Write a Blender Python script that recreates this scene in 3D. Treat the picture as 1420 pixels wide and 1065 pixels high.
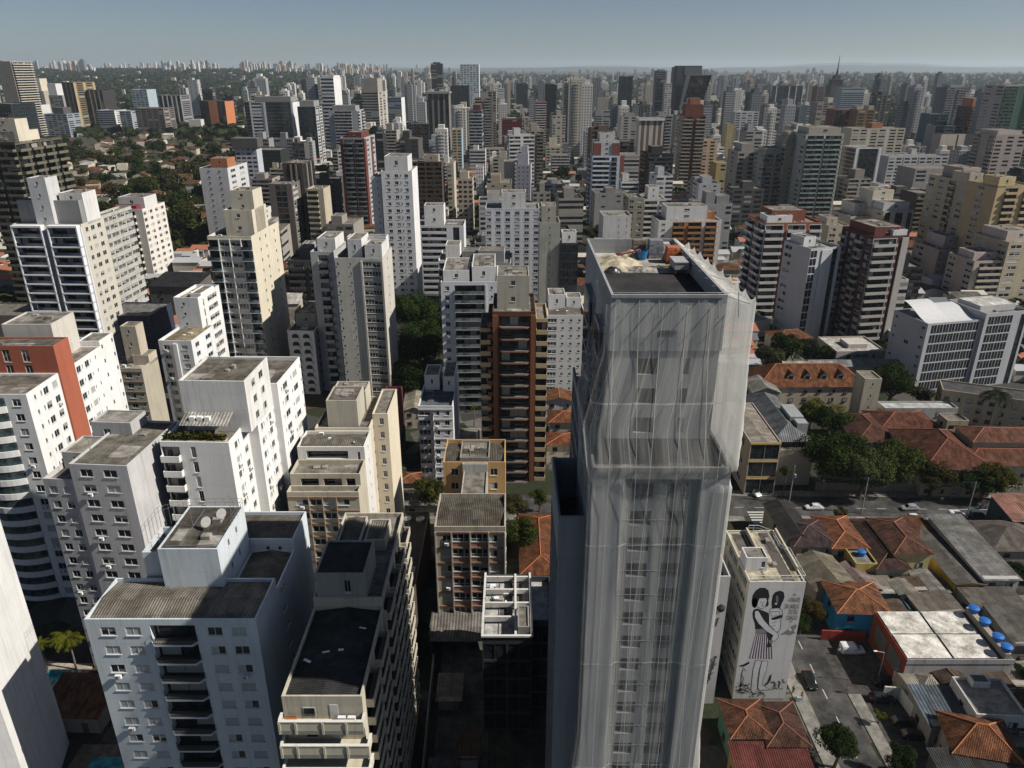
import bpy, bmesh, math, random
from math import sin, cos, tan, radians, atan, pi, sqrt, exp
from mathutils import Vector, Matrix, Euler, noise as mnoise
from mathutils.geometry import tessellate_polygon

# ------------------------------------------------------------------ camera, sky, sun, exposure
S = bpy.context.scene
for _o in list(bpy.data.objects):
    bpy.data.objects.remove(_o)
COL = S.collection
FPX, PITCH, CAMH = 1040.0, radians(22.8), 100.0      # focal length in px of the 1420 px photo, tilt below the horizon, height
cam_d = bpy.data.cameras.new('camera')
cam_d.sensor_width = 36.0
cam_d.lens = 36.0 * FPX / 1420.0
cam_d.clip_start, cam_d.clip_end = 1.0, 90000.0
cam = bpy.data.objects.new('camera', cam_d)
COL.objects.link(cam)
cam.location = (0, 0, CAMH)
cam.rotation_euler = (pi / 2 - PITCH, 0, 0)
S.camera = cam

SUN_EL, SUN_AZ = radians(42), radians(11)             # height; swing from +X towards the viewer
SUN_DIR = Vector((cos(SUN_EL) * cos(SUN_AZ), -cos(SUN_EL) * sin(SUN_AZ), sin(SUN_EL)))
world = bpy.data.worlds.new('World')
S.world = world
world.use_nodes = True
wn = world.node_tree
wn.nodes.clear()
sky = wn.nodes.new('ShaderNodeTexSky')
sky.sky_type = 'NISHITA'
sky.sun_disc = False
sky.sun_elevation = SUN_EL
sky.sun_rotation = math.atan2(SUN_DIR.x, SUN_DIR.y)
sky.altitude = 760
sky.air_density = 0.65
sky.dust_density = 1.0
sky.ozone_density = 0.4
bg = wn.nodes.new('ShaderNodeBackground')
bg.inputs['Strength'].default_value = 0.05
wo = wn.nodes.new('ShaderNodeOutputWorld')
wn.links.new(sky.outputs[0], bg.inputs['Color'])
wn.links.new(bg.outputs[0], wo.inputs['Surface'])

sun_d = bpy.data.lights.new('sun', 'SUN')
sun_d.energy = 5.0
sun_d.angle = radians(0.5)
sun_d.color = (1.0, 0.945, 0.86)
sun = bpy.data.objects.new('sun', sun_d)
COL.objects.link(sun)
sun.location = (0, 0, 300)
sun.rotation_euler = SUN_DIR.to_track_quat('Z', 'Y').to_euler()

S.view_settings.view_transform = 'Standard'
S.view_settings.look = 'None'
S.view_settings.gamma = 1.0
S.view_settings.exposure = 0.22
S.render.engine = 'CYCLES'
S.cycles.max_bounces = 5
S.cycles.diffuse_bounces = 1
S.cycles.glossy_bounces = 2
S.cycles.transmission_bounces = 2
S.cycles.volume_bounces = 1
S.cycles.transparent_max_bounces = 10

RND = random.Random(7)

def ang(py):
    return PITCH + atan((py - 532.5) / FPX)

def at(px, py, Y=None, z=None):
    """world point seen at a pixel of the photo, at a given distance Y or a given height z"""
    t = tan(ang(py))
    if Y is None:
        Y = (CAMH - z) / t
    else:
        z = CAMH - Y * t
    d = Y * cos(PITCH) + (CAMH - z) * sin(PITCH)
    return Vector(((px - 710) / FPX * d, Y, z))

def proj(x, y, z):
    d = y * cos(PITCH) + (CAMH - z) * sin(PITCH)
    v = (CAMH - z) * cos(PITCH) - y * sin(PITCH)
    return 710 + FPX * x / d, 532.5 + FPX * v / d

def smooth(a, b, t):
    t = min(1, max(0, (t - a) / (b - a)))
    return t * t * (3 - 2 * t)

def ground_z(x, y):
    """flat city near the camera, gentle hills beyond"""
    if y < 1500:
        return 0.0
    r = smooth(1500, 6500, y)
    left = smooth(300, -2500, x)
    n = mnoise.noise(Vector((x / 2300.0, y / 2300.0, 3.1))) * 16 * r
    return r * (34 + 46 * left) + n

# ------------------------------------------------------------------ materials
_MC = {}

def _new(name):
    m = bpy.data.materials.new(name)
    m.use_nodes = True
    nt = m.node_tree
    return m, nt, nt.nodes['Principled BSDF']

def _n(nt, t, **kw):
    n = nt.nodes.new(t)
    for k, v in kw.items():
        if k in n.inputs.keys():
            n.inputs[k].default_value = v
        else:
            setattr(n, k, v)
    return n

def _mapped(nt, scale, coord='Object'):
    tc = _n(nt, 'ShaderNodeTexCoord')
    mp = _n(nt, 'ShaderNodeMapping')
    mp.inputs['Scale'].default_value = scale
    nt.links.new(tc.outputs[coord], mp.inputs['Vector'])
    return mp.outputs[0]

def _noise(nt, vec, scale, detail=3, rough=.55):
    n = _n(nt, 'ShaderNodeTexNoise')
    n.inputs['Scale'].default_value = scale
    n.inputs['Detail'].default_value = detail
    n.inputs['Roughness'].default_value = rough
    nt.links.new(vec, n.inputs['Vector'])
    return n.outputs['Fac']

def _ramp(nt, fac, a, b, ca, cb):
    r = _n(nt, 'ShaderNodeValToRGB')
    r.color_ramp.elements[0].position, r.color_ramp.elements[1].position = a, b
    r.color_ramp.elements[0].color = (*ca, 1) if len(ca) == 3 else ca
    r.color_ramp.elements[1].color = (*cb, 1) if len(cb) == 3 else cb
    nt.links.new(fac, r.inputs[0])
    return r.outputs[0]

def _mul(nt, a, b, fac=1.0, mode='MULTIPLY'):
    m = _n(nt, 'ShaderNodeMixRGB', blend_type=mode)
    m.inputs[0].default_value = fac
    for i, s in ((1, a), (2, b)):
        if isinstance(s, tuple):
            m.inputs[i].default_value = (*s, 1)
        else:
            nt.links.new(s, m.inputs[i])
    return m.outputs[0]

def _bump(nt, bs, h, strength=.3, dist=.05):
    b = _n(nt, 'ShaderNodeBump')
    b.inputs['Strength'].default_value = strength
    b.inputs['Distance'].default_value = dist
    nt.links.new(h, b.inputs['Height'])
    nt.links.new(b.outputs[0], bs.inputs['Normal'])

def lin(c, k=1.0):
    return tuple(max(0.0, min(1.0, v * k)) for v in c)

def wall(col, dirt=.5, rough=.85):
    """painted render: large mottling, rain streaks and fine grain"""
    key = ('wall', tuple(round(c, 3) for c in col), dirt)
    if key in _MC: return _MC[key]
    m, nt, bs = _new('painted_render')
    s1 = _noise(nt, _mapped(nt, (1.1, 1.1, .07)), 1.0, 4, .6)
    s2 = _noise(nt, _mapped(nt, (.16, .16, .16)), 1.0, 3, .5)
    s3 = _noise(nt, _mapped(nt, (4, 4, 4)), 1.0, 3, .6)
    k = 1 - .5 * dirt
    c = _mul(nt, _ramp(nt, s1, .5, .78, (1, 1, 1), (k, k * .985, k * .955)), col)
    k2 = 1 - .2 * dirt
    c = _mul(nt, _ramp(nt, s2, .35, .65, (1, 1, 1), (k2, k2, k2)), c)
    c = _mul(nt, _ramp(nt, s3, .3, .7, (.92, .92, .92), (1.0, 1.0, 1.0)), c)
    tc = _n(nt, 'ShaderNodeTexCoord'); sx = _n(nt, 'ShaderNodeSeparateXYZ'); nt.links.new(tc.outputs['Object'], sx.inputs[0])
    mm = _n(nt, 'ShaderNodeMath', operation='PINGPONG'); mm.inputs[1].default_value = 1.45; nt.links.new(sx.outputs['Z'], mm.inputs[0])
    c = _mul(nt, _ramp(nt, mm.outputs[0], .012, .05, (.86, .85, .83), (1, 1, 1)), c)
    s4 = _noise(nt, _mapped(nt, (2.6, 2.6, .16)), 1.0, 4, .65)
    c = _mul(nt, _ramp(nt, s4, .56, .8, (1, 1, 1), (1 - .5 * dirt, 1 - .52 * dirt, 1 - .56 * dirt)), c)
    nt.links.new(c, bs.inputs['Base Color'])
    bs.inputs['Roughness'].default_value = rough
    bs.inputs['Specular IOR Level'].default_value = .2
    _bump(nt, bs, s3, .15, .04)
    _MC[key] = m
    return m

def plain(col, rough=.7, metal=0.0, name='paint', spec=.4):
    key = ('plain', tuple(round(c, 3) for c in col), rough, metal)
    if key in _MC: return _MC[key]
    m, nt, bs = _new(name)
    s = _noise(nt, _mapped(nt, (2, 2, 2)), 1.0, 3)
    c = _mul(nt, _ramp(nt, s, .3, .7, (.86, .86, .86), (1.06, 1.06, 1.06)), col)
    nt.links.new(c, bs.inputs['Base Color'])
    bs.inputs['Roughness'].default_value = rough
    bs.inputs['Metallic'].default_value = metal
    bs.inputs['Specular IOR Level'].default_value = spec
    _MC[key] = m
    return m

def glass(col=(.018, .024, .028), rough=.07):
    key = ('glass', col, rough)
    if key in _MC: return _MC[key]
    m, nt, bs = _new('window_glass')
    s = _noise(nt, _mapped(nt, (.7, .7, .7)), 1.0, 2)
    c = _mul(nt, _ramp(nt, s, .35, .65, (.5, .5, .5), (1.7, 1.7, 1.7)), col)
    nt.links.new(c, bs.inputs['Base Color'])
    bs.inputs['Roughness'].default_value = rough
    bs.inputs['Specular IOR Level'].default_value = .6
    _MC[key] = m
    return m

def roofmat(kind, col=None):
    key = ('roof', kind, col)
    if key in _MC: return _MC[key]
    m, nt, bs = _new(kind + '_roof')
    bs.inputs['Roughness'].default_value = .9
    bs.inputs['Specular IOR Level'].default_value = .15
    if kind == 'concrete':
        col = col or (.2, .185, .16)
        a = _noise(nt, _mapped(nt, (.5, .5, .5)), 1.0, 6, .65)
        b = _noise(nt, _mapped(nt, (3.5, 3.5, 3.5)), 1.0, 4, .6)
        c = _mul(nt, _ramp(nt, a, .35, .68, (.45, .44, .42), (1.35, 1.35, 1.35)), col)
        c = _mul(nt, _ramp(nt, b, .3, .7, (.75, .75, .75), (1.1, 1.1, 1.1)), c)
        _bump(nt, bs, b, .3, .06)
    elif kind == 'bitumen':
        col = col or (.035, .033, .034)
        a = _noise(nt, _mapped(nt, (.35, .35, .35)), 1.0, 6, .7)
        b = _noise(nt, _mapped(nt, (6, 6, 6)), 1.0, 3, .6)
        c = _mul(nt, _ramp(nt, a, .4, .7, (.75, .75, .75), (1.7, 1.65, 1.6)), col)
        c = _mul(nt, _ramp(nt, b, .3, .7, (.8, .8, .8), (1.15, 1.15, 1.15)), c)
        _bump(nt, bs, b, .25, .04)
    elif kind in ('corrugated', 'metal', 'tile'):
        base = {'corrugated': (.17, .155, .135), 'metal': (.2, .215, .225), 'tile': (.30, .095, .045)}[kind]
        col = col or base
        per = {'corrugated': 9.0, 'metal': 5.5, 'tile': 13.0}[kind]
        w = _n(nt, 'ShaderNodeTexWave', wave_type='BANDS', bands_direction='X', wave_profile='SIN')
        w.inputs['Scale'].default_value = per / 20 * 2
        w.inputs['Distortion'].default_value = .25 if kind == 'tile' else 0
        tc = _mapped(nt, (1, 1, 1), 'UV')
        nt.links.new(tc, w.inputs['Vector'])
        a = _noise(nt, _mapped(nt, (.5, .5, .5)), 1.0, 5, .65)
        b = _noise(nt, _mapped(nt, (2.6, 5, 1), 'UV'), 1.0, 3, .6)
        if kind == 'tile':
            c = _mul(nt, _ramp(nt, a, .33, .7, (.38, .36, .36), (1.05, 1.05, 1.05)), (col[0] * .7, col[1] * .84, col[2] * .95))
            c = _mul(nt, _ramp(nt, b, .35, .65, (.5, .48, .48), (1.2, 1.25, 1.3)), c)
            c = _mul(nt, _ramp(nt, _noise(nt, _mapped(nt, (.9, .25, 1), 'UV'), 1.0, 5, .7), .42, .66, (1.1, 1.1, 1.1), (.42, .44, .46)), c)
            c = _mul(nt, _ramp(nt, w.outputs['Fac'], .0, .75, (.45, .42, .42), (1.08, 1.08, 1.08)), c)
        else:
            c = _mul(nt, _ramp(nt, a, .35, .7, (.62, .6, .57), (1.2, 1.2, 1.2)), col)
            c = _mul(nt, _ramp(nt, b, .35, .65, (.8, .79, .77), (1.08, 1.08, 1.08)), c)
            bk = _n(nt, 'ShaderNodeTexBrick'); bk.offset = 0
            for nm, vv in (('Color1', (.72, .71, .69, 1)), ('Color2', (1.18, 1.17, 1.15, 1)), ('Mortar', (.55, .54, .52, 1)), ('Scale', 1.0), ('Mortar Size', .02), ('Brick Width', 1.1), ('Row Height', 2.4), ('Bias', -.1)): bk.inputs[nm].default_value = vv
            nt.links.new(tc, bk.inputs['Vector'])
            c = _mul(nt, bk.outputs['Color'], c)
            c = _mul(nt, _ramp(nt, w.outputs['Fac'], .1, .7, (.68, .68, .68), (1.05, 1.05, 1.05)), c)
        _bump(nt, bs, w.outputs['Fac'], .8, .08)
        if kind == 'metal':
            bs.inputs['Roughness'].default_value = .55
    nt.links.new(c, bs.inputs['Base Color'])
    _MC[key] = m
    return m

def leafmat(col, var=.5):
    key = ('leaf', col)
    if key in _MC: return _MC[key]
    m, nt, bs = _new('foliage')
    a = _noise(nt, _mapped(nt, (.55, .55, .55)), 1.0, 4, .6)
    g = _n(nt, 'ShaderNodeNewGeometry')
    c = _mul(nt, _ramp(nt, a, .3, .7, (1 - var, 1 - var, 1 - var), (1 + var, 1 + var * .9, 1 + var * .3)), lin(col, .72))
    c = _mul(nt, _ramp(nt, g.outputs['Random Per Island'], 0, 1, (.55, .6, .6), (1.45, 1.35, 1.1)), c)
    nt.links.new(c, bs.inputs['Base Color'])
    bs.inputs['Roughness'].default_value = .6
    bs.inputs['Specular IOR Level'].default_value = .04
    _MC[key] = m
    return m

def groundmat(col, sc=.08, name='ground', vary=.5, c2=None):
    m, nt, bs = _new(name)
    a = _noise(nt, _mapped(nt, (sc, sc, sc)), 1.0, 8, .65)
    b = _noise(nt, _mapped(nt, (1.7, 1.7, 1.7)), 1.0, 4, .6)
    c2 = c2 or lin(col, 1 + vary)
    c = _ramp(nt, a, .38, .64, lin(col, 1 - vary), c2)
    c = _mul(nt, _ramp(nt, b, .3, .7, (.8, .8, .8), (1.1, 1.1, 1.1)), c)
    nt.links.new(c, bs.inputs['Base Color'])
    bs.inputs['Roughness'].default_value = .92
    bs.inputs['Specular IOR Level'].default_value = .2
    return m

# ------------------------------------------------------------------ mesh collecting
class MB:
    def __init__(s):
        s.v, s.f, s.m = [], [], []

    def poly(s, pts, m=0):
        i = len(s.v)
        s.v += [tuple(p) for p in pts]
        s.f.append(tuple(range(i, i + len(pts))))
        s.m.append(m)

    def quad(s, a, b, c, d, m=0):
        s.poly((a, b, c, d), m)

    def box(s, x0, y0, z0, x1, y1, z1, m=0, top=None, bottom=True):
        i = len(s.v)
        s.v += [(x0, y0, z0), (x1, y0, z0), (x1, y1, z0), (x0, y1, z0), (x0, y0, z1), (x1, y0, z1), (x1, y1, z1), (x0, y1, z1)]
        fs = [(0, 1, 5, 4), (1, 2, 6, 5), (2, 3, 7, 6), (3, 0, 4, 7), (4, 5, 6, 7)] + ([(3, 2, 1, 0)] if bottom else [])
        for k, q in enumerate(fs):
            s.f.append(tuple(i + j for j in q))
            s.m.append(top if (k == 4 and top is not None) else m)

    def obox(s, O, u, n, a0, a1, d0, d1, z0, z1, m=0):
        """box along a wall: a along u, d outwards along n"""
        P = lambda a, d, z: (O[0] + u[0] * a + n[0] * d, O[1] + u[1] * a + n[1] * d, z)
        i = len(s.v)
        s.v += [P(a0, d1, z0), P(a1, d1, z0), P(a1, d0, z0), P(a0, d0, z0), P(a0, d1, z1), P(a1, d1, z1), P(a1, d0, z1), P(a0, d0, z1)]
        for q in ((0, 1, 5, 4), (1, 2, 6, 5), (2, 3, 7, 6), (3, 0, 4, 7), (4, 5, 6, 7), (3, 2, 1, 0)):
            s.f.append(tuple(i + j for j in q))
            s.m.append(m)

    def tube(s, p, q, r0, r1=None, n=8, m=0, cap=True):
        r1 = r0 if r1 is None else r1
        p, q = Vector(p), Vector(q)
        d = (q - p).normalized()
        a = d.orthogonal().normalized()
        b = d.cross(a)
        i = len(s.v)
        for c, r in ((p, r0), (q, r1)):
            for k in range(n):
                t = 2 * pi * k / n
                s.v.append(tuple(c + a * cos(t) * r + b * sin(t) * r))
        for k in range(n):
            s.f.append((i + k, i + (k + 1) % n, i + n + (k + 1) % n, i + n + k)); s.m.append(m)
        if cap:
            s.f.append(tuple(i + n + k for k in range(n))); s.m.append(m)
            s.f.append(tuple(i + n - 1 - k for k in range(n))); s.m.append(m)

    def lathe(s, c, prof, n=16, m=0):
        """prof: list of (radius, z)"""
        i = len(s.v)
        for r, z in prof:
            for k in range(n):
                t = 2 * pi * k / n
                s.v.append((c[0] + r * cos(t), c[1] + r * sin(t), c[2] + z))
        for j in range(len(prof) - 1):
            for k in range(n):
                a = i + j * n
                s.f.append((a + k, a + (k + 1) % n, a + n + (k + 1) % n, a + n + k)); s.m.append(m)
        s.f.append(tuple(i + (len(prof) - 1) * n + k for k in range(n))); s.m.append(m)

    def join(s, o, M=None):
        i = len(s.v)
        s.v += [tuple(M @ Vector(p)) for p in o.v] if M else o.v
        s.f += [tuple(i + k for k in q) for q in o.f]
        s.m += o.m

    def mesh(s, name, mats, uv=False, smooth=False):
        me = bpy.data.meshes.new(name)
        me.from_pydata(s.v, [], s.f)
        for m in mats:
            me.materials.append(m)
        if len(mats) > 1:
            me.polygons.foreach_set('material_index', s.m)
        if smooth:
            me.polygons.foreach_set('use_smooth', [True] * len(s.f))
        if uv:
            ul = me.uv_layers.new(name='UVMap')
            for p in me.polygons:
                n = p.normal
                if abs(n.z) > .995:
                    u, v = Vector((1, 0, 0)), Vector((0, 1, 0))
                else:
                    u = Vector((0, 0, 1)).cross(n).normalized()
                    v = n.cross(u)
                for li in p.loop_indices:
                    co = me.vertices[me.loops[li].vertex_index].co
                    ul.data[li].uv = (co.dot(u), co.dot(v))
        me.update()
        return me

    def build(s, name, mats, parent=None, loc=None, rz=0.0, uv=False, smooth=False, label=None):
        if not isinstance(mats, (list, tuple)): mats = [mats]
        return put(name, s.mesh(name, mats, uv, smooth), parent, loc, rz, label)

def put(name, data, parent=None, loc=None, rz=0.0, label=None):
    o = bpy.data.objects.new(name, data)
    COL.objects.link(o)
    if loc is not None: o.location = loc
    if rz: o.rotation_euler = (0, 0, rz)
    if parent: o.parent = parent
    if label: o['label'] = label
    return o

def thing(name, label, cat, loc=(0, 0, 0), rz=0.0, group=None):
    return tag(put(name, None, None, loc, rz), label, cat, group)

def tag(o, label, cat, group=None, kind=None):
    o['label'] = label
    o['category'] = cat
    if group: o['group'] = group
    if kind: o['kind'] = kind
    return o

def struct(o):
    o['kind'] = 'structure'
    return o

ASPH = groundmat((.062, .06, .058), .22, 'asphalt', .5)
PAVE = groundmat((.2, .19, .17), .5, 'paving', .3)
METAL = plain((.32, .33, .34), .45, .6, 'metal')
RAIL = plain((.05, .055, .06), .5, .3, 'dark_metal')
WHITE = plain((.78, .78, .77), .6, 0, 'white_paint')
FRAME = plain((.55, .56, .56), .5, 0, 'window_frame')
FRAMED = plain((.06, .055, .05), .5, 0, 'dark_frame')
GLASS = glass()
GLASSB = glass((.012, .03, .055))
SHUT = plain((.40, .41, .41), .7, 0, 'shutter')
CURT = plain((.3, .29, .26), .9, 0, 'curtain')
FLOORM = plain((.15, .14, .13), .8, 0, 'floor_tile')
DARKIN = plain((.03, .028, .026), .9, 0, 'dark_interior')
# ------------------------------------------------------------------ windows, balconies, buildings
_WM = {}

def window_mesh(var, dark=False):
    """unit window, 1 x 1 m, looking along -y; variants: open glass, half shutter, shut, curtain, three lights"""
    key = (var, dark)
    if key in _WM: return _WM[key]
    b = MB()
    t = .045
    for x0, x1, z0, z1 in ((-.5, .5, 0, t), (-.5, .5, 1 - t, 1), (-.5, -.5 + t, t, 1 - t), (.5 - t, .5, t, 1 - t)):
        b.box(x0, -.05, z0, x1, .03, z1, 0)
    b.box(-.54, -.2, -.07, .54, -.04, -.002, 0)
    xs = (-.5 + t, 0, .5 - t) if var != 4 else (-.5 + t, -.17, .17, .5 - t)
    for x in xs[1:-1]:
        b.box(x - .022, -.045, t, x + .022, .02, 1 - t, 0)
    for i in range(len(xs) - 1):
        m = 1
        if var == 1 and i == 0: m = 2
        if var == 2: m = 2
        x0, x1 = xs[i], xs[i + 1]
        if var == 3:
            zc = .45 if i else .62
            b.quad((x0, .0, zc), (x1, .0, zc), (x1, .0, 1 - t), (x0, .0, 1 - t), 3)
            b.quad((x0, .0, t), (x1, .0, t), (x1, .0, zc), (x0, .0, zc), 1)
        else:
            y = -.012 if m == 2 else 0
            b.quad((x0, y, t), (x1, y, t), (x1, y, 1 - t), (x0, y, 1 - t), m)
    if var == 4:
        b.box(-.5 + t, -.045, .3, .5 - t, .02, .34, 0)
    me = b.mesh('window', [FRAMED if dark else FRAME, GLASS, SHUT, CURT])
    _WM[key] = me
    return me

_BM = {}

def balcony_mesh(kind, w, dep, fh, mats):
    key = (kind, round(w, 1), round(dep, 1), round(fh, 1), tuple(m.name for m in mats))
    if key in _BM: return _BM[key]
    b = MB()
    balcony_geo(b, kind, w, dep, fh, (0, 1, 2, 3))
    me = b.mesh('balcony', mats)
    _BM[key] = me
    return me

def balcony_geo(b, kind, w, dep, fh, ms, M=None):
    """slab and rail looking along -y; b solid front, g rail of bars, h glass front, c slab with chamfered corners"""
    o = MB()
    h = .95
    if kind == 'c':
        c = min(dep * .8, w * .12)
        pts = [(-w / 2, 0), (-w / 2 + c, -dep), (w / 2 - c, -dep), (w / 2, 0)]
        for z0, z1, s in ((-.2, .06, 1),):
            o.poly([(x, y, z1) for x, y in pts], ms[0]); o.poly([(x * .95, min(y, y * .9), z1 + .012) for x, y in pts], ms[3]); o.poly([(x, y, z0) for x, y in pts][::-1], ms[0])
            for i in range(3):
                (xa, ya), (xb, yb) = pts[i], pts[i + 1]
                o.quad((xa, ya, z0), (xb, yb, z0), (xb, yb, z1), (xa, ya, z1), ms[0])
        ins = [(-w / 2 + .1, 0), (-w / 2 + c + .06, -dep + .1), (w / 2 - c - .06, -dep + .1), (w / 2 - .1, 0)]
        for z in (.92,):
            for i in range(3):
                o.tube((*ins[i], z), (*ins[i + 1], z), .03, n=4, m=ms[1], cap=False)
        for i in range(3):
            (xa, ya), (xb, yb) = ins[i], ins[i + 1]
            k = max(2, int(((xb - xa) ** 2 + (yb - ya) ** 2) ** .5 / .22))
            for j in range(k + 1):
                x, y = xa + (xb - xa) * j / k, ya + (yb - ya) * j / k
                o.tube((x, y, 0), (x, y, .92), .022, n=4, m=ms[1], cap=False)
    elif kind == 'n':
        K = 8
        arc = [(-w / 2 + w * j / K, -.15 - dep * (1 - (2 * j / K - 1) ** 2)) for j in range(K + 1)]
        top = fh - .62
        for (xa, ya), (xb, yb) in zip(arc, arc[1:]):
            o.quad((xa, ya, -.4), (xb, yb, -.4), (xb, yb, .86), (xa, ya, .86), ms[0])
            o.quad((xa, ya, .86), (xb, yb, .86), (xb, yb + .15, .86), (xa, ya + .15, .86), ms[0])
            o.quad((xa, ya + .15, .86), (xb, yb + .15, .86), (xb, yb + .15, top), (xa, ya + .15, top), ms[2])
        o.poly([(x, y, -.4) for x, y in arc][::-1], ms[0])
        for s in (0, -1):
            x, y = arc[s]; o.quad((x, y, -.4), (x, 0, -.4), (x, 0, .86), (x, y, .86), ms[0])
    else:
        o.box(-w / 2, -dep, -.2, w / 2, 0, 0, ms[0])
        if dep > .3: o.quad((-w / 2 + .13, -dep + .13, .008), (w / 2 - .13, -dep + .13, .008), (w / 2 - .13, 0, .008), (-w / 2 + .13, 0, .008), ms[3])
        if kind == 'b':
            o.box(-w / 2, -dep, 0, w / 2, -dep + .12, h, ms[0])
            o.box(-w / 2, -dep + .12, 0, -w / 2 + .12, 0, h, ms[0]); o.box(w / 2 - .12, -dep + .12, 0, w / 2, 0, h, ms[0])
        elif kind == 'g':
            for x0, x1, y0, y1 in ((-w / 2, w / 2, -dep, -dep + .05), (-w / 2, -w / 2 + .05, -dep + .05, 0), (w / 2 - .05, w / 2, -dep + .05, 0)):
                o.box(x0, y0, h - .06, x1, y1, h, ms[1])
                o.box(x0, y0, .1, x1, y1, .15, ms[1])
            k = max(3, int(w / .35))
            for j in range(k + 1):
                x = -w / 2 + .03 + (w - .06) * j / k
                o.box(x - .018, -dep + .01, 0, x + .018, -dep + .045, h - .06, ms[1])
        elif kind == 'h':
            o.box(-w / 2, -dep, .02, w / 2, -dep + .04, h, ms[2])
            o.box(-w / 2, -dep - .02, h, w / 2, -dep + .06, h + .06, ms[1])
            o.box(-w / 2, -dep + .05, .02, -w / 2 + .04, 0, h, ms[2]); o.box(w / 2 - .04, -dep + .05, .02, w / 2, 0, h, ms[2])
    b.join(o, M)

def ac_mesh():
    if 'ac' not in _BM:
        b = MB(); b.box(-.38, -.3, 0, .38, .02, .52, 0); b.box(-.3, -.32, .06, .1, -.302, .46, 1); b.box(-.4, -.3, -.05, .4, .02, -.003, 1)
        _BM['ac'] = b.mesh('air_conditioner', [WHITE, METAL])
    return _BM['ac']

def parse(spec):
    out, i = [], 0
    while i < len(spec):
        k = spec[i]; i += 1
        j = i
        while j < len(spec) and (spec[j].isdigit() or spec[j] == '.'): j += 1
        out.append((k, float(spec[i:j]) if j > i else 1.0))
        i = j
    return out

RECT = {  # opening inside a cell: u0,u1,v0,v1, recess
    'w': (.14, .86, .32, .80, .16), 's': (.3, .7, .46, .76, .14), 'r': (0, 1, .34, .84, .16), 'x': (.04, .96, .33, .76, .14),
    'l': (.03, .97, .33, .93, 1.3), 'b': (.03, .97, .02, .88, .5), 'g': (.03, .97, .02, .88, .5), 'h': (.03, .97, .02, .9, .6),
    'c': (.05, .95, .02, .86, .9), 'd': (.06, .94, .0, 1.0, .22), 'k': (.04, .96, .10, .97, .1), 't': (.2, .8, .06, .86, .2), 'v': (.3, .7, .16, .9, .16),
    'o': (.06, .94, .06, .94, .5), 'q': (.1, .9, .2, .74, .45), 'n': (.02, .98, .04, .86, .3)}

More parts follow.
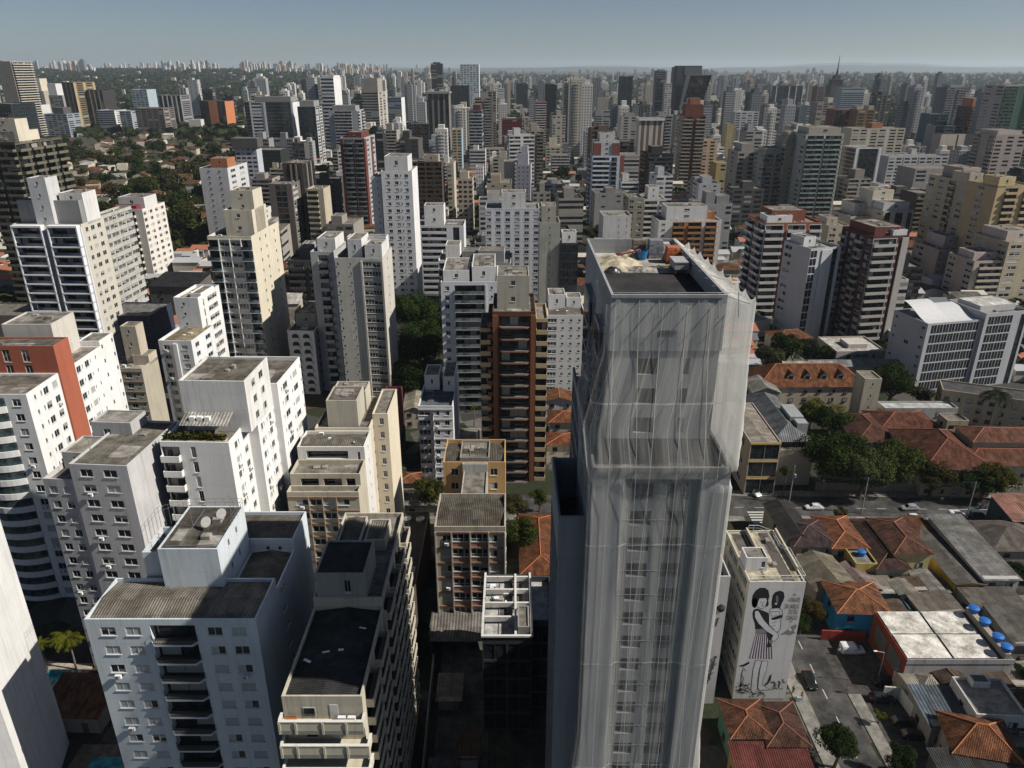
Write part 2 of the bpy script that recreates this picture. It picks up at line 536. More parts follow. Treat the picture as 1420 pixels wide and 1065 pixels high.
class Bld:
    def __init__(s, label, cat, x, y, rz=0.0, group=None, name='apartment_building', det=1, z=0.0):
        s.root = thing(name, label, cat, (x, y, z), rz, group)
        s.det, s.wins, s.balcs = det, [], []
        s.M = Matrix.Translation((x, y, z)) @ Matrix.Rotation(rz, 4, 'Z')
        s.dark = False

    def face(s, mb, O, u, n, w, z0, z1, nf, spec, bm, dep=1.2, ext=None):
        P = lambda a, z, d=0.0: (O[0] + u[0] * a + n[0] * d, O[1] + u[1] * a + n[1] * d, z)
        band = '|' in spec
        spec = spec.replace('|', '')
        if not spec or spec == 'p':
            mb.quad(P(0, z0), P(w, z0), P(w, z1), P(0, z1), 0)
            bays = []
        else:
            bays = parse(spec)
        tot = sum(b[1] for b in bays) or 1
        fh = (z1 - z0) / max(1, nf)
        a = 0.0
        for kk, wt in bays:
            bw = w * wt / tot
            a0, a1 = a, a + bw
            a = a1
            k = kk.lower()
            wm = 1 if kk.isupper() else 0
            if k == 'a':          # arched opening over a solid breast
                mb.quad(P(a0, z0), P(a1, z0), P(a1, z1), P(a0, z1), wm)
                for i in range(nf):
                    zb = z0 + (i + .2) * fh; uc = (a0 + a1) / 2; R = bw * .36
                    mb.poly([P(uc - R, zb + .5, .03), P(uc + R, zb + .5, .03)] + [P(uc + R * cos(pi * j / 8), zb + fh * .38 + R * sin(pi * j / 8) * .8, .03) for j in range(9)], 4)
                    mb.obox(O, u, n, uc - R - .1, uc + R + .1, .004, .35, zb - .3, zb + .5, wm)
                continue
            if k in 'pf' or (k not in RECT):
                mb.quad(P(a0, z0), P(a1, z0), P(a1, z1), P(a0, z1), wm)
                if k == 'f':
                    mb.obox(O, u, n, a0 + .003, a1 - .003, .003, .4, z0, z1 - .06, wm)
                continue
            r0, r1, q0, q1, rec = RECT[k]
            if s.det == 0: rec = min(rec, .35)
            for i in range(nf):
                b0, b1 = z0 + i * fh, z0 + (i + 1) * fh
                u0, u1, v0, v1 = a0 + bw * r0, a0 + bw * r1, b0 + fh * q0, b0 + fh * q1
                isw = k in 'wsxrvt'
                if s.det == 0 and isw:
                    mb.quad(P(a0, b0), P(a1, b0), P(a1, b1), P(a0, b1), wm)
                    mb.quad(P(u0, v0, .05), P(u1, v0, .05), P(u1, v1, .05), P(u0, v1, .05), 2 if RND.random() < .8 else 3)
                    continue
                if u0 > a0 + 1e-4: mb.quad(P(a0, b0), P(u0, b0), P(u0, b1), P(a0, b1), wm)
                if u1 < a1 - 1e-4: mb.quad(P(u1, b0), P(a1, b0), P(a1, b1), P(u1, b1), wm)
                if v0 > b0 + 1e-4: mb.quad(P(u0, b0), P(u1, b0), P(u1, v0), P(u0, v0), wm)
                if v1 < b1 - 1e-4: mb.quad(P(u0, v1), P(u1, v1), P(u1, b1), P(u0, b1), wm)
                mb.quad(P(u0, v0), P(u0, v0, -rec), P(u0, v1, -rec), P(u0, v1), wm)
                mb.quad(P(u1, v0, -rec), P(u1, v0), P(u1, v1), P(u1, v1, -rec), wm)
                if k != 'd':
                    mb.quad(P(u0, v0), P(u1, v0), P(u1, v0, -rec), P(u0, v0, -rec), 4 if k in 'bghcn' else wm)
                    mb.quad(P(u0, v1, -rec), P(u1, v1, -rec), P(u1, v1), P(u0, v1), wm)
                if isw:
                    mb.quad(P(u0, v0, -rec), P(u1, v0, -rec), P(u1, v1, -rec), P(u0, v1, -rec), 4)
                    parts = max(1, int(round((u1 - u0) / 2.6))) if k == 'r' else 1
                    for j in range(parts):
                        c0 = u0 + (u1 - u0) * j / parts
                        cw = (u1 - u0) / parts
                        s.wins.append((P(c0 + cw / 2, v0, -rec + .05), math.atan2(n[1], n[0]) + pi / 2, cw, v1 - v0, k))
                else:
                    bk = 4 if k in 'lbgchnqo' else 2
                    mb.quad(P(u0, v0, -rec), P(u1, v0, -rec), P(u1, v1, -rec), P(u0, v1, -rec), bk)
                    if k in 'lbgch':       # glazed doors at the back of the recess
                        pad = (u1 - u0) * .06
                        nn = max(2, int((u1 - u0) / 2))
                        for j in range(nn):
                            e0 = u0 + pad + (u1 - u0 - 2 * pad) * j / nn + .04
                            e1 = u0 + pad + (u1 - u0 - 2 * pad) * (j + 1) / nn - .04
                            mm = 2 if RND.random() < .75 else 3
                            mb.quad(P(e0, v0 + .08, -rec + .03), P(e1, v0 + .08, -rec + .03), P(e1, v1 - .3, -rec + .03), P(e0, v1 - .3, -rec + .03), mm)
                    if k in 'bghcn':
                        R = math.atan2(n[1], n[0]) + pi / 2
                        s.balcs.append((P((a0 + a1) / 2, v0 + .02, .004), R, k, bw * .97, dep, fh))
                    if k == 'd' and i == 0:
                        pass
                    if k == 'k' and s.det > 0 and bw > 2.2:
                        mb.obox(O, u, n, (u0 + u1) / 2 - .05, (u0 + u1) / 2 + .05, -rec + .01, -.01, v0 + .01, v1 - .01, wm)
        if band:
            for i in range(1, nf + 1):
                z = z0 + i * fh
                mb.obox(O, u, n, .006, w - .006, .004, .16, z - .3, z - .02, 1)

    def block(s, x0, y0, x1, y1, z0, z1, front='', right='', left='', back='', fh=3.0, nf=None, col=None, trim=None,
              roof='concrete', rcol=None, par=.9, name='wall', dep=1.2, dirt=.5, base=None, rails=None, acc=None):
        """one storeyed volume: outer walls with openings, parapet and roof"""
        w, d = x1 - x0, y1 - y0
        nf = nf or max(1, int(round((z1 - z0 - par) / fh)))
        zt = z1 - par
        mb = MB()
        for O, u, n, ww, spec in (((x0, y0), (1, 0), (0, -1), w, front), ((x1, y0), (0, 1), (1, 0), d, right),
                                  ((x0, y1), (0, -1), (-1, 0), d, left), ((x1, y1), (-1, 0), (0, 1), w, back)):
            s.face(mb, O, u, n, ww, z0, zt, nf, spec, None, dep)
            P = lambda a, z, e=0.0: (O[0] + u[0] * a - n[0] * e, O[1] + u[1] * a - n[1] * e, z)
            if par > 0:
                t = .22
                mb.quad(P(0, zt), P(ww, zt), P(ww, z1), P(0, z1), 0)
                mb.quad(P(0, z1), P(ww, z1), P(ww - t, z1, t), P(t, z1, t), 0)
                mb.quad(P(ww - t, zt - .02, t), P(t, zt - .02, t), P(t, z1, t), P(ww - t, z1, t), 0)
        wc = wall(col, dirt)
        tc = wall(trim, dirt) if trim else wc
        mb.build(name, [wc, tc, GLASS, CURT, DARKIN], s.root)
        s.mats = (tc, RAIL, rails or glass((.05, .075, .08), .05), FLOORM)
        t = .215
        rb = MB()
        X0, Y0, X1, Y1 = x0 + t, y0 + t, x1 - t, y1 - t
        if roof in ('corrugated', 'tile', 'metal') and par > 0 and min(w, d) > 3:
            r = min(.14 * min(w, d) / 2 * 2, 1.5) if roof != 'tile' else .3 * min(w, d) / 2 * 2
            r = min(r, par * .8 + .2)
            if w >= d:
                ym = (Y0 + Y1) / 2
                rb.quad((X0, Y0, zt), (X1, Y0, zt), (X1, ym, zt + r), (X0, ym, zt + r))
                rb.quad((X1, Y1, zt), (X0, Y1, zt), (X0, ym, zt + r), (X1, ym, zt + r))
                rb.poly([(X0, Y1, zt), (X0, Y0, zt), (X0, ym, zt + r)]); rb.poly([(X1, Y0, zt), (X1, Y1, zt), (X1, ym, zt + r)])
            else:
                xm = (X0 + X1) / 2
                rb.quad((X0, Y1, zt), (X0, Y0, zt), (xm, Y0, zt + r), (xm, Y1, zt + r))
                rb.quad((X1, Y0, zt), (X1, Y1, zt), (xm, Y1, zt + r), (xm, Y0, zt + r))
                rb.poly([(X0, Y0, zt), (X1, Y0, zt), (xm, Y0, zt + r)]); rb.poly([(X1, Y1, zt), (X0, Y1, zt), (xm, Y1, zt + r)])
        else:
            if par <= 0: X0, Y0, X1, Y1 = x0, y0, x1, y1
            rb.quad((X0, Y0, zt), (X1, Y0, zt), (X1, Y1, zt), (X0, Y1, zt))
        s.roofz = zt
        mats = [roofmat(roof, rcol)]
        if s.det == 1 and name not in ('crown_wall', 'wing_wall') and not (name == 'penthouse' and roof == 'bitumen') and roof in ('concrete', 'bitumen') and min(w, d) > 5 and par > 0:
            r_ = random.Random(int(w * 100 + d * 10 + z1))
            mats += [roofmat('concrete', (.12, .11, .095)), roofmat('concrete', (.31, .29, .26)), METAL]
            for k in range(4):
                pw, pd = r_.uniform(.15, .4) * w, r_.uniform(.15, .45) * d
                px, py = X0 + .1 + r_.random() * (X1 - X0 - pw - .2), Y0 + .1 + r_.random() * (Y1 - Y0 - pd - .2)
                zz = zt + .006 + .005 * k
                rb.quad((px, py, zz), (px + pw, py, zz), (px + pw, py + pd, zz), (px, py + pd, zz), 1 + k % 2)
            for k in range(2):
                px, py = X0 + (.2 + .5 * r_.random()) * (X1 - X0), Y0 + (.15 + .6 * r_.random()) * (Y1 - Y0)
                rb.box(px, py, zt + .001, px + r_.uniform(.6, 1.3), py + r_.uniform(.6, 1.3), zt + r_.uniform(.3, .7), 2)
            rb.tube((X0 + .5, Y0 + .4, zt + .12), (X1 - .5, Y0 + .4 + r_.random(), zt + .12), .06, n=5, m=3)
            rb.tube((X0 + w * .3, Y0 + .5, zt + .12), (X0 + w * .3, Y1 - .6, zt + .12), .05, n=5, m=3)
        rb.build('roof', mats, s.root, uv=True)
        s._balc_flush()
        return s

    def _balc_flush(s):
        if not s.balcs: return
        if s.det == 0:
            b = MB()
            for pos, R, k, w, dep, fh in s.balcs:
                balcony_geo(b, 'h' if k == 'h' else 'b', w, dep, fh, (0, 1, 2, 3), Matrix.Translation(pos) @ Matrix.Rotation(R, 4, 'Z'))
            b.build('balcony', list(s.mats), s.root)
        else:
            for pos, R, k, w, dep, fh in s.balcs:
                put('balcony', balcony_mesh(k, w, dep, fh, list(s.mats)), s.root, pos, R)
        s.balcs = []

    def finish(s, cap=100):
        if s.det > 0:
            c = Vector((0, 0, CAMH))
            s.wins.sort(key=lambda q: ((s.M @ Vector(q[0])) - c).length)
            rest = MB()
            for i, (pos, R, w, h, k) in enumerate(s.wins):
                r = RND.random()
                if k == 'x': var = 0 if r < .12 else 1 if r < .35 else 2 if r < .96 else 3
                elif k == 's': var = 0
                elif k == 'r': var = 4 if r < .6 else 3
                else: var = 0 if r < .5 else 1 if r < .62 else 3 if r < .85 else 2
                if i < cap and s.det == 1 and i % 9 == 4 and k in 'wx' and (s.M @ Vector(pos)).y < 220:
                    put('air_conditioner', ac_mesh(), s.root, (pos[0] - .35 * sin(R) * -1 * .9, pos[1] - .35 * cos(R) * .9, pos[2] - .62), R)
                if i < cap:
                    o = put('window', window_mesh(var, s.dark), s.root, pos, R)
                    o.scale = (w, 1, h)
                else:
                    M = Matrix.Translation(pos) @ Matrix.Rotation(R, 4, 'Z') @ Matrix.Diagonal((w, 1, h, 1))
                    t = MB()
                    t.quad((-.5, 0, 0), (.5, 0, 0), (.5, 0, 1), (-.5, 0, 1), 0 if var in (0, 1, 4) else 1)
                    t.box(-.02, -.03, .04, .02, .01, .96, 2)
                    t.box(-.5, -.04, 0, .5, .02, .05, 2)
                    rest.join(t, M)
            if rest.v:
                rest.build('window', [GLASS, SHUT, FRAME], s.root)['kind'] = 'stuff'
        return s

    # ---- pieces that stand on a roof and belong to the building
    def penthouse(s, x0, y0, x1, y1, z0, z1, col, roof='concrete', front='', right='', left='', rcol=None, par=.25, nf=1, name='penthouse', trim=None):
        return s.block(x0, y0, x1, y1, z0, z1, front, right, left, '', nf=nf, col=col, roof=roof, rcol=rcol, par=par, name=name, trim=trim)

    def antenna(s, x, y, z, h=5):
        b = MB()
        b.tube((x, y, z), (x, y, z + h), .05, .03, 5)
        for k in range(3):
            zz = z + h * (.55 + .17 * k)
            b.tube((x - .5 + .1 * k, y, zz), (x + .5 - .1 * k, y, zz), .02, n=4)
        b.build('antenna', METAL, s.root)

    def tank(s, x, y, z, r=.8, h=1.3, col=(.05, .2, .5)):
        b = MB()
        b.lathe((x, y, z), [(r * .82, 0), (r, h * .8), (r * 1.06, h * .82), (r * 1.06, h * .9), (r * .5, h * 1.05), (.05, h * 1.1)], 14)
        b.build('water_tank', plain(col, .5, 0, 'plastic'), s.root, smooth=False)

    def clutter(s, x0, y0, x1, y1, z, seed=0, n=4):
        r = random.Random(seed)
        for _ in range(n):
            x, y = r.uniform(x0, x1), r.uniform(y0, y1)
            t = r.random()
            b = MB()
            if t < .55:
                w, d, h = r.uniform(.5, 1.1), r.uniform(.4, .8), r.uniform(.5, .9)
                b.box(x, y, z + .1, x + w, y + d, z + .1 + h, 0)
                b.box(x + .06, y - .03, z + .2, x + w - .06, y - .004, z + h, 1)
                b.build('air_conditioner', [WHITE, METAL], s.root)
            elif t < .8:
                b.lathe((x, y, z), [(.18, 0), (.18, .5), (.32, .52), (.32, .62), (.1, .8)], 10)
                b.build('vent', METAL, s.root)
            else:
                b.box(x, y, z, x + .1, y + r.uniform(2, 4), z + .14)
                b.build('pipe', plain((.3, .3, .3), .7, 0, 'pipe'), s.root)

# colours (real surface values)
PALV = dict(W=(.81, .80, .78), w=(.70, .69, .67), C=(.66, .60, .48), B=(.53, .46, .36), b=(.42, .36, .28), G=(.42, .42, .42), g=(.3, .3, .3),
            D=(.10, .098, .095), K=(.035, .037, .04), R=(.25, .09, .06), r=(.16, .055, .045), O=(.43, .18, .085), P=(.55, .46, .42), L=(.5, .5, .55),
            U=(.45, .47, .50), Y=(.6, .48, .26), N=(.16, .11, .08), V=(.43, .40, .33), T=(.36, .33, .29), S=(.6, .6, .6), E=(.26, .28, .30), M=(.3, .03, .05))
SPECD = []     # every specified building: short name, pixel box, footprint disc

def px_box(x, y, w, d, rz, h, z=0):
    xs, ys, yb = [], [], []
    for a, b in ((0, 0), (w, 0), (w, d), (0, d)):
        X, Y = x + a * cos(rz) - b * sin(rz), y + a * sin(rz) + b * cos(rz)
        for zz in (z, h):
            p = proj(X, Y, zz)
            xs.append(p[0]); ys.append(p[1])
    return min(xs), max(xs), min(ys), max(ys)

def note(short, x, y, w, d, rz, h):
    cx, cy = x + w / 2 * cos(rz) - d / 2 * sin(rz), y + w / 2 * sin(rz) + d / 2 * cos(rz)
    SPECD.append((short, px_box(x, y, w, d, rz, h), (cx, cy, .5 * max(w, d)), h, (x, y, w, d, rz)))

def solve(C, v, k):
    """length along v from C until the picture column k is reached"""
    d0 = C.y * cos(PITCH) + (CAMH - C.z) * sin(PITCH)
    kk = (k - 710) / FPX
    den = v.x - kk * v.y * cos(PITCH)
    return (kk * d0 - C.x) / den if abs(den) > 1e-6 else 99

def footprint(side, rot, xl, xc, xr, yt, Y, b=None):
    """side R: front between xl,xc, right face up to xr; side L: left face xl..xc, front xc..xr"""
    r = radians(rot)
    C = at(xc, yt, Y=Y)
    d, e = Vector((cos(r), sin(r), 0)), Vector((-sin(r), cos(r), 0))
    if side == 'R':
        a = abs(solve(C, -d, xl))
        dep = b or solve(C, e, xr)
    else:
        a = abs(solve(C, d, xr))
        dep = b or solve(C, e, xl)
    if not b:
        if dep < 0: dep = 14
        dep = min(max(dep, 9), max(14, a * 1.6))
    O = C - d * a if side == 'R' else C
    return O.x, O.y, a, dep, r, C.z
# ------------------------------------------------------------------ the tower wrapped in netting
CON = (.30, .31, .31)
nt_ = Bld('grey concrete tower under construction wrapped in pale netting, rubble on its open roof', 'tower', 7.4, 60, name='construction_tower', det=1)
nt_.dark = True
pan = 'p.5q2.5p.8q2.5p.7'
# lower shaft: left pier, recessed panel with two window columns, right pier
nt_.block(0, .55, 12.6, 25, 0, 65.3, 'p3.0' + pan + 'p2.6', 'p3w2p3w2p3', 'k1k1k1k1k1k1k1', fh=2.9, nf=22, col=CON, par=0, roof='concrete', name='wall')
for x0, x1 in ((0, 3.0), (10.0, 12.6)):
    b = MB(); b.box(x0 + .003, 0, 0, x1 - .003, .545, 65.3); b.build('pier', wall((.36, .37, .375)), nt_.root)
b = MB()
for k in range(22):
    b.box(3.01, .5, 2.9 * (k + 1) - .34, 9.99, .545, 2.9 * (k + 1) - .3)
b.build('ledge', wall((.3, .3, .3)), nt_.root)
b = MB()   # terrace parapet on top of the shaft
b.box(0, 0, 65.3, 12.6, .25, 66.5); b.box(0, .25, 65.3, .25, 25, 66.5); b.box(12.35, .25, 65.3, 12.6, 25, 66.5)
b.build('parapet', wall((.24, .24, .235)), nt_.root)
nt_.block(1.6, 3.2, 10.4, 24.5, 65.31, 68.4, 'p1o2.5p.4o2.5p.4o2p.6', '', '', nf=1, col=(.12, .12, .12), par=0, name='recessed_storey')
nt_.block(1.25, 2.15, 10.9, 25, 68.4, 77.1, 'p2.3q2.3p1.9q.8p2.4', 'p4q2p4q2p4', 'p', nf=3, col=CON, par=0, name='upper_wall')
nt_.block(1.1, 2.0, 11.05, 25, 77.1, 82.2, '', '', '', nf=1, col=(.34, .35, .355), par=1.6, roof='bitumen', name='crown_wall')
b = MB(); b.box(5.5, 1.95, 78.6, 6.9, 1.99, 79.0); b.build('slot', DARKIN, nt_.root)
b = MB()
zr = nt_.roofz
b.quad((1.35, 16.2, zr + .012), (10.8, 15.4, zr + .012), (10.8, 24.75, zr + .012), (1.35, 24.75, zr + .012))
b.build('screed', groundmat((.34, .32, .28), .35, 'pale_screed', .45), nt_.root)
for y0, y1 in ((4.2, 8.2), (13.6, 19)):    # glazed bays down the left flank
    b = MB()
    b.box(.45, y0, 66.6, 1.09, y1, 78.6, 0)
    n = 4
    for k in range(n):
        z0 = 66.9 + 2.9 * k
        b.box(.41, y0 + .25, z0, .449, y1 - .25, z0 + 2.45, 1)
        b.box(.6, y0 - .04, z0, .95, y0 - .003, z0 + 2.45, 1)
    b.build('bay_window', [plain((.19, .21, .22), .6, 0, 'bay_frame'), GLASSB], nt_.root)
nt_.block(3.6, 25.003, 12.6, 44, 0, 27, '', 'w1p1w1p1w1', 'w1p1w1p1w1', fh=2.9, nf=9, col=CON, par=.8, roof='concrete', name='rear_wall')
# left wing with its open shaft
nt_.block(-2.9, 2, -.003, 14, 0, 60, 'p', '', 'k1k1k1k1', fh=2.9, nf=19, col=(.25, .27, .29), par=5, roof='bitumen', name='wing_wall')
nt_.finish()

def folds(s, z):
    return .05 * sin(s * 41) + .045 * sin(s * 97 + 1.3) + .03 * sin(s * 171) + .05 * mnoise.noise(Vector((s * 26, z * .05, 2)))

def plan(z):
    """outline of the netting seen from above at a height"""
    top = [(7.9, 70.5), (8.2, 61.5), (8.6, 61.45), (11, 61.4), (16.5, 61.4), (20.8, 61.6), (20.6, 72.5), (19.8, 85.3)]
    mid = [(6.7, 71.0), (6.6, 60.9), (7.7, 60.1), (11, 60.2), (16.5, 60.2), (20.7, 60.3), (20.6, 73), (20.2, 85.5)]
    hem = [(6.9, 70.0), (7.0, 59.7), (7.6, 59.5), (11, 59.4), (16.5, 59.4), (20.4, 59.5), (20.6, 73), (20.4, 85.5)]
    low = [(7.0, 70.0), (7.15, 59.9), (10.2, 59.8), (10.7, 60.15), (16.9, 60.15), (17.5, 59.8), (20.25, 59.85), (20.3, 85.5)]
    bot = [(4.9, 69.5), (4.9, 59.2), (9.6, 59.5), (10.7, 60.0), (16.9, 60.0), (17.8, 59.5), (22.6, 59.2), (23.5, 85)]
    ks = [(82.0, top), (77, top), (70, mid), (66.2, hem), (65.0, low), (34, low), (4, bot)]
    for (za, a), (zb, c) in zip(ks, ks[1:]):
        if z >= zb:
            t = min(1, max(0, (za - z) / (za - zb)))
            return [(p[0] + (q[0] - p[0]) * t, p[1] + (q[1] - p[1]) * t) for p, q in zip(a, c)]
    return bot

# woven netting: panels of slightly different density, stitched seams, vertical creases, fine weave
NETM, _nt, _bs = _new('construction_net')
def _math(op, a, b_=None):
    n = _n(_nt, 'ShaderNodeMath', operation=op)
    for k, v in enumerate((a, b_)):
        if v is None: continue
        if isinstance(v, (int, float)): n.inputs[k].default_value = v
        else: _nt.links.new(v, n.inputs[k])
    return n.outputs[0]
_uv = _n(_nt, 'ShaderNodeTexCoord'); _sp = _n(_nt, 'ShaderNodeSeparateXYZ'); _nt.links.new(_uv.outputs['UV'], _sp.inputs[0])
_U, _V = _sp.outputs['X'], _sp.outputs['Y']
_pu = _math('DIVIDE', _U, 1.7); _pid = _math('FLOOR', _pu)
_row = _math('FLOOR', _math('DIVIDE', _V, 14.5))
_wn = _n(_nt, 'ShaderNodeTexWhiteNoise', noise_dimensions='2D')
_cb = _n(_nt, 'ShaderNodeCombineXYZ'); _nt.links.new(_pid, _cb.inputs[0]); _nt.links.new(_row, _cb.inputs[1]); _nt.links.new(_cb.outputs[0], _wn.inputs['Vector'])
_fr = _math('FRACT', _pu)
_seam = _math('LESS_THAN', _fr, .035)
_hs = _math('LESS_THAN', _math('FRACT', _math('DIVIDE', _V, 14.5)), .012)
_cr = _noise(_nt, _mapped(_nt, (1.6, .035, 1), 'UV'), 1.0, 5, .65)
_fi = _noise(_nt, _mapped(_nt, (9, .3, 1), 'UV'), 1.0, 3, .6)
_bl = _noise(_nt, _mapped(_nt, (.35, .12, 1), 'UV'), 1.0, 3, .5)
_a = _math('ADD', .15, _math('MULTIPLY', _wn.outputs['Value'], .14))
_rp = _n(_nt, 'ShaderNodeMapRange'); _rp.inputs[1].default_value = .5; _rp.inputs[2].default_value = .72; _rp.inputs[4].default_value = .34; _nt.links.new(_cr, _rp.inputs[0])
_a = _math('ADD', _a, _rp.outputs[0])
_a = _math('ADD', _a, _math('MULTIPLY', _math('SUBTRACT', _fi, .5), .35))
_a = _math('ADD', _a, _math('MULTIPLY', _math('SUBTRACT', _bl, .5), .3))
_a = _math('ADD', _a, _math('MULTIPLY', _math('ADD', _seam, _hs), .3))
_sn = _n(_nt, 'ShaderNodeMapRange'); _sn.inputs[1].default_value = 22.4; _sn.inputs[2].default_value = 23.4; _sn.inputs[4].default_value = .54; _nt.links.new(_U, _sn.inputs[0])
_a = _math('ADD', _a, _sn.outputs[0])          # sunlight put into the opacity: right side made denser to look pale and sunlit
_fa = _math('MINIMUM', _math('MAXIMUM', _a, .08), .9)
_tr = _n(_nt, 'ShaderNodeBsdfTransparent')
_tl = _n(_nt, 'ShaderNodeBsdfTranslucent'); _tl.inputs[0].default_value = (.74, .73, .69, 1)
_df = _n(_nt, 'ShaderNodeBsdfDiffuse'); _df.inputs[0].default_value = (.76, .75, .71, 1)
_m1 = _n(_nt, 'ShaderNodeMixShader'); _m1.inputs[0].default_value = .35
_nt.links.new(_df.outputs[0], _m1.inputs[1]); _nt.links.new(_tl.outputs[0], _m1.inputs[2])
_m2 = _n(_nt, 'ShaderNodeMixShader')
_nt.links.new(_fa, _m2.inputs[0]); _nt.links.new(_tr.outputs[0], _m2.inputs[1]); _nt.links.new(_m1.outputs[0], _m2.inputs[2])
_nt.links.new(_m2.outputs[0], _nt.nodes['Material Output'].inputs['Surface'])

net = thing('safety_net', 'pale translucent netting hung in folds round the construction tower', 'net', (14, 60, 0))
O_ = Vector((14, 60, 0))
rows = [82.0 - k * .65 for k in range(120)]
NS = 260
def net_pt(s, z):
    pl = plan(z)
    L = [0]
    for p, q in zip(pl, pl[1:]):
        L.append(L[-1] + sqrt((p[0] - q[0]) ** 2 + (p[1] - q[1]) ** 2))
    t = s * L[-1]
    for i in range(len(pl) - 1):
        if t <= L[i + 1] + 1e-6:
            k = (t - L[i]) / (L[i + 1] - L[i])
            p, q = pl[i], pl[i + 1]
            ux, uy = (q[0] - p[0]) / (L[i + 1] - L[i]), (q[1] - p[1]) / (L[i + 1] - L[i])
            f = folds(s, z)
            return Vector((p[0] + ux * k * (L[i + 1] - L[i]) + uy * f, p[1] + uy * k * (L[i + 1] - L[i]) - ux * f, z)) - O_
    return Vector((pl[-1][0], pl[-1][1], z)) - O_
b = MB()
for r, z in enumerate(rows):
    for k in range(NS + 1):
        s_ = k / NS
        zz = z
        if r == 0: zz = 82.15 - .7 * abs(sin(s_ * 58)) ** .6
        p = net_pt(s_, z)
        p.z = zz
        b.v.append(tuple(p))
for r in range(len(rows) - 1):
    for k in range(NS):
        i = r * (NS + 1) + k
        b.f.append((i, i + NS + 1, i + NS + 2, i + 1)); b.m.append(0)
o = b.build('net_sheet', NETM, net, smooth=True)
ul = o.data.uv_layers.new(name='UVMap')
for lp in o.data.loops:
    vi = lp.vertex_index; ul.data[lp.index].uv = ((vi % (NS + 1)) / NS * 48.0, b.v[vi][2])
b = MB()    # upper edge, tied over the brackets along the right parapet
ny = 30
for j in range(ny + 1):
    y = 62 + 23 * j / ny
    for i in range(5):
        t = i / 4
        x = 18.42 + (20.6 - .8 * j / ny - 18.42) * t
        z = 82.25 - .9 * t - .3 * sin(pi * t) * abs(sin(j * pi / 3)) + .12 * mnoise.noise(Vector((x, y, 0)))
        b.v.append((x - 14, y - 60, z))
for j in range(ny):
    for i in range(4):
        a = j * 5 + i
        b.f.append((a, a + 1, a + 6, a + 5)); b.m.append(0)
b.build('net_edge', NETM, net, uv=True, smooth=True)
for k in range(6):
    b = MB()
    for z0, z1 in zip(rows[1:-1:6], rows[7::6]):
        d = .06
        xx = -5.2 + 2.05 * k; yy = lambda z_: min(q_[1] for q_ in plan(z_)) - 60
        p, q = Vector((xx + .03 * (81 - z0) * sin(k * 2.1), yy(z0), z0)), Vector((xx + .03 * (81 - z1) * sin(k * 2.1), yy(z1), z1))
        p.y -= d; q.y -= d
        b.tube(p, q, .022, n=4, cap=False)
    b.build('rope', plain((.7, .69, .65), .8, 0, 'rope'), net)
for k in range(9):
    y = 62.3 + k * 2.7
    b = MB()
    b.tube((17.8 - 14, y - 60, 82.2), (20.7 - .09 * k - 14, y - 60 + .3, 81.2), .028, n=6)
    b.build('bracket', plain((.16, .16, .16), .7, 0, 'steel'), net)
for k in range(7):
    x = 9.2 + k * 1.7
    b = MB()
    b.tube((x - 14, 1.4, 80.4), (x - 14, 2.25, 82.35), .04, n=6)
    b.build('bracket', METAL, net)
b = MB()
b.tube((8.6 - 14, 1.85, 82.42), (18.6 - 14, 1.85, 82.42), .05, n=6)
b.build('rail', METAL, net)

zr += .02
def heap(name, label, cat, x, y, rx, ry, h, mat, seed, kind=None):
    b = MB(); n = 22
    for j in range(n + 1):
        for i in range(n + 1):
            u, v = (i / n - .5) * 2, (j / n - .5) * 2
            r = sqrt(u * u + v * v)
            z = max(0, 1 - r ** 1.5) * h + (.25 * mnoise.noise(Vector((u * 2.4 + seed, v * 2.4, 0))) + .12 * mnoise.noise(Vector((u * 7, v * 7, seed)))) * h * (1 if r < 1 else 0)
            b.v.append((u * rx, v * ry, max(z, 0) if r < 1 else -.01))
    for j in range(n):
        for i in range(n):
            a = j * (n + 1) + i
            b.f.append((a, a + 1, a + n + 2, a + n + 1)); b.m.append(0)
    o = b.build(name, mat, None, (x, y, zr), smooth=True)
    return tag(o, label, cat, None, kind)
SAND = groundmat((.40, .35, .25), 1.4, 'sand', .45)
heap('sand_pile', 'large heap of pale yellow sand in the left back corner of the tower roof', 'sand', 11.3, 79.6, 2.7, 3.2, .8, SAND, 1)
heap('sand_pile', 'smaller heap of sand against the back parapet of the tower roof', 'sand', 13.1, 82.6, 1.5, 1.6, .75, SAND, 5)
heap('rubble', 'flat scatter of grey rubble beside the sand on the tower roof', 'rubble', 13.6, 77.0, 1.9, 1.2, .35, groundmat((.24, .22, .2), 2, 'rubble', .6), 9)
heap('rubbish_bag', 'dark plastic bags slumped by the left parapet of the tower roof', 'bag', 10.4, 75.9, 1.0, .7, .6, plain((.03, .03, .035), .35, 0, 'black_plastic'), 12)
o = MB(); o.lathe((0, 0, 0), [(.5, 0), (.66, 1.0), (.7, 1.02), (.62, 1.02), (.5, .12), (.02, .12)], 20)
tag(o.build('water_tub', plain((.03, .16, .36), .45, 0, 'blue_plastic'), None, (14.3, 81.6, zr), smooth=False), 'blue plastic tub standing behind the sand on the tower roof', 'tub')

